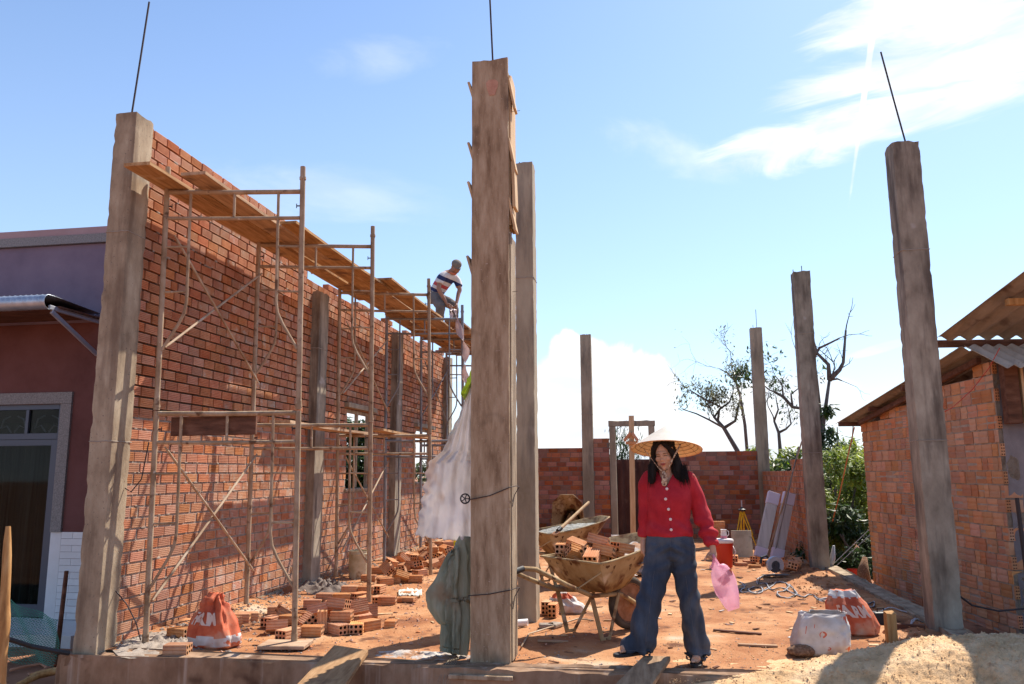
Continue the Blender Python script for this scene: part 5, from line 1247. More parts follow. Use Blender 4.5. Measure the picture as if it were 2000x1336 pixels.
sack('dusty white open sack with red marks, in front of the sand heap', 1602, 1272, [(0, .17, .10, 0, 0), (.02, .20, .13, 0, 0), (.08, .215, .14, .01, 0), (.16, .205, .13, .02, 0), (.22, .19, .12, .03, 0), (.28, .165, .10, .04, 0), (.30, .15, .085, .05, 0)],
     [MT['sack_white'], MT['print_red']], None, .15, seed=8, fold=.012, open_top=True, text=[('MI', .035, .62, -pi/2-.5, 'print_red'), ('O', .045, .45, -pi/2-.1, 'print_red'), ('TA', .03, .38, -pi/2+.2, 'print_blue'), ('M', .07, .72, -pi/2+.6, 'print_red'), ('lo', .03, .25, -pi/2-.0, 'print_red'), ('II', .05, .52, -pi/2-.8, 'print_red')])
sack('red sack with pale lettering behind the white sack, near the kerb', 1668, 1238, [(0, .16, .10, .01, 0), (.02, .19, .13, 0, 0), (.08, .20, .13, 0, 0), (.17, .18, .12, -.02, 0), (.25, .155, .10, -.05, 0), (.32, .11, .06, -.07, 0), (.355, .08, .03, -.08, 0)],
     [MT['sack_red'], MT['sack_white']], [(.78, 1.1, 1)], -.1, seed=12, text=[('FARM', .085, .47, -pi/2+.12, 'print_white')], fold=.011)
m = MB(); p = gr(1565, 1278)
m.ell((p.x, p.y+.02, .022), (.10, .09, .045), 22, 12, fn=lambda w: w+Vector((.02*mn.noise(w*14), .02*mn.noise(w*14+Vector((3, 1, 1))), .02*mn.noise(w*18)))); tag(m.build('gravel_spill', MT['gravel_fill'], smooth=True), 'dark gravel spilling from the white sack at its left corner', 'gravel', kind='stuff')
sack('limp white bag with a red mark, seen under the wheelbarrow', 1108, 1196, [(0, .17, .10, 0, 0), (.02, .19, .12, 0, 0), (.08, .16, .12, -.02, 0), (.14, .10, .08, -.04, 0), (.19, .04, .03, -.05, 0)], [MT['sack_white'], MT['sack_red']], [(.75, .95, 1)], .1, seed=17, fold=.014)
def cement_bag(label, loc, rz, material, tilt=0):
    t_ = thing('cement_bag', label, 'bag', (0, 0, 0), 'cement bags behind the loaded wheelbarrow'); m = MB()
    def f(w): return Vector((w.x, w.y, w.z+.012*mn.noise(w*9)))
    vs = []; k = 14
    for s in (1, -1):
        m.grid(lambda u, v: Vector(((u-.5)*.52*(1-.06*sin(pi*v)), (v-.5)*.34*(1-.08*sin(pi*u)), s*.062*(sin(pi*u)**.45)*(sin(pi*v)**.45)+.008*mn.noise(Vector((u*5, v*5, s))))), k, k, flip=(s < 0))
    m.build('paper', material, t_, smooth=True); m = MB()
    m.grid(lambda u, v: Vector(((u-.5)*.34, (v-.5)*.16, .001+.062*(sin(pi*(.17+.66*u))**.45)*(sin(pi*(.26+.48*v))**.45)+.008*mn.noise(Vector(((.17+.66*u)*5, (.26+.48*v)*5, 1)))+.002)), 10, 6); m.build('printed_band', MT['print_white'], t_, smooth=True)
    t_.location = loc; t_.rotation_euler = (tilt, 0, rz); return t_
p = at(1182, 1066, 10.6); cement_bag('red cement bag lying crumpled left of the white one', (p.x, 10.6, .33), .5, MT['sack_red'], .5)
p = at(1232, 1052, 11.0); cement_bag('pink and white cement bag in front of the door frame', (p.x, 11.0, .40), .05, MT['sack_white'], .9)
for k, (x, y, z, a) in enumerate(((-.45, 10.7, .06, .3), (-.42, 10.75, .18, .2), (.0, 11.2, .06, .1), (.02, 11.15, .19, .0))): cement_bag('dusty cement bag at the bottom of the stack behind the wheelbarrow', (x, y, z), a, MT['sack_white'])

# ------------------------------------------------------------------ door frame, batten and rusty fence at the back
df = thing('door_frame', 'grey cast door frame standing open in the back wall', 'door frame', (-.3, 17.5, 0))
for x0, x1, nm in ((-.775, -.64, 'jamb'), (.06, .195, 'jamb')):
    m = MB(); rough_box(m, x0, x1, 17.42, 17.56, 0, 2.345, .1, .002, .004, 5); m.build(nm, MT['conc'], df, smooth='auto')
m = MB(); rough_box(m, -.79, .21, 17.415, 17.565, 2.35, 2.46, .1, .002, .004, 6); m.build('lintel', MT['conc'], df, smooth='auto')
bt = thing('batten_post', 'pale upright batten with a small brick coloured cross piece, left of the hat', 'post', (-.25, 14.0, 0))
a = at(1233, 812, 14.0); b = at(1236, 1040, 14.0); q = MB(); q.prism([(b.x-.045, 13.98, -.05), (b.x+.045, 13.98, -.05), (b.x+.045, 14.02, -.05), (b.x-.045, 14.02, -.05)], (a.x-b.x, 0, a.z+.05)); q.build('upright', MT['wood_new'], bt)
for (x0, y0, x1, y1) in ((1219, 861, 1232, 845), (1234, 845, 1246, 861), (1222, 865, 1247, 865)):
    u_, v_ = at(x0, y0, 13.95), at(x1, y1, 13.95); slat(u_, v_, .05, .05, 'cross_piece', MT['brick_shed'], bt)
MT['rustsheet'] = mat('rusty_corrugated_sheet', [(.045,.018,.014), (.085,.035,.025), (.13,.065,.045)], 3, (1, 1, .4), rough=.85, bump=.2, spots=[((.20,.12,.09), 2, .6, .15)])
m = MB(); corrugated(m, (-1.6, 20.0, -.3), (3.6, .1, 0), (0, 0, 1.98), .16, .025, .006, 6); tag(m.build('sheet_fence', MT['rustsheet'], smooth='auto'), 'dark rusty corrugated sheet fence seen through the door frame', 'fence')

# ------------------------------------------------------------------ sand heap
def sand_z(x, y):
    # low heap across the right front corner, its crest rising to the right
    def ip(X, V):
        if x <= X[0]: return V[0]
        for a, b, c, d_ in zip(X, X[1:], V, V[1:]):
            if x <= b: return c+(d_-c)*(x-a)/(b-a)
        return V[-1]
    crest = ip((.1, .6, .98, 1.45, 1.8, 2.13, 2.5, 3.5), (.03, .045, .065, .14, .20, .235, .235, .24))
    yc = ip((.05, .25, .6, 1.0, 1.5, 2.5), (5.30, 5.45, 5.62, 5.90, 6.05, 6.10)); wy = ip((.1, 1.0, 1.6, 2.5), (.17, .22, .42, .75)); d = (y-yc)/wy
    f = exp(-d*d*1.1) if d > 0 else exp(-(d*.55)**2)
    base = (-.0 if y > 5.9 else max(-.45, -.95*(5.9-y)))
    e = min(1, max(0, (x+.02)/.35)); e = e*e*(3-2*e)
    z = crest*f*e
    z += (.024*mn.noise(Vector((x*5, y*5, 3)))+.010*mn.noise(Vector((x*14, y*14, 6)))+.016*max(0, mn.noise(Vector((x*27, y*27, 2))))+.022*max(0, mn.noise(Vector((x*40, y*40, 5))))+.012*mn.noise(Vector((x*70, y*70, 2))))*min(1, f*1.6)*e*min(1, .35+crest*5)
    z -= .10*exp(-(((x-1.95)/.38)**2+((y-5.55)/.30)**2))       # hollow dug in the near slope
    if y < 5.75: z = min(z, z*1.0)-.32*(5.75-y)*1.0+.0
    return z-.012*(1-e)-.02*(1-min(1, f*2.2))
sx = axis2(-.15, 4.6, lambda x: .012+max(0, x-2.8)*.02); sy = axis2(4.5, 7.35, lambda y: .012)
m = MB(); n = len(sy); m.v = [(x, y, sand_z(x, y)) for x in sx for y in sy]
m.f = [(i*n+j, (i+1)*n+j, (i+1)*n+j+1, i*n+j+1) for i in range(len(sx)-1) for j in range(n-1)]; m.m = [0]*len(m.f)
tag(m.build('sand_heap', MT['sand'], smooth=True), 'heap of coarse yellow building sand at the bottom right', 'sand', kind='stuff')
def f_sand(r):
    x = r.uniform(.1, 3.6); y = r.uniform(5.0, 6.9); z = sand_z(x, y)
    if z < .01 and y > 5.9 and r.random() < .8: return None
    return (x, y, max(z, 0)+.002)
stones(9000, f_sand, 'sand_clods', MT['sand'], .003, .010, 31, label='small clods scattered over the yellow sand heap', cat='sand')
# ------------------------------------------------------------------ people
def fuse(mb, name, voxel, smooth=4, disp=None, cut=None, material=None, parent=None, off=None):
    me0 = mb.mesh('tmp', [material] if material else [MT['skin']]); o = bpy.data.objects.new('tmp', me0); COL.objects.link(o)
    r = o.modifiers.new('r', 'REMESH'); r.mode = 'VOXEL'; r.voxel_size = voxel
    s = o.modifiers.new('s', 'SMOOTH'); s.iterations = smooth; s.factor = .5
    bpy.context.view_layer.update(); dg = bpy.context.evaluated_depsgraph_get()
    me = bpy.data.meshes.new_from_object(o.evaluated_get(dg)); bpy.data.objects.remove(o)
    if disp:
        nv = [v.normal.copy() for v in me.vertices]
        for v, n_ in zip(me.vertices, nv): v.co = v.co+n_*disp(v.co, n_)
    if cut:
        bm = bmesh.new(); bm.from_mesh(me); bmesh.ops.delete(bm, geom=[f for f in bm.faces if cut(f.calc_center_median(), f.normal)], context='FACES'); bm.to_mesh(me); bm.free()
    me.name = name; me.materials.clear()
    if material: me.materials.append(material)
    me.polygons.foreach_set('use_smooth', [True]*len(me.polygons))
    if off is not None:
        for v in me.vertices: v.co -= off
    q = bpy.data.objects.new(name, me); COL.objects.link(q)
    if parent is not None: q.parent = parent
    return q
def rings_tube(mb, specs, n=20, ax=Vector((1, 0, 0)), cap=True):
    """specs: (centre, half width, half depth) with width along ax-ish"""
    C_ = [Vector(s[0]) for s in specs]; rings = []
    for i, (c, a, b) in enumerate(specs):
        t_ = (C_[min(i+1, len(C_)-1)]-C_[max(i-1, 0)]).normalized(); u = (ax-t_*ax.dot(t_)).normalized(); v = t_.cross(u)
        rings.append([C_[i]+u*a*cos(2*pi*j/n)+v*b*sin(2*pi*j/n) for j in range(n)])
    mb.loft(rings, cap=cap); return mb
def sm(specs, k=4):
    out = []
    for i in range(len(specs)-1):
        p0, p1, p2, p3 = specs[max(i-1, 0)], specs[i], specs[i+1], specs[min(i+2, len(specs)-1)]
        for j in range(k):
            t_ = j/k; f = lambda a, b, c, d: .5*((2*b)+(c-a)*t_+(2*a-5*b+4*c-d)*t_*t_+(3*b-a-3*c+d)*t_**3)
            out.append((tuple(f(p0[0][q], p1[0][q], p2[0][q], p3[0][q]) for q in range(3)), f(p0[1], p1[1], p2[1], p3[1]), f(p0[2], p1[2], p2[2], p3[2])))
    out.append(specs[-1]); return out
MT['skin'] = mat('skin', [(.46,.245,.155), (.53,.30,.195), (.57,.335,.225)], 7, rough=.5, bump=.06, sss=.1)
MT['skin2'] = mat('tanned_skin', [(.26,.125,.08), (.33,.165,.105), (.37,.19,.125)], 7, rough=.55, bump=.06)
MT['hair'] = mat('black_hair', [(.006,.004,.004), (.016,.011,.010)], 8, (16, 16, 1.2), rough=.6, bump=.7, bscale=40, spec=.25)
MT['cardi'] = mat('crimson_knit', [(.34,.012,.022), (.42,.018,.03), (.46,.03,.042)], 8, rough=.85, bump=.35, bscale=120, wave=('Z', 60, 1.2, .35), bdist=.003)
MT['denim'] = mat('dark_denim', [(.022,.030,.046), (.042,.055,.080), (.074,.092,.122)], 4, (1.4, 1.4, .6), rough=.88, bump=.3, bscale=160, spots=[((.14,.155,.175), 2.6, .52, .24)], bdist=.004)
MT['straw'] = mat('pale_palm_leaf', [(.74,.70,.60), (.80,.77,.69), (.84,.82,.76)], 6, rough=.7, bump=.2, bscale=40, translucent=.35)
MT['lining'] = mat('hat_lining', [(.62,.32,.14), (.72,.42,.20), (.76,.50,.27)], 4, rough=.8, bump=.15, translucent=.45)
MT['scarf'] = mat('patterned_strap', [(.10,.05,.04), (.42,.28,.18), (.58,.46,.34)], 60, rough=.85, bump=.2, ramp=(.42, .58))
MT['lip'] = plain('lips', (.34,.07,.055), .45); MT['brow'] = plain('eyebrow', (.035,.02,.015), .8); MT['eyew'] = plain('eye', (.05,.03,.025), .3)
MT['sandal'] = plain('black_sandal', (.018,.017,.018), .5); MT['button'] = plain('pearl_button', (.72,.55,.52), .25, 0, .6)
MT['thread'] = plain('jeans_thread', (.10,.10,.11), .8)

def head(mb, M, f=1.0, male=False):
    """adult head, face towards -Y, centre between the ears"""
    def E(c, r, nu=18, nv=12): mb.ell(M @ (Vector(c)*f), tuple(q*f for q in r), nu, nv, mat=M.to_3x3().normalized().to_4x4())
    E((0, .018, .030), (.073, .092, .088)); E((0, -.012, -.022), (.061, .070, .088)); E((0, -.038, -.072), (.036, .036, .036)); E((0, -.060, -.093), (.018, .016, .016))
    E((-.034, -.026, -.055), (.025, .036, .032)); E((.034, -.026, -.055), (.025, .036, .032))
    E((-.034, -.056, -.022), (.023, .020, .022)); E((.034, -.056, -.022), (.023, .020, .022))
    E((0, -.072, .026), (.044, .014, .014))
    E((0, -.082, .003), (.0085, .012, .024)); E((0, -.092, -.022), (.011, .013, .011)); E((-.012, -.083, -.026), (.008, .010, .008)); E((.012, -.083, -.026), (.008, .010, .008))
    E((0, -.079, -.048), (.024, .010, .012)); E((0, -.079, -.060), (.020, .010, .008))
    for s in (-1, 1): E((s*.074, .012, -.008), (.009, .019, .031), 10, 8); E((s*.030, -.066, .006), (.014, .010, .009), 10, 8)
def face_bits(parent, M, f, off, lips=True):
    for s in (-1, 1):
        m = MB(); m.tube([M @ (Vector(p)*f) for p in ((s*.014, -.0775, .0035), (s*.024, -.0800, .0055), (s*.034, -.0775, .0040), (s*.044, -.0700, .0010))], [.0010*f, .0021*f, .0022*f, .0011*f], 6); o = m.build('eye', MT['eyew'], parent, smooth=True)
        m = MB(); m.tube([M @ (Vector(p)*f) for p in ((s*.012, -.0850, .0195), (s*.025, -.0850, .0235), (s*.040, -.0770, .0225), (s*.050, -.0660, .0170))], [.0016*f, .0025*f, .0022*f, .0009*f], 6); m.build('eyebrow', MT['brow'], parent, smooth=True)
    if lips:
        m = MB(); m.tube([M @ (Vector(p)*f) for p in ((-.021, -.0795, -.0550), (-.008, -.0895, -.0515), (0, -.0900, -.0530), (.008, -.0895, -.0515), (.021, -.0795, -.0550))], [.0012*f, .0042*f, .0038*f, .0042*f, .0012*f], 7)
        m.tube([M @ (Vector(p)*f) for p in ((-.018, -.0800, -.0570), (-.007, -.0895, -.0610), (.007, -.0895, -.0610), (.018, -.0800, -.0570))], [.0012*f, .0048*f, .0048*f, .0012*f], 7); m.build('lips', MT['lip'], parent, smooth=True)
def hand(mb, w, d, nrm, side, curl=.4, f=1.0):
    """w wrist, d towards fingers, nrm palm normal (towards what it grips), side +1/-1 puts the thumb"""
    w, d, nrm = Vector(w), Vector(d).normalized(), Vector(nrm); nrm = (nrm-d*nrm.dot(d)).normalized(); s_ = d.cross(nrm)*side
    mb.tube([w-d*.02, w+d*.015*f, w+d*.05*f, w+d*.078*f], [.022*f, .024*f, .027*f, .022*f], 12)
    for k in (-1, 0, 1): mb.ell(w+d*.055*f+s_*k*.020*f, (.017*f,)*3, 10, 8)
    L_ = (.068, .078, .073, .058)
    for i in range(4):
        b = w+d*.078*f+s_*(.030-.020*i)*f; p = [b-d*.02*f, b]; a = curl*.5
        for seg in (.44, .32, .24):
            a += curl*.95; dd = d*cos(a)+nrm*sin(a); p.append(p[-1]+dd*L_[i]*seg*f)
        mb.tube(p, [.0095*f, .0095*f, .0088*f, .0080*f, .0068*f], 8); mb.ell(p[-1], .0066*f, 8, 6)
    b = w+d*.02*f+s_*.022*f; a = curl*.6
    p = [b, b+s_*.022*f+d*.020*f+nrm*.008*f, b+s_*.030*f+d*.048*f+nrm*(.015+.02*curl)*f, b+s_*(.026-.012*curl)*f+d*.070*f+nrm*(.020+.035*curl)*f]
    mb.tube(p, [.014*f, .012*f, .0105*f, .0085*f], 8); mb.ell(p[-1], .0082*f, 8, 6)

# ---- the woman
WO = Vector((.11, 6.1, .0))
wom = thing('person', 'woman in a conical hat, crimson cardigan and wide jeans walking with a pink bag', 'person', tuple(WO))
HM = Matrix.Translation((.130, 6.035, 1.487)) @ Matrix.Rotation(radians(-14), 4, 'Z') @ Matrix.Rotation(radians(15), 4, 'X') @ Matrix.Rotation(radians(-5), 4, 'Y')
b = MB(); head(b, HM, .98)
rings_tube(b, sm([((.140, 6.075, 1.30), .055, .05), ((.136, 6.07, 1.37), .046, .048), ((.132, 6.062, 1.43), .045, .047)]))
rings_tube(b, sm([((.15, 6.11, .84), .13, .095), ((.152, 6.11, .98), .115, .085), ((.152, 6.10, 1.14), .130, .100), ((.152, 6.10, 1.26), .142, .088), ((.150, 6.095, 1.315), .12, .070), ((.146, 6.09, 1.35), .055, .05)]), 24)
LA = [((.008, 6.105, 1.31), .045, .042), ((-.022, 6.125, 1.09), .034, .034), ((-.036, 6.135, .90), .025, .025), ((-.042, 6.125, .84), .021, .018)]
RA = [((.297, 6.105, 1.31), .045, .042), ((.380, 6.13, 1.08), .034, .034), ((.432, 6.07, .885), .026, .025), ((.447, 6.04, .825), .022, .018)]
rings_tube(b, sm(LA)); rings_tube(b, sm(RA))
hand(b, (-.042, 6.123, .835), (.02, -.02, -1), (1, .1, 0), -1, .30, .92)
hand(b, (.449, 6.035, .82), (.05, -.05, -1), (-.9, -.2, .1), 1, 1.15, .98)
FL = [((.080, 6.10, .84), .085, .085), ((.0, 6.01, .46), .055, .055), ((-.065, 6.02, .20), .042, .045), ((-.095, 6.03, .10), .032, .034)]
BL = [((.228, 6.12, .84), .085, .085), ((.272, 6.10, .46), .055, .055), ((.305, 6.15, .20), .042, .045), ((.315, 6.17, .09), .032, .034)]
rings_tube(b, sm(FL)); rings_tube(b, sm(BL))
def foot(mb, heel, toe, zs, f=1.0, side=1):
    h_, t_ = Vector(heel), Vector(toe); d = (t_-h_); d.z = 0; d.normalize(); s_ = d.cross(Vector((0, 0, 1)))
    mb.tube([h_+Vector((0, 0, .035)), h_+d*.05+Vector((0, 0, .040)), h_+d*.12+Vector((0, 0, .032)), h_+d*.17+Vector((0, 0, .022))], [.030*f, .033*f, .033*f, .028*f], 14)
    for i in range(5):
        q = h_+d*(.172-.006*i*i*.6)*f+s_*side*(.028-.015*i)*f; mb.tube([q-d*.03+Vector((0, 0, .018)), q+d*.02+Vector((0, 0, .016)), q+d*(.040-.004*i)+Vector((0, 0, .011))], [.011 if i == 0 else .008, .010 if i == 0 else .0075, .0075 if i == 0 else .006], 7)
H1, T1 = (-.075, 6.045, .098), (-.285, 5.90, .092); H2, T2 = (.318, 6.205, .026), (.295, 5.98, .026)
foot(b, H1, T1, 0, .95, -1); foot(b, H2, T2, 0, .95, 1)
wb_o = fuse(b, 'body', .0042, 5, None, None, MT['skin'], wom, WO)
face_bits(wom, HM, .98, WO)
# hair: two falls either side of the face and the back
m = MB()
for s in (-1, 1):
    m.tube([HM @ Vector(p) for p in ((0, -.050, .108), (s*.030, -.064, .088), (s*.056, -.056, .055), (s*.070, -.040, .015), (s*.076, -.020, -.035))], [.012, .018, .020, .019, .016], 10)
m.ell(HM @ Vector((0, .040, .060)), (.080, .092, .074), 20, 14, mat=HM.to_3x3().to_4x4()); m.ell(HM @ Vector((0, .045, .0)), (.084, .075, .10), 20, 14, mat=HM.to_3x3().to_4x4())
rings_tube(m, sm([((.066, 6.06, 1.52), .024, .05), ((.055, 6.055, 1.45), .026, .055), ((.042, 6.04, 1.38), .032, .045), ((.034, 6.02, 1.31), .030, .028), ((.032, 6.01, 1.27), .016, .012)]), 16)
rings_tube(m, sm([((.194, 6.07, 1.52), .026, .055), ((.212, 6.065, 1.45), .032, .060), ((.226, 6.05, 1.38), .042, .050), ((.238, 6.035, 1.32), .044, .030), ((.244, 6.03, 1.285), .026, .014)]), 16)
rings_tube(m, sm([((.14, 6.12, 1.50), .07, .04), ((.145, 6.145, 1.40), .085, .035), ((.155, 6.15, 1.30), .08, .03), ((.16, 6.16, 1.26), .05, .02)]), 18)
fuse(m, 'hair', .005, 2, lambda c, n_: .006*mn.noise(Vector((c.x*55, c.y*55, c.z*6)))+.004*mn.noise(Vector((c.x*120, c.y*120, c.z*9))), None, MT['hair'], wom, WO)
m = MB(); r_ = random.Random(4)
for k in range(150):
    s = r_.choice((0, 1, 1)); x = (.010+.055*r_.random()) if s == 0 else (.195+.095*r_.random()); y = 6.00+.05*r_.random(); z = 1.29+.07*r_.random()
    dx = r_.uniform(-.012, .012)+(.02 if s else 0); m.tube([(x, y, z+.06), (x+dx*.4, y-.006, z), (x+dx, y-.008, z-.045-.02*r_.random())], [.0022, .0018, .0006], 5)
m.build('hair_strands', MT['hair'], wom, smooth=True, kind='stuff')
# cardigan
cc = MB()
rings_tube(cc, sm([((.150, 6.11, .895), .163, .120), ((.150, 6.11, .93), .166, .122), ((.150, 6.108, 1.02), .150, .108), ((.153, 6.098, 1.10), .156, .118), ((.155, 6.092, 1.17), .160, .124), ((.154, 6.098, 1.25), .166, .104), ((.152, 6.10, 1.305), .155, .086), ((.148, 6.095, 1.345), .095, .066), ((.144, 6.09, 1.375), .062, .058)], 5), 32)
rings_tube(cc, sm([((.040, 6.105, 1.315), .060, .056), ((.000, 6.11, 1.27), .058, .056), ((-.020, 6.125, 1.10), .048, .050), ((-.032, 6.135, .97), .042, .044), ((-.040, 6.135, .885), .034, .034)]), 20)
rings_tube(cc, sm([((.268, 6.105, 1.315), .060, .056), ((.310, 6.11, 1.275), .060, .058), ((.362, 6.13, 1.13), .060, .058), ((.398, 6.12, 1.01), .060, .060), ((.425, 6.085, .92), .058, .058), ((.440, 6.06, .865), .048, .048), ((.447, 6.045, .838), .036, .036)]), 20)
def cdisp(c, n_):
    d = .007*mn.noise(Vector((c.x*8, c.y*8, c.z*4)))+.003*mn.noise(Vector((c.x*22, c.y*22, c.z*12)))
    # drag folds from the arm pit to the front hem and at the waist side
    d += .006*sin((c.z*1.0+(c.x-.15)*.9)*75)*exp(-((c.z-.98)/.07)**2)*max(0, (c.x-.17)/.15 if c.x < .33 else 0)
    d += .004*sin((c.z+c.x*.5)*60)*exp(-((c.z-.95)/.12)**2)
    if c.x > .34: d += .012*sin(c.z*70+c.y*30)*exp(-((c.z-.92)/.09)**2)+.004*sin(c.z*38)
    if c.x < 0.01: d += .003*sin(c.z*55+1)
    return d
def vcut(c, n_): return n_.y < .35 and c.z > 1.245 and abs(c.x-.138) < (c.z-1.245)*.52 and c.y < 6.10
cdn = fuse(cc, 'cardigan', .0055, 6, cdisp, vcut, MT['cardi'], wom, WO)
so_ = cdn.modifiers.new('cloth', 'SOLIDIFY'); so_.thickness = .004; so_.offset = 1
def front_y(x, z):   # front surface of the cardigan
    import mathutils
    return _bvh.ray_cast(Vector((x, 5.5, z))-WO, Vector((0, 1, 0)))[0]
from mathutils.bvhtree import BVHTree
_bvh = BVHTree.FromPolygons([v.co.copy() for v in cdn.data.vertices], [tuple(p.vertices) for p in cdn.data.polygons])
for px_, pz_ in ((.140, 1.235), (.128, 1.163), (.146, 1.090), (.158, 1.018), (.160, .945)):
    h_ = front_y(px_, pz_)
    if h_ is None: continue
    m = MB(); rot = Matrix.Translation(h_+Vector((0, -.006, 0))) @ Matrix.Rotation(pi/2, 4, 'X'); m.lathe([(0, .004), (.008, .004), (.0105, .002), (.0105, -.001), (0, -.003)], 14, mat=rot); q = m.build('button', MT['button'], wom, smooth='auto', local=True)
# placket edge
pts = []
for i in range(30):
    z = 1.25-.345*i/29; h_ = front_y(.158+.004*sin(i*.7), z)
    if h_ is not None: pts.append(h_+Vector((0, -.0045, 0)))
m = MB(); m.tube(pts, .0022, 5); m.build('placket', MT['cardi'], wom, smooth=True, local=True)
# jeans
jj = MB()
rings_tube(jj, sm([((.148, 6.11, .955), .148, .105), ((.148, 6.112, .91), .158, .115), ((.148, 6.118, .84), .176, .128), ((.150, 6.118, .76), .172, .120), ((.150, 6.115, .72), .12, .10)], 4), 32)
rings_tube(jj, sm([((.078, 6.105, .82), .100, .108), ((.056, 6.085, .68), .104, .105), ((.026, 6.045, .56), .092, .092), ((-.004, 6.010, .46), .090, .088), ((-.035, 5.998, .34), .092, .088), ((-.072, 5.998, .20), .100, .092), ((-.108, 6.012, .125), .106, .098), ((-.112, 6.014, .112), .106, .098)]), 28)
rings_tube(jj, sm([((.232, 6.12, .82), .098, .108), ((.244, 6.11, .68), .092, .100), ((.257, 6.10, .56), .082, .088), ((.272, 6.095, .46), .080, .084), ((.286, 6.11, .34), .080, .084), ((.302, 6.14, .20), .084, .086), ((.313, 6.155, .075), .090, .088), ((.314, 6.156, .062), .090, .088)]), 28)
def jdisp(c, n_):
    d = .006*mn.noise(Vector((c.x*7, c.y*7, c.z*3)))+.003*mn.noise(Vector((c.x*18, c.y*18, c.z*10)))
    left = c.x < .15 - (0.75-c.z)*.02
    k = 1 if left else -1
    # knee break folds and long folds down the shin
    d += .008*sin((c.z*k*.6+c.x*1.3)*48+2*mn.noise(c*6))*exp(-((c.z-.47)/.10)**2)
    d += .014*sin(c.x*58+c.z*9+c.y*24+3*mn.noise(c*4))*max(0, min(1, (.44-c.z)/.2))
    d += .0035*sin((c.z+c.x*.8)*46+3*mn.noise(c*5))*max(0, min(1, (.40-c.z)/.2))
    d += .011*sin((c.z+abs(c.x-.15)*.55)*85)*exp(-((c.z-.80)/.055)**2)*exp(-((c.x-.15)/.12)**2)
    d += .005*sin((c.z-c.x*.4)*70)*exp(-((c.z-.68)/.08)**2)
    d += .005*sin(c.z*90+c.x*20)*max(0, (.16-c.z)/.1)
    return d
jn = fuse(jj, 'jeans', .0058, 5, jdisp, None, MT['denim'], wom, WO)
_jb = BVHTree.FromPolygons([v.co.copy() for v in jn.data.vertices], [tuple(p.vertices) for p in jn.data.polygons])
def onj(x, z):
    h_ = _jb.ray_cast(Vector((x, 5.3, z))-WO, Vector((0, 1, 0)))[0]; return h_+Vector((0, -.0015, 0)) if h_ is not None else None
def stitch(ps, r=.0009):
    q = [p for p in (onj(*a) for a in ps) if p is not None]
    if len(q) > 2: m = MB(); m.tube(q, r, 4); m.build('seam', MT['thread'], wom, smooth=True, local=True)
stitch([(.152, .93-.02*i) for i in range(9)]); stitch([(.165+.008*sin(i*.5), .93-.012*i) for i in range(8)])
stitch([(-.205+.012*i, .125-.0006*i) for i in range(17)]); stitch([(.228+.012*i, .095) for i in range(15)])
stitch([(.03-.013*i*.6, .66-.05*i*.98) for i in range(11)]); stitch([(.25+.0055*i, .62-.05*i) for i in range(11)])
stitch([(.02+.009*i, .875-.006*i*i*.25) for i in range(7)]); stitch([(.20+.012*i, .86+.004*i) for i in range(7)])
for s, (h_, t_) in ((-1, (H1, T1)), (1, (H2, T2))):
    h_, t_ = Vector(h_), Vector(t_); d = (t_-h_); d.z = 0; d.normalize(); s_ = d.cross(Vector((0, 0, 1))); m = MB(); R_ = []
    pr = [(-.035, .030), (.0, .038), (.06, .036), (.13, .044), (.18, .046), (.215, .036), (.235, .014)]
    top = [h_+d*a+s_*w_ for a, w_ in pr]+[h_+d*a-s_*w_ for a, w_ in pr[::-1]]
    m.prism([p+Vector((0, 0, .0)) for p in top], (0, 0, -.024)); o = m.build('sandal', MT['sandal'], wom)
    bevel(o, .005, 2)
    for a0, a1 in ((.085, .125), (.135, .095)):
        st = MB(); pts = []
        for i in range(11):
            th = pi*i/10; pts.append(h_+d*(a0+(a1-a0)*i/10)+s_*.042*cos(th)+Vector((0, 0, .004+.052*sin(th)**.8)))
        for q in range(3): st.tube([p+d*(.009*(q-1)) for p in pts], .006, 6)
        st.build('strap', MT['sandal'], o, smooth=True)
m = MB(); c0 = Vector(H1)+Vector((-.105, -.045, .055))
for k in range(5): m.ell(c0+Vector((.014*k-.02, -.012-.004*k, -.006*k+.006*(k % 2))), .0055, 8, 6)
m.build('sandal_charm', MT['white_plastic'], wom, smooth=True)
# hat
HT = Matrix.Translation((.150, 6.085, 1.522)) @ Matrix.Rotation(radians(-12.5), 4, 'X') @ Matrix.Rotation(radians(1.5), 4, 'Y')
hat = None
m = MB(); RR, HH = .260, .186; k = 64; prof = [(RR*(1-i/10), HH*(i/10)**.94) for i in range(11)]
m.loft([[HT @ Vector((max(r, .001)*cos(2*pi*j/k), max(r, .001)*sin(2*pi*j/k), z)) for j in range(k)] for r, z in prof], cap=False)
hat = m.build('hat', MT['straw'], wom, smooth=True)
m = MB(); prof = [(RR*.992*(1-i/10), (HH-.006)*(i/10)**.94-.0035) for i in range(10)]
m.loft([[HT @ Vector((max(r, .001)*cos(2*pi*j/k), max(r, .001)*sin(2*pi*j/k), z)) for j in range(k)] for r, z in prof], cap=False); m.build('lining', MT['lining'], hat, smooth=True)
for i in range(1, 8):
    f_ = i/10; m = MB(); r = RR*(1-f_)*.985; m.tube([HT @ Vector((r*cos(2*pi*j/48), r*sin(2*pi*j/48), HH*f_**.94-.008)) for j in range(49)], .0018, 5); m.build('hoop', MT['rust'], hat, smooth=True)
m = MB(); m.tube([HT @ Vector((RR*cos(2*pi*j/64), RR*sin(2*pi*j/64), 0)) for j in range(65)], .0035, 6); m.build('brim', MT['lining'], hat, smooth=True)
m = MB()
for j in range(14):
    a = 2*pi*j/14; m.tube([HT @ Vector((RR*(1-q)*.98*cos(a), RR*(1-q)*.98*sin(a), HH*q**.94-.007)) for q in (0, .3, .6, .9)], .0010, 4)
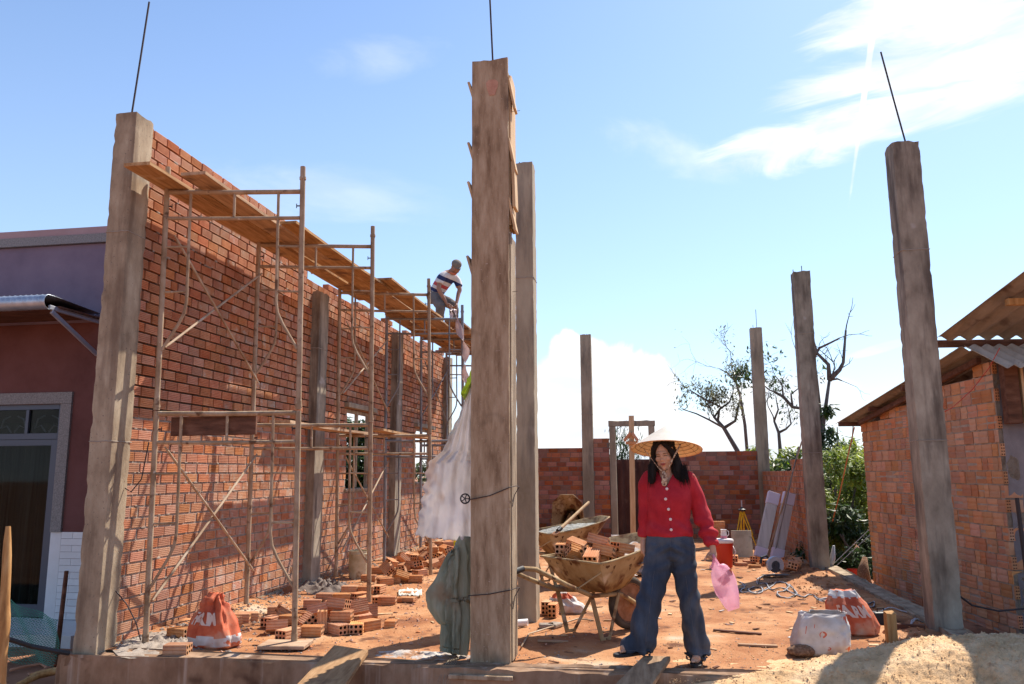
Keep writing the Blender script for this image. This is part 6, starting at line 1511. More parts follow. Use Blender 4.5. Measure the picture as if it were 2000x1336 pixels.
m.build('hat_ribs', MT['rust'], hat, kind='stuff')
# strap over the cheeks and the knotted scarf end
m = MB()
def ribbon(pts, w, nx=Vector((1, 0, 0))):
    pts = [Vector(p) for p in pts]; vs = []; n_ = len(pts)
    for i, p in enumerate(pts):
        t_ = (pts[min(i+1, n_-1)]-pts[max(i-1, 0)]).normalized(); s_ = t_.cross(Vector((0, 1, 0))).normalized()*w[i]/2; vs += [p-s_, p+s_]
    m.add(vs, [(2*i, 2*i+1, 2*i+3, 2*i+2) for i in range(n_-1)])
ribbon([HM @ Vector(p) for p in ((-.135, -.035, .060), (-.095, -.060, .010), (-.062, -.072, -.045), (-.030, -.078, -.095), (-.010, -.070, -.118))], [.006, .005, .005, .007, .012])
ribbon([HM @ Vector(p) for p in ((.140, -.030, .065), (.105, -.058, .015), (.066, -.074, -.040), (.030, -.080, -.092), (.0, -.070, -.118))], [.012, .011, .009, .009, .012])
o = m.build('chin_strap', MT['scarf'], wom, smooth=True); so_ = o.modifiers.new('cloth', 'SOLIDIFY'); so_.thickness = .003
m = MB(); c0 = HM @ Vector((-.008, -.072, -.120))
rings_tube(m, sm([(tuple(c0+Vector((0, .0, .010))), .008, .008), (tuple(c0+Vector((.0, -.006, -.015))), .017, .012), (tuple(c0+Vector((.002, -.012, -.045))), .022, .012), (tuple(c0+Vector((.0, -.012, -.078))), .020, .009), (tuple(c0+Vector((-.002, -.008, -.098))), .012, .006)]), 16)
fuse(m, 'scarf', .004, 1, lambda c, n_: .003*mn.noise(c*70), None, MT['scarf'], wom, WO)
m = MB(); r_ = random.Random(8)
for k_ in range(9): m.tube([(.262, 6.09, 1.37), (.30+.01*r_.random(), 6.08, 1.335+.02*r_.random()), (.335+.03*r_.random(), 6.07, 1.305+.03*r_.random())], [.003, .0022, .0012], 4)
m.build('strap_end', MT['scarf'], wom, smooth=True)

# the pink bag in her hand (a thing of its own)
def film(name, cols, transp, trl, rough=.35):
    return mat(name, cols, 6, rough=rough, bump=.25, bscale=22, trans=transp, translucent=trl, spec=.5)
MT['pinkfilm'] = film('pink_film', [(.84,.42,.56), (.88,.52,.64), (.92,.62,.72)], .26, .62)
bg = thing('plastic_bag', 'thin pink plastic bag hanging from the woman\'s left hand', 'bag', (.46, 6.0, .72))
m = MB()
rg = [((.462, 6.005, .735), .014, .012), ((.463, 6.0, .700), .030, .022), ((.478, 6.0, .672), .064, .034), ((.502, 6.0, .620), .082, .045), ((.523, 6.0, .55), .082, .050), ((.548, 6.0, .475), .066, .042), ((.566, 6.0, .418), .048, .026), ((.572, 6.0, .400), .043, .006)]
rings_tube(m, sm(rg, 6), 40)
for i, v in enumerate(m.v):
    v = Vector(v); d = .010*mn.noise(Vector((v.x*20, v.y*20, v.z*7)))+.005*mn.noise(Vector((v.x*60, v.y*60, v.z*14))); m.v[i] = tuple(v+Vector((d, d, d*.3)))
o = m.build('film', MT['pinkfilm'], bg, smooth=True)
m = MB()
for s in (-1, 1): m.tube([(.447, 5.985+s*.008, .775), (.455+s*.006, 5.99, .745), (.462+s*.02, 6.0, .705), (.47+s*.045, 6.0, .678)], [.006, .007, .010, .012], 8)
m.build('handle', MT['pinkfilm'], bg, smooth=True)
m = MB(); m.prism([(.53, 5.975, .665), (.565, 5.98, .68), (.575, 5.98, .64), (.545, 5.975, .625)], (0, .015, 0)); m.prism([(.47, 5.99, .60), (.53, 5.985, .65), (.56, 5.99, .60), (.51, 6.0, .56)], (0, .03, 0)); m.build('contents', MT['sack_red'], bg)

# ---- the man on the scaffold
MO = Vector((-3.4, 13.7, 3.88))
man = thing('person', 'man in a striped polo shirt and cap stooping on the scaffold boards', 'person', tuple(MO))
MT['polo'] = bpy.data.materials.new('striped_polo'); MT['polo'].use_nodes = True
def polo():
    nt = MT['polo'].node_tree; N = nt.nodes; L = nt.links; b_ = N['Principled BSDF']; b_.inputs['Roughness'].default_value = .9
    tc = N.new('ShaderNodeTexCoord'); d = N.new('ShaderNodeVectorMath'); d.operation = 'DOT_PRODUCT'; L.new(tc.outputs['Object'], d.inputs[0]); d.inputs[1].default_value = (.46, -.15, .87)
    mr = N.new('ShaderNodeMapRange'); L.new(d.outputs['Value'], mr.inputs[0]); mr.inputs[1].default_value = .45; mr.inputs[2].default_value = 1.03
    cr = N.new('ShaderNodeValToRGB'); cr.color_ramp.interpolation = 'CONSTANT'; L.new(mr.outputs[0], cr.inputs[0]); W_ = (.62,.58,.55,1); NV = (.02,.03,.10,1); RD = (.48,.07,.07,1)
    e = cr.color_ramp.elements; st = [(0, W_), (.10, NV), (.20, W_), (.30, RD), (.41, W_), (.53, NV), (.66, W_), (.84, RD), (.92, W_)]
    while len(e) < len(st): e.new(.5)
    for i, (p, c) in enumerate(st): e[i].position = p; e[i].color = c
    L.new(cr.outputs[0], b_.inputs['Base Color'])
polo()
MT['trouser'] = mat('grey_brown_trousers', [(.10,.08,.07), (.16,.135,.12), (.20,.17,.15)], 6, rough=.95, bump=.25)
MT['cap'] = MT['cap']; MT['capcloth'] = mat('olive_cap', [(.15,.125,.10), (.21,.18,.145)], 8, rough=.9, bump=.2)
b = MB(); MH = Matrix.Translation((-3.27, 13.60, 5.03)) @ Matrix.Rotation(radians(38), 4, 'Z') @ Matrix.Rotation(radians(38), 4, 'X'); head(b, MH, 1.08, True)
rings_tube(b, sm([((-3.70, 13.74, 4.56), .14, .11), ((-3.62, 13.71, 4.68), .135, .10), ((-3.50, 13.67, 4.82), .155, .11), ((-3.42, 13.65, 4.90), .15, .10), ((-3.36, 13.63, 4.95), .07, .065), ((-3.31, 13.61, 5.0), .055, .055)]), 22, Vector((.3, .95, 0)))
A1 = [((-3.50, 13.50, 4.86), .052, .052), ((-3.545, 13.44, 4.66), .042, .042), ((-3.525, 13.42, 4.56), .040, .040), ((-3.42, 13.46, 4.36), .028, .028)]
A2 = [((-3.31, 13.76, 4.85), .052, .052), ((-3.24, 13.74, 4.66), .042, .042), ((-3.25, 13.70, 4.56), .038, .038), ((-3.26, 13.60, 4.37), .028, .028)]
rings_tube(b, sm(A1)); rings_tube(b, sm(A2))
hand(b, (-3.41, 13.46, 4.34), (.5, .1, -.8), (.5, .3, .3), 1, .5, 1.05); hand(b, (-3.26, 13.59, 4.36), (-.1, -.1, -1), (-.6, -.3, .1), -1, .8, 1.05)
G1 = [((-3.66, 13.64, 4.52), .09, .09), ((-3.52, 13.45, 4.26), .065, .065), ((-3.58, 13.58, 3.98), .045, .05)]
G2_ = [((-3.64, 13.82, 4.52), .09, .09), ((-3.36, 13.78, 4.32), .065, .065), ((-3.36, 13.80, 3.98), .045, .05)]
rings_tube(b, sm(G1)); rings_tube(b, sm(G2_))
fuse(b, 'body', .007, 4, None, None, MT['skin2'], man, MO)
face_bits(man, MH, 1.08, MO, False)
t_ = MB(); rings_tube(t_, sm([((-3.72, 13.75, 4.53), .165, .13), ((-3.63, 13.72, 4.66), .16, .125), ((-3.51, 13.68, 4.81), .18, .130), ((-3.42, 13.66, 4.89), .165, .115), ((-3.365, 13.64, 4.94), .085, .08)]), 24, Vector((.3, .95, 0)))
rings_tube(t_, sm([((-3.46, 13.56, 4.89), .07, .07), ((-3.50, 13.49, 4.83), .072, .072), ((-3.54, 13.45, 4.70), .066, .066)])); rings_tube(t_, sm([((-3.37, 13.72, 4.88), .07, .07), ((-3.30, 13.76, 4.83), .070, .070), ((-3.25, 13.75, 4.70), .064, .064)]))
fuse(t_, 'polo_shirt', .009, 4, lambda c, n_: .008*mn.noise(c*11), None, MT['polo'], man, MO)
m = MB(); m.tube([(-3.40, 13.56, 4.93), (-3.32, 13.54, 4.90), (-3.29, 13.60, 4.90), (-3.30, 13.70, 4.95)], [.018]*4, 8); m.build('collar', MT['sack_red'], man, smooth=True)
t_ = MB(); rings_tube(t_, sm([((-3.66, 13.72, 4.62), .155, .12), ((-3.71, 13.75, 4.53), .165, .135), ((-3.69, 13.75, 4.45), .15, .12)]), 24, Vector((.3, .95, 0)))
rings_tube(t_, sm([((-3.68, 13.66, 4.52), .11, .11), ((-3.60, 13.54, 4.40), .10, .10), ((-3.52, 13.45, 4.27), .088, .088), ((-3.55, 13.52, 4.12), .08, .08), ((-3.58, 13.58, 3.93), .072, .075)])); rings_tube(t_, sm([((-3.66, 13.82, 4.52), .11, .11), ((-3.50, 13.80, 4.44), .10, .10), ((-3.36, 13.78, 4.34), .088, .088), ((-3.355, 13.79, 4.15), .080, .080), ((-3.36, 13.80, 3.95), .075, .078)]))
fuse(t_, 'trousers', .009, 3, lambda c, n_: .010*mn.noise(c*10)+.006*mn.noise(c*26), None, MT['trouser'], man, MO)
m = MB()
for hx, hy, tx, ty in ((-3.59, 13.60, -3.50, 13.42), (-3.37, 13.82, -3.24, 13.68)):
    d = Vector((tx-hx, ty-hy, 0)).normalized(); m.tube([Vector((hx, hy, 3.925))-d*.03, Vector((hx, hy, 3.93))+d*.06, Vector((hx, hy, 3.918))+d*.14, Vector((hx, hy, 3.905))+d*.21], [.040, .045, .042, .022], 12)
m.build('shoes', MT['sandal'], man, smooth=True)
m = MB(); m.ell(MH @ Vector((0, .02, .050)), (.092, .105, .080), 22, 12, mat=MH.to_3x3().to_4x4())
cp = m.build('cap', MT['capcloth'], man, smooth=True)
m = MB(); vs = []
for i in range(9):
    a = pi+pi*i/8
    for r in (.085, .155): vs.append(MH @ Vector((cos(a)*.072, sin(a)*r-.01+.02, .045-(r-.085)*.35-.01*abs(cos(a)))))
m.add(vs, [(2*i, 2*i+1, 2*i+3, 2*i+2) for i in range(8)]); o = m.build('cap_peak', MT['capcloth'], cp, smooth=True); so_ = o.modifiers.new('cloth', 'SOLIDIFY'); so_.thickness = .006

# ------------------------------------------------------------------ cloths hanging by the middle column
MT['tarp'] = mat('torn_white_sheet', [(.60,.56,.53), (.72,.69,.67), (.80,.77,.76)], 2.2, rough=.75, bump=.3, bscale=16, spots=[((.52,.36,.25), 1.9, .56, .16), ((.48,.57,.60), 2.8, .64, .08)], translucent=.42)
MT['greensack'] = mat('green_woven_sack', [(.22,.235,.165), (.31,.325,.24), (.40,.40,.31)], 3, (5, 5, .5), rough=.8, bump=.35, bscale=40, spots=[((.30,.23,.15), 3, .58, .14)], wave=('X', 30, .4, .5), translucent=.2, bdist=.005)
MT['limefilm'] = film('lime_film', [(.42,.55,.05), (.55,.65,.10)], .05, .45); MT['yellowfilm'] = film('yellow_film', [(.75,.62,.02), (.85,.72,.05)], 0, .4)
MT['strawfilm'] = film('faded_yellow_film', [(.66,.58,.24), (.74,.66,.34)], .15, .4)
def drape(name, label, cat, L_, R_, material, wav=.03, nw=6, seed=0, ragged=.01, nv=60, nu=36, depth=None, kind=None):
    """cloth between a left and a right edge polyline, hanging in folds with real depth"""
    def pl(P, t_):
        P = [Vector(p) for p in P]; f = t_*(len(P)-1); i = min(int(f), len(P)-2); return P[i].lerp(P[i+1], f-i)
    m = MB()
    def f(u, v):
        a, b_ = pl(L_, v), pl(R_, v); p = a.lerp(b_, u); w_ = (b_-a).length
        k = sin(u*pi*nw+seed+1.2*mn.noise(Vector((v*2, seed, 0))))*wav*min(1, w_/.25)+.03*mn.noise(Vector((u*3, v*4, seed)))+.010*mn.noise(Vector((u*9, v*11+u*4, seed)))+.003*mn.noise(Vector((u*26-v*9, v*22, seed)))
        e = ragged*mn.noise(Vector((v*22, seed, 1)))*(1-u)**6
        g_ = ragged*mn.noise(Vector((u*14, seed, 3)))*max(0, v-.9)*10
        return (p.x+e, p.y-k, p.z+g_)
    m.grid(f, nu, nv); o = m.build(name, material, smooth=True); so_ = o.modifiers.new('cloth', 'SOLIDIFY'); so_.thickness = .002; return tag(o, label, cat)
drape('plastic_sheet', 'torn dirty white plastic sheet hanging from the left side of the front middle column', 'sheet', [(-1.36, 6.20, 2.08), (-1.47, 6.22, 1.80), (-1.60, 6.25, 1.53), (-1.72, 6.26, 1.44), (-1.755, 6.26, 1.24), (-1.785, 6.26, 1.05), (-1.815, 6.26, .865)],
      [(-1.335, 6.12, 2.08), (-1.335, 6.12, 1.80), (-1.335, 6.12, 1.53), (-1.335, 6.12, 1.44), (-1.335, 6.12, 1.20), (-1.335, 6.12, 1.0), (-1.34, 6.12, .83)], MT['tarp'], .018, 7, 2, .024, 110, 70)
drape('lime_sheet', 'scrap of lime green plastic above the torn white sheet', 'sheet', [(-1.335, 6.14, 2.20), (-1.40, 6.16, 2.06), (-1.44, 6.17, 1.995), (-1.44, 6.17, 1.98)], [(-1.33, 6.12, 2.20), (-1.335, 6.12, 2.06), (-1.37, 6.13, 1.98), (-1.40, 6.13, 1.92)], MT['limefilm'], .01, 3, 5, .01, 20, 14)
drape('yellow_scrap', 'small bright yellow scrap between the white sheet and the green sack', 'sheet', [(-1.50, 6.20, .87), (-1.49, 6.20, .76), (-1.45, 6.20, .70)], [(-1.40, 6.18, .87), (-1.41, 6.18, .76), (-1.44, 6.18, .70)], MT['yellowfilm'], .008, 2, 7, .005, 14, 10)
def green():
    m = MB(); P = [((-1.395, 6.13, .88), .030, .02), ((-1.42, 6.13, .76), .072, .035), ((-1.46, 6.13, .60), .118, .05), ((-1.51, 6.13, .425), .170, .055), ((-1.505, 6.13, .385), .160, .058), ((-1.455, 6.13, .24), .100, .060), ((-1.465, 6.13, .15), .100, .062), ((-1.475, 6.13, .06), .100, .060), ((-1.48, 6.12, .02), .09, .05)]
    Q = []
    for a_, b_ in zip(P, P[1:]):
        for k in range(6): t_ = k/6; Q.append((tuple(a_[0][i]+(b_[0][i]-a_[0][i])*t_ for i in range(3)), a_[1]+(b_[1]-a_[1])*t_, a_[2]+(b_[2]-a_[2])*t_))
    rings_tube(m, Q+[P[-1]], 64)
    for i, v in enumerate(m.v):
        v = Vector(v); a = atan2(v.y-6.13, v.x+1.48); t_ = (.86-v.z)/.84
        r_ = .014*sin(a*6+t_*2.2+4*mn.noise(Vector((v.z*4, 2, 1))))+.012*sin(a*11-t_*3+5*mn.noise(Vector((v.z*5, a, 1))))+.005*sin(a*23+t_*5)+.012*mn.noise(Vector((v.x*12, v.y*12, v.z*2.5)))
        if v.x < -1.55: r_ += .01*mn.noise(Vector((v.z*14, 1, 1)))
        m.v[i] = (v.x+cos(a)*r_*.7, v.y+sin(a)*r_*1.6, v.z)
    return m.build('woven_sack', MT['greensack'], smooth=True)
tag(green(), 'limp grey green woven sack hanging against the foot of the middle column', 'sack')
m = MB(); r_ = random.Random(6)
for k in range(7): m.tube([(-1.47+.01*k, 6.04, .02), (-1.46+.012*k+r_.uniform(-.01, .01), 5.72, .01), (-1.47+.012*k+r_.uniform(-.02, .02), 5.675, -.08), (-1.48+.02*k+r_.uniform(-.03, .03), 5.67, -.16)], .0012, 4)
tag(m.build('frayed_threads', MT['ply'], smooth=True), 'frayed threads dangling from the green sack over the sill', 'thread', kind='stuff')
w_ = thing('valve_wheel', 'small black spoked hand wheel between the column and the sheet', 'wheel', (-1.36, 6.0, 1.16))
m = MB(); m.tube([(-1.36+.035*cos(a), 5.99, 1.165+.035*sin(a)) for a in [2*pi*i/20 for i in range(21)]], .006, 6); m.build('rim', MT['grip'], w_, smooth=True)
m = MB()
for k in range(5): a = 2*pi*k/5; m.tube([(-1.36, 5.99, 1.165), (-1.36+.035*cos(a), 5.99, 1.165+.035*sin(a))], .004, 5)
m.build('spoke', MT['grip'], w_)
# twisted plastic strips the man is handling
MT['strip'] = film('pinkish_film', [(.62,.44,.40), (.72,.60,.56)], .1, .4)
for k, (pp, l) in enumerate((([(-3.34, 13.5, 4.30), (-3.30, 13.35, 4.18), (-3.26, 13.25, 3.98), (-3.18, 13.1, 3.80)], 'twisted pale plastic strip in the man\'s hands'),
        ([(-2.96, 12.2, 3.96), (-2.86, 12.2, 3.55), (-2.76, 12.2, 3.30), (-2.80, 12.2, 2.95), (-2.70, 12.2, 2.6), (-2.74, 12.2, 2.4)], 'long pinkish plastic strip dangling from the grey scaffold below the man'))):
    m = MB(); n_ = 60; vs = []
    for i in range(n_+1):
        f_ = i/n_*(len(pp)-1); j = min(int(f_), len(pp)-2); p = Vector(pp[j]).lerp(Vector(pp[j+1]), f_-j); a = i*.22+k; w = .035+.03*mn.noise(Vector((i*.12, k, 1)))+(.02 if k else 0)
        q = Vector((cos(a), sin(a)*.6, 0))*w; vs += [p-q, p+q*.2+Vector((0, .01, 0)), p+q]
    m.add(vs, [(3*i+c, 3*i+c+1, 3*i+c+4, 3*i+c+3) for i in range(n_) for c in (0, 1)]); o = m.build('plastic_strip', MT['strip'], smooth=True); so_ = o.modifiers.new('cloth', 'SOLIDIFY'); so_.thickness = .002; tag(o, l, 'strip')
m = MB(); m.grid(lambda u, v: (gr(778+46*u, 1168-12*v).x, gr(778+46*u, 1168-12*v).y, .02+.045*abs(mn.noise(Vector((u*6, v*5, 2))))+.02*mn.noise(Vector((u*14, v*14, 3)))), 26, 14); o = m.build('crumpled_film', MT['straw'], smooth=True); tag(o, 'crumpled pale yellow plastic film lying near the broken bricks', 'film'); so_ = o.modifiers.new('cloth', 'SOLIDIFY'); so_.thickness = .002
# ------------------------------------------------------------------ vegetation
MT['bark'] = mat('grey_bark', [(.07,.055,.05), (.12,.10,.09), (.17,.145,.13)], 6, (4, 4, 1), rough=.95, bump=.5)
MT['leaf_y'] = mat('yellow_green_leaf', [(.17,.22,.025), (.25,.32,.04), (.34,.39,.07)], 1.5, rough=.5, bump=0, var=.35, hue=.02, translucent=.4)
MT['leaf_d'] = mat('dark_green_leaf', [(.025,.055,.015), (.045,.09,.022), (.07,.13,.03)], 1.5, rough=.45, bump=0, var=.4, hue=.02, translucent=.3)
MT['leaf_o'] = mat('olive_leaf', [(.07,.09,.03), (.11,.13,.045), (.16,.16,.06)], 1.5, rough=.5, bump=0, var=.4, hue=.02, translucent=.35)
def leaves(mb, pts, size, r, droop=.3, asp=.38):
    for p in pts:
        s = size*r.uniform(.6, 1.3); a = r.uniform(0, 2*pi); e = r.uniform(-.9, .5)-droop; d = Vector((cos(a)*cos(e), sin(a)*cos(e), sin(e)))
        w_ = d.cross(Vector((r.uniform(-.4, .4), r.uniform(-.4, .4), 1))).normalized()*s*asp; n_ = d.cross(w_).normalized()*s*.06
        mb.add([p, p+d*s*.45+w_*.5+n_, p+d*s, p+d*s*.45-w_*.5+n_], [(0, 1, 2), (0, 2, 3)])
def blob_pts(c, rad, n, r, shell=.55):
    out = []
    while len(out) < n:
        v = Vector((r.gauss(0, 1), r.gauss(0, 1), r.gauss(0, 1))).normalized()*(shell+(1-shell)*r.random())*(1+.35*mn.noise(Vector((c[0]+len(out)*.01, c[1], c[2]))))
        out.append(Vector((c[0]+v.x*rad[0], c[1]+v.y*rad[1], c[2]+v.z*rad[2])))
    return out
def bush(label, c, rad, n, clumps, mat_, size, seed, trunks=3, group=None, name='bush', zb=-.35):
    r = random.Random(seed); t_ = thing(name, label, name if name != 'bush' else 'bush', (c[0], c[1], zb), group); m = MB(); b_ = MB()
    for k in range(clumps):
        q = Vector((r.gauss(0, .45), r.gauss(0, .45), r.gauss(0, .5)));
        if q.length > 1.1: q = q.normalized()*1.1
        cc_ = (c[0]+q.x*rad[0], c[1]+q.y*rad[1], max(zb+.15, c[2]+q.z*rad[2])); s = r.uniform(.22, .42)
        leaves(m, blob_pts(cc_, (rad[0]*s, rad[1]*s, rad[2]*s*.8), n//clumps, r, .35), size, r)
    for k in range(trunks):
        x = c[0]+r.uniform(-.4, .4)*rad[0]; y = c[1]+r.uniform(-.4, .4)*rad[1]
        b_.tube([(x, y, zb-.1), (x+r.uniform(-.1, .1), y, zb+(c[2]-zb)*.5), (x+r.uniform(-.4, .4)*rad[0], y+r.uniform(-.2, .2), c[2]+rad[2]*.5)], [.04, .03, .012], 6)
    m.build('crown', mat_, t_); b_.build('trunk', MT['bark'], t_, smooth=True); return t_
def tree(label, base, path, seed, levels=5, r0=.10, leafy=None, leafsize=.12, nleaf=0, twigs=1.0, name='tree', spread=.7, curl=.35, lenf=1.0, limbs=()):
    """path: trunk polyline; limbs: extra hand placed limbs (start index, polyline); twigs grow from their ends"""
    r = random.Random(seed); t_ = thing(name, label, 'tree', tuple(base)); tr = MB(); tw = MB(); tips = []
    def grow(p, d, L_, rad, lv):
        if lv == 0 or rad < .003: tips.append(p); return
        n_ = 4; pts = [p]; q = p.copy(); dd = d.copy(); rr = [rad]
        for i in range(n_):
            dd = (dd+Vector((r.gauss(0, curl), r.gauss(0, curl), r.gauss(0, curl)+.05))*.5).normalized(); q = q+dd*L_/n_; pts.append(q.copy()); rr.append(rad*(1-.45*(i+1)/n_))
            if lv <= 3 and r.random() < .8*twigs:
                s_ = (dd+Vector((r.gauss(0, 1), r.gauss(0, 1), r.gauss(0, .8)))*spread).normalized(); grow(q.copy(), s_, L_*.55, rad*.45, lv-2 if lv > 2 else lv-1)
        (tr if lv > 3 else tw).tube(pts, [q_*.8 for q_ in rr], 6 if lv > 2 else 4, cap=False); tips.append(q)
        for k in range(2 if r.random() < .75 else 3):
            s_ = (dd+Vector((r.gauss(0, 1), r.gauss(0, 1), r.gauss(0, .7)+.12))*spread).normalized(); grow(q.copy(), s_, L_*r.uniform(.62, .85), rad*.55, lv-1)
    P = [Vector(p) for p in path]; k = len(P); rad = [r0*(1-.5*i/(k-1)) for i in range(k)]; tr.tube(P, rad, 9)
    def finish(P_, rad_e, lv): d = (P_[-1]-P_[-2]).normalized(); grow(P_[-1], d, .8*lenf, rad_e, lv)
    finish(P, rad[-1]*.8, levels-1)
    for i0, pl, rs in limbs:
        Q = [P[i0]]+[Vector(p) for p in pl]; rq = [rs*(1-.6*i/(len(Q)-1)) for i in range(len(Q))]; tr.tube(Q, rq, 8); finish(Q, rq[-1]*.8, levels-2)
        for j in range(1, len(Q)-1): d = (Q[j]-Q[j-1]).normalized(); grow(Q[j], (d+Vector((r.gauss(0, 1), r.gauss(0, .6), r.gauss(0, 1)))*.8).normalized(), .5*lenf, rq[j]*.35, levels-2)
    tr.build('trunk', MT['bark'], t_, smooth=True)
    if tw.v: tw.build('twigs', MT['bark'], t_, smooth=False, kind='stuff')
    if leafy and nleaf:
        m = MB(); T = [p for p in tips]; r.shuffle(T)
        for i in range(nleaf):
            p = T[(i*7) % len(T)]
            if mn.noise(p*.9+Vector((seed, 0, 0))) < -.12: continue
            leaves(m, [p+Vector((r.gauss(0, .12), r.gauss(0, .12), r.gauss(0, .12)))], leafsize, r)
        m.build('crown', leafy, t_)
    return t_
A = lambda px, py, Y: at(px, py, Y)
Yt = 24
tree('leaning leafy tree with thin foliage behind the back wall, left of the far corner column', A(1452, 905, Yt)+Vector((0, 0, -2)), [A(1470, 985, Yt), A(1440, 880, Yt), A(1414, 836, Yt), A(1402, 822, Yt)], 3, 5, .085, MT['leaf_o'], .12, 2300, 1.0, lenf=.62,
     limbs=[(2, [A(1395, 815, Yt), A(1408, 795, Yt+.4), A(1380, 782, Yt), A(1352, 765, Yt)], .05), (2, [A(1436, 822, Yt), A(1442, 795, Yt), A(1447, 770, Yt+.5)], .05), (2, [A(1385, 820, Yt-.5), A(1360, 808, Yt-.6), A(1335, 800, Yt)], .035), (3, [A(1405, 800, Yt), A(1425, 785, Yt), A(1432, 765, Yt)], .04)])
tree('bare fine-twigged tree rising behind the leaning leafy tree', A(1462, 905, 27), [A(1468, 985, 27), A(1455, 830, 27), A(1446, 775, 27), A(1437, 745, 27), A(1433, 730, 27)], 9, 5, .06, MT['leaf_o'], .12, 120, 1.2, lenf=1.0,
     limbs=[(3, [A(1420, 728, 27), A(1405, 720, 27)], .035), (3, [A(1442, 735, 27), A(1452, 722, 27)], .03)])
tree('small bare tree between the two right background columns', A(1524, 905, 22), [A(1525, 985, 22), A(1524, 880, 22), A(1521, 845, 22), A(1512, 822, 22)], 14, 5, .06, MT['leaf_d'], .12, 420, 1.1, lenf=.7,
     limbs=[(2, [A(1535, 838, 22), A(1545, 828, 22), A(1540, 800, 22)], .035), (3, [A(1520, 800, 22), A(1516, 780, 22)], .03)])
tree('half bare tree with dark leaf clusters partly behind the right column', A(1575, 905, 20), [A(1600, 985, 20), A(1590, 870, 20), A(1578, 800, 20), A(1548, 795, 20), A(1530, 775, 20), A(1512, 765, 20)], 19, 5, .06, MT['leaf_d'], .15, 500, .8, lenf=.6,
     limbs=[(3, [A(1545, 770, 20), A(1560, 758, 20)], .03), (4, [A(1527, 750, 20), A(1515, 735, 20)], .025)])
tree('tall dead tree with forked bare limbs beside the right column', A(1605, 905, 19), [A(1600, 985, 19), A(1606, 840, 19), A(1612, 800, 19), A(1620, 742, 19)], 23, 4, .065, None, 0, 0, .5, spread=.9, lenf=.55,
     limbs=[(3, [A(1618, 712, 19), A(1596, 690, 19), A(1590, 668, 19)], .055), (3, [A(1640, 722, 19), A(1647, 708, 19), A(1652, 645, 19)], .06), (3, [A(1636, 740, 19), A(1645, 744, 19)], .03), (1, [A(1590, 700, 19.3), A(1600, 680, 19), A(1625, 668, 19), A(1640, 660, 19)], .04), (1, [A(1570, 720, 19), A(1556, 690, 19)], .03)])
# bushes right of the low wall
bush('big sunlit yellow green bush between the right column and the shed', (3.45, 15.2, .75), (.85, 1.0, 1.0), 9500, 46, MT['leaf_y'], .13, 1)
bush('dark undergrowth bush filling the gap beside the shed corner', (3.15, 13.6, .0), (.75, .9, .75), 5200, 26, MT['leaf_d'], .12, 2)
bush('dark green bush behind the yellow green one', (4.3, 17.6, 1.1), (1.2, 1.0, 1.0), 3800, 26, MT['leaf_d'], .16, 3)
bush('tall dark leafy bush top beside the dead tree', (4.0, 18.6, 1.9), (.65, .7, .85), 1500, 16, MT['leaf_d'], .17, 4)
bush('bright green bush behind the low stepped wall', (3.2, 19.5, 1.0), (1.1, 1.0, .85), 6000, 24, MT['leaf_y'], .17, 5)
bush('second bright green bush behind the low stepped wall', (4.6, 21.5, 1.3), (1.3, 1.1, .9), 2600, 20, MT['leaf_y'], .18, 6)
bush('small yellow green bush peeping over the low wall', (3.35, 16.4, 1.25), (.45, .5, .5), 900, 10, MT['leaf_y'], .13, 7)
bush('low dark bush at the rear corner of the shed', (4.5, 14.2, .4), (.9, .9, .9), 2600, 18, MT['leaf_d'], .13, 8)
# greenery seen through the window holes and beyond the house
bush('dark leafy bush seen through the first window hole', (-7.0, 18.5, 1.2), (1.3, 1.3, 1.5), 9000, 40, MT['leaf_d'], .20, 10)
bush('leafy bush beyond the second window hole', (-6.6, 23.5, .5), (1.0, 1.2, 1.0), 3000, 18, MT['leaf_o'], .17, 11)
# bamboo sprays hanging behind the door frame
bm_ = thing('bamboo', 'drooping bamboo leaf sprays behind the grey door frame', 'bamboo', (-.4, 21, -.3)); r = random.Random(5); st = MB(); lf = MB()
for k, (px, py, qx, qy) in enumerate(((1196, 905, 1222, 832), (1205, 905, 1238, 845), (1214, 905, 1208, 840), (1190, 900, 1200, 848), (1220, 900, 1244, 868), (1212, 905, 1228, 860))):
    a, c = A(px, py+60, 21), A(qx, qy, 21); mid = a.lerp(c, .6)+Vector((-.1, 0, .15)); st.tube([a, mid, c], [.02, .012, .005], 6)
    for j in range(130):
        f_ = r.uniform(.35, 1.05); p = a.lerp(c, f_)+Vector((r.gauss(0, .13), r.gauss(0, .15), r.gauss(0, .10)))
        leaves(lf, [p], .17, r, .9, .16)
st.build('stem', MT['bark'], bm_, smooth=True); lf.build('leaf_spray', MT['leaf_d'], bm_, kind='stuff')
# far woods closing the horizon
r = random.Random(77)
for nm, x0, x1, y0, y1, n_ in (('far_woods', -160, 160, 75, 110, 150),):
    m = MB()
    for k in range(n_):
        x = x0+(x1-x0)*(k+r.random())/n_; y = r.uniform(y0, y1); h_ = r.uniform(2.6, 3.4); w_ = r.uniform(3, 6)
        for q in range(70):
            a = r.uniform(0, 2*pi); p = Vector((x+r.gauss(0, w_*.35), y+r.gauss(0, w_*.3), -1+abs(r.gauss(0, .45))*h_*.9))
            if p.z > h_: p.z = h_*r.random()
            leaves(m, [p], 1.3, r, .1, .8)
    tag(m.build(nm, MT['leaf_d']), 'distant low woods along the horizon beyond the back wall', 'woods', kind='stuff')
m = MB(); m.tube([at(1622, 1107, 12.25), at(1704, 1028, 12.6)], .004, 5); m.tube([at(1626, 1112, 12.25), at(1704, 1040, 12.6)], .0035, 5)
tag(m.build('guy_wires', MT['steelwhite']), 'thin pale wires stretched from the right column foot to the shed corner', 'wire')
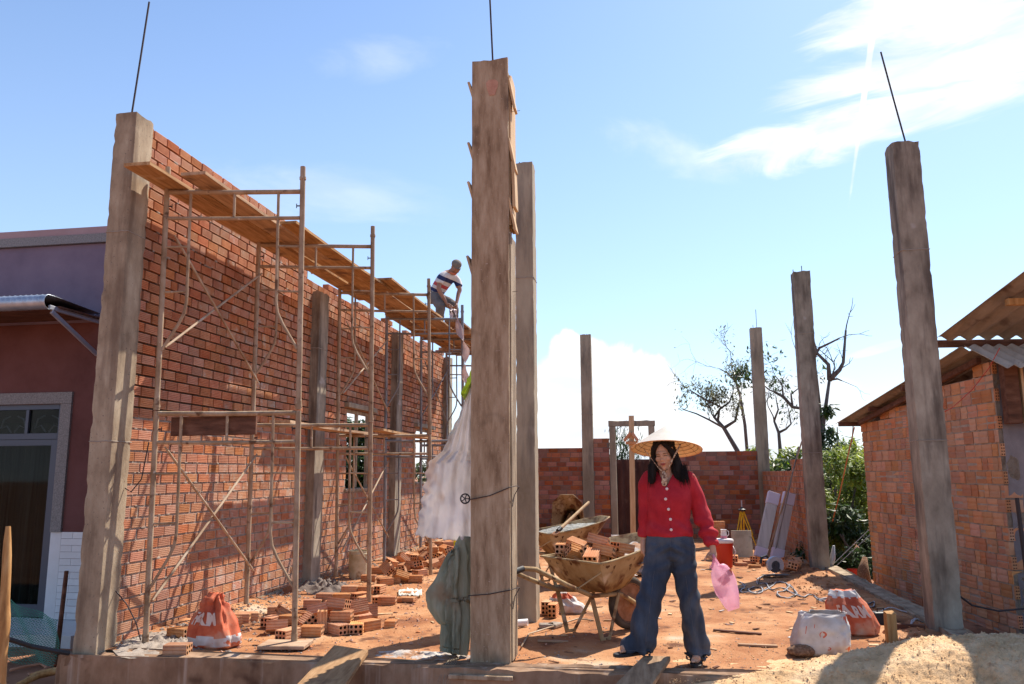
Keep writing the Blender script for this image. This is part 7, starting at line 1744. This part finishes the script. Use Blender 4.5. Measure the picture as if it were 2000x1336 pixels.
m = MB(); m.tube([(3.05, 12.5, 2.0), (3.02, 13.0, 1.5), (2.95, 13.3, 1.0), (2.8, 13.2, .6)], .009, 5); tag(m.build('orange_string', plain('orange_string', (.6,.16,.05), .6), smooth=True), 'faded orange string hanging in front of the bushes', 'string')
p = gr(1697, 1135, -.2); bucket('bucket', 'small orange red bucket standing at the rear corner of the shed', (2.95, 12.75, -.22), .075, .095, .16, MT['red_plastic'])
m = MB(); rough_box(m, 2.66, 3.0, 11.95, 12.35, -.4, -.13, .1, .01, .02, 4); tag(m.build('stone_block', MT['conc_lit'], smooth='auto'), 'flat pale stone block beside the orange red bucket', 'stone')
m = MB(); m.tube([(2.92, 12.02, -.25), (2.90, 12.0, .0), (2.95, 12.05, .18)], [.10, .08, .03], 8); tag(m.build('burlap_bundle', MT['gravel_fill'], smooth=True), 'brown bundle leaning on the rear corner of the shed', 'bundle')
m = MB(); m.tube([(2.50, 12.2, .02), (2.56, 12.22, .15), (2.58, 12.2, .32)], [.045, .04, .015], 9); tag(m.build('clear_film', MT['steelwhite'], smooth=True), 'rolled clear film tucked behind the right column foot', 'film')
# window frames in the long wall (parts of the wall)
for (o0, o1, p0, p1) in (W1, W2):
    for q in ((o0+.01, o0+.06, p0+.01, p1-.01), (o1-.06, o1-.01, p0+.01, p1-.01), ((o0+o1)/2-.03, (o0+o1)/2+.03, p0+.01, p1-.01), (o0+.063, (o0+o1)/2-.033, p1-.06, p1-.01), ((o0+o1)/2+.033, o1-.063, p1-.06, p1-.01)):
        m = MB(); m.box(q[0], q[1], .03, .07, q[2], q[3]); m.build('window_frame', MT['conc_lit'], wl, local=True)
# ------------------------------------------------------------------ small litter on the floor
def bits(n, name, label, material, seed, region, ln=.06, cat='litter'):
    r_ = random.Random(seed); m = MB()
    for _ in range(n):
        x, y = r_.uniform(*region[0]), r_.uniform(*region[1]); a = r_.uniform(0, pi); l = ln*r_.uniform(.3, 1.3); w = l*r_.uniform(.12, .5); z = floor_z(x, y)+.004
        M = Matrix.Translation((x, y, z)) @ Matrix.Rotation(a, 4, 'Z') @ Matrix.Rotation(r_.uniform(-.15, .15), 4, 'X')
        m.box(-l/2, l/2, -w/2, w/2, 0, .004+.004*r_.random(), mat=M)
    return tag(m.build(name, material), label, cat, kind='stuff')
bits(130, 'wood_chips', 'pale wood splinters strewn over the red floor', MT['wood_new'], 3, ((-3.9, 2.2), (6.0, 12)))
bits(60, 'dark_splinters', 'dark brown splinters strewn over the red floor', MT['darkwood'], 4, ((-3.9, 2.2), (6.0, 11)), .08)
bits(26, 'paper_scraps', 'torn white cement bag scraps on the red floor', MT['sack_white'], 5, ((-2.5, 2.2), (6.6, 12)), .07)
for k, (px, py, a, l) in enumerate(((735, 1200, .5, .32), (1080, 1252, .1, .25), (1440, 1235, -.2, .4), (990, 1180, .3, .3), (1480, 1262, .05, .3))):
    p = gr(px, py); o = MB().box(-l/2, l/2, -.02, .02, 0, .012).build('lath', MT[('wood_new', 'plank', 'darkwood')[k % 3]]); o.location = (p.x, p.y, floor_z(p.x, p.y)+.004); o.rotation_euler = (0, .02, a)
    tag(o, ('pale lath at the right foot of the big brick heap', 'brown lath in the shade below the wheelbarrow', 'dark lath lying on bare soil between the woman and the sacks', 'pale lath behind the front middle column', 'brown lath just left of the white sack')[k], 'lath')
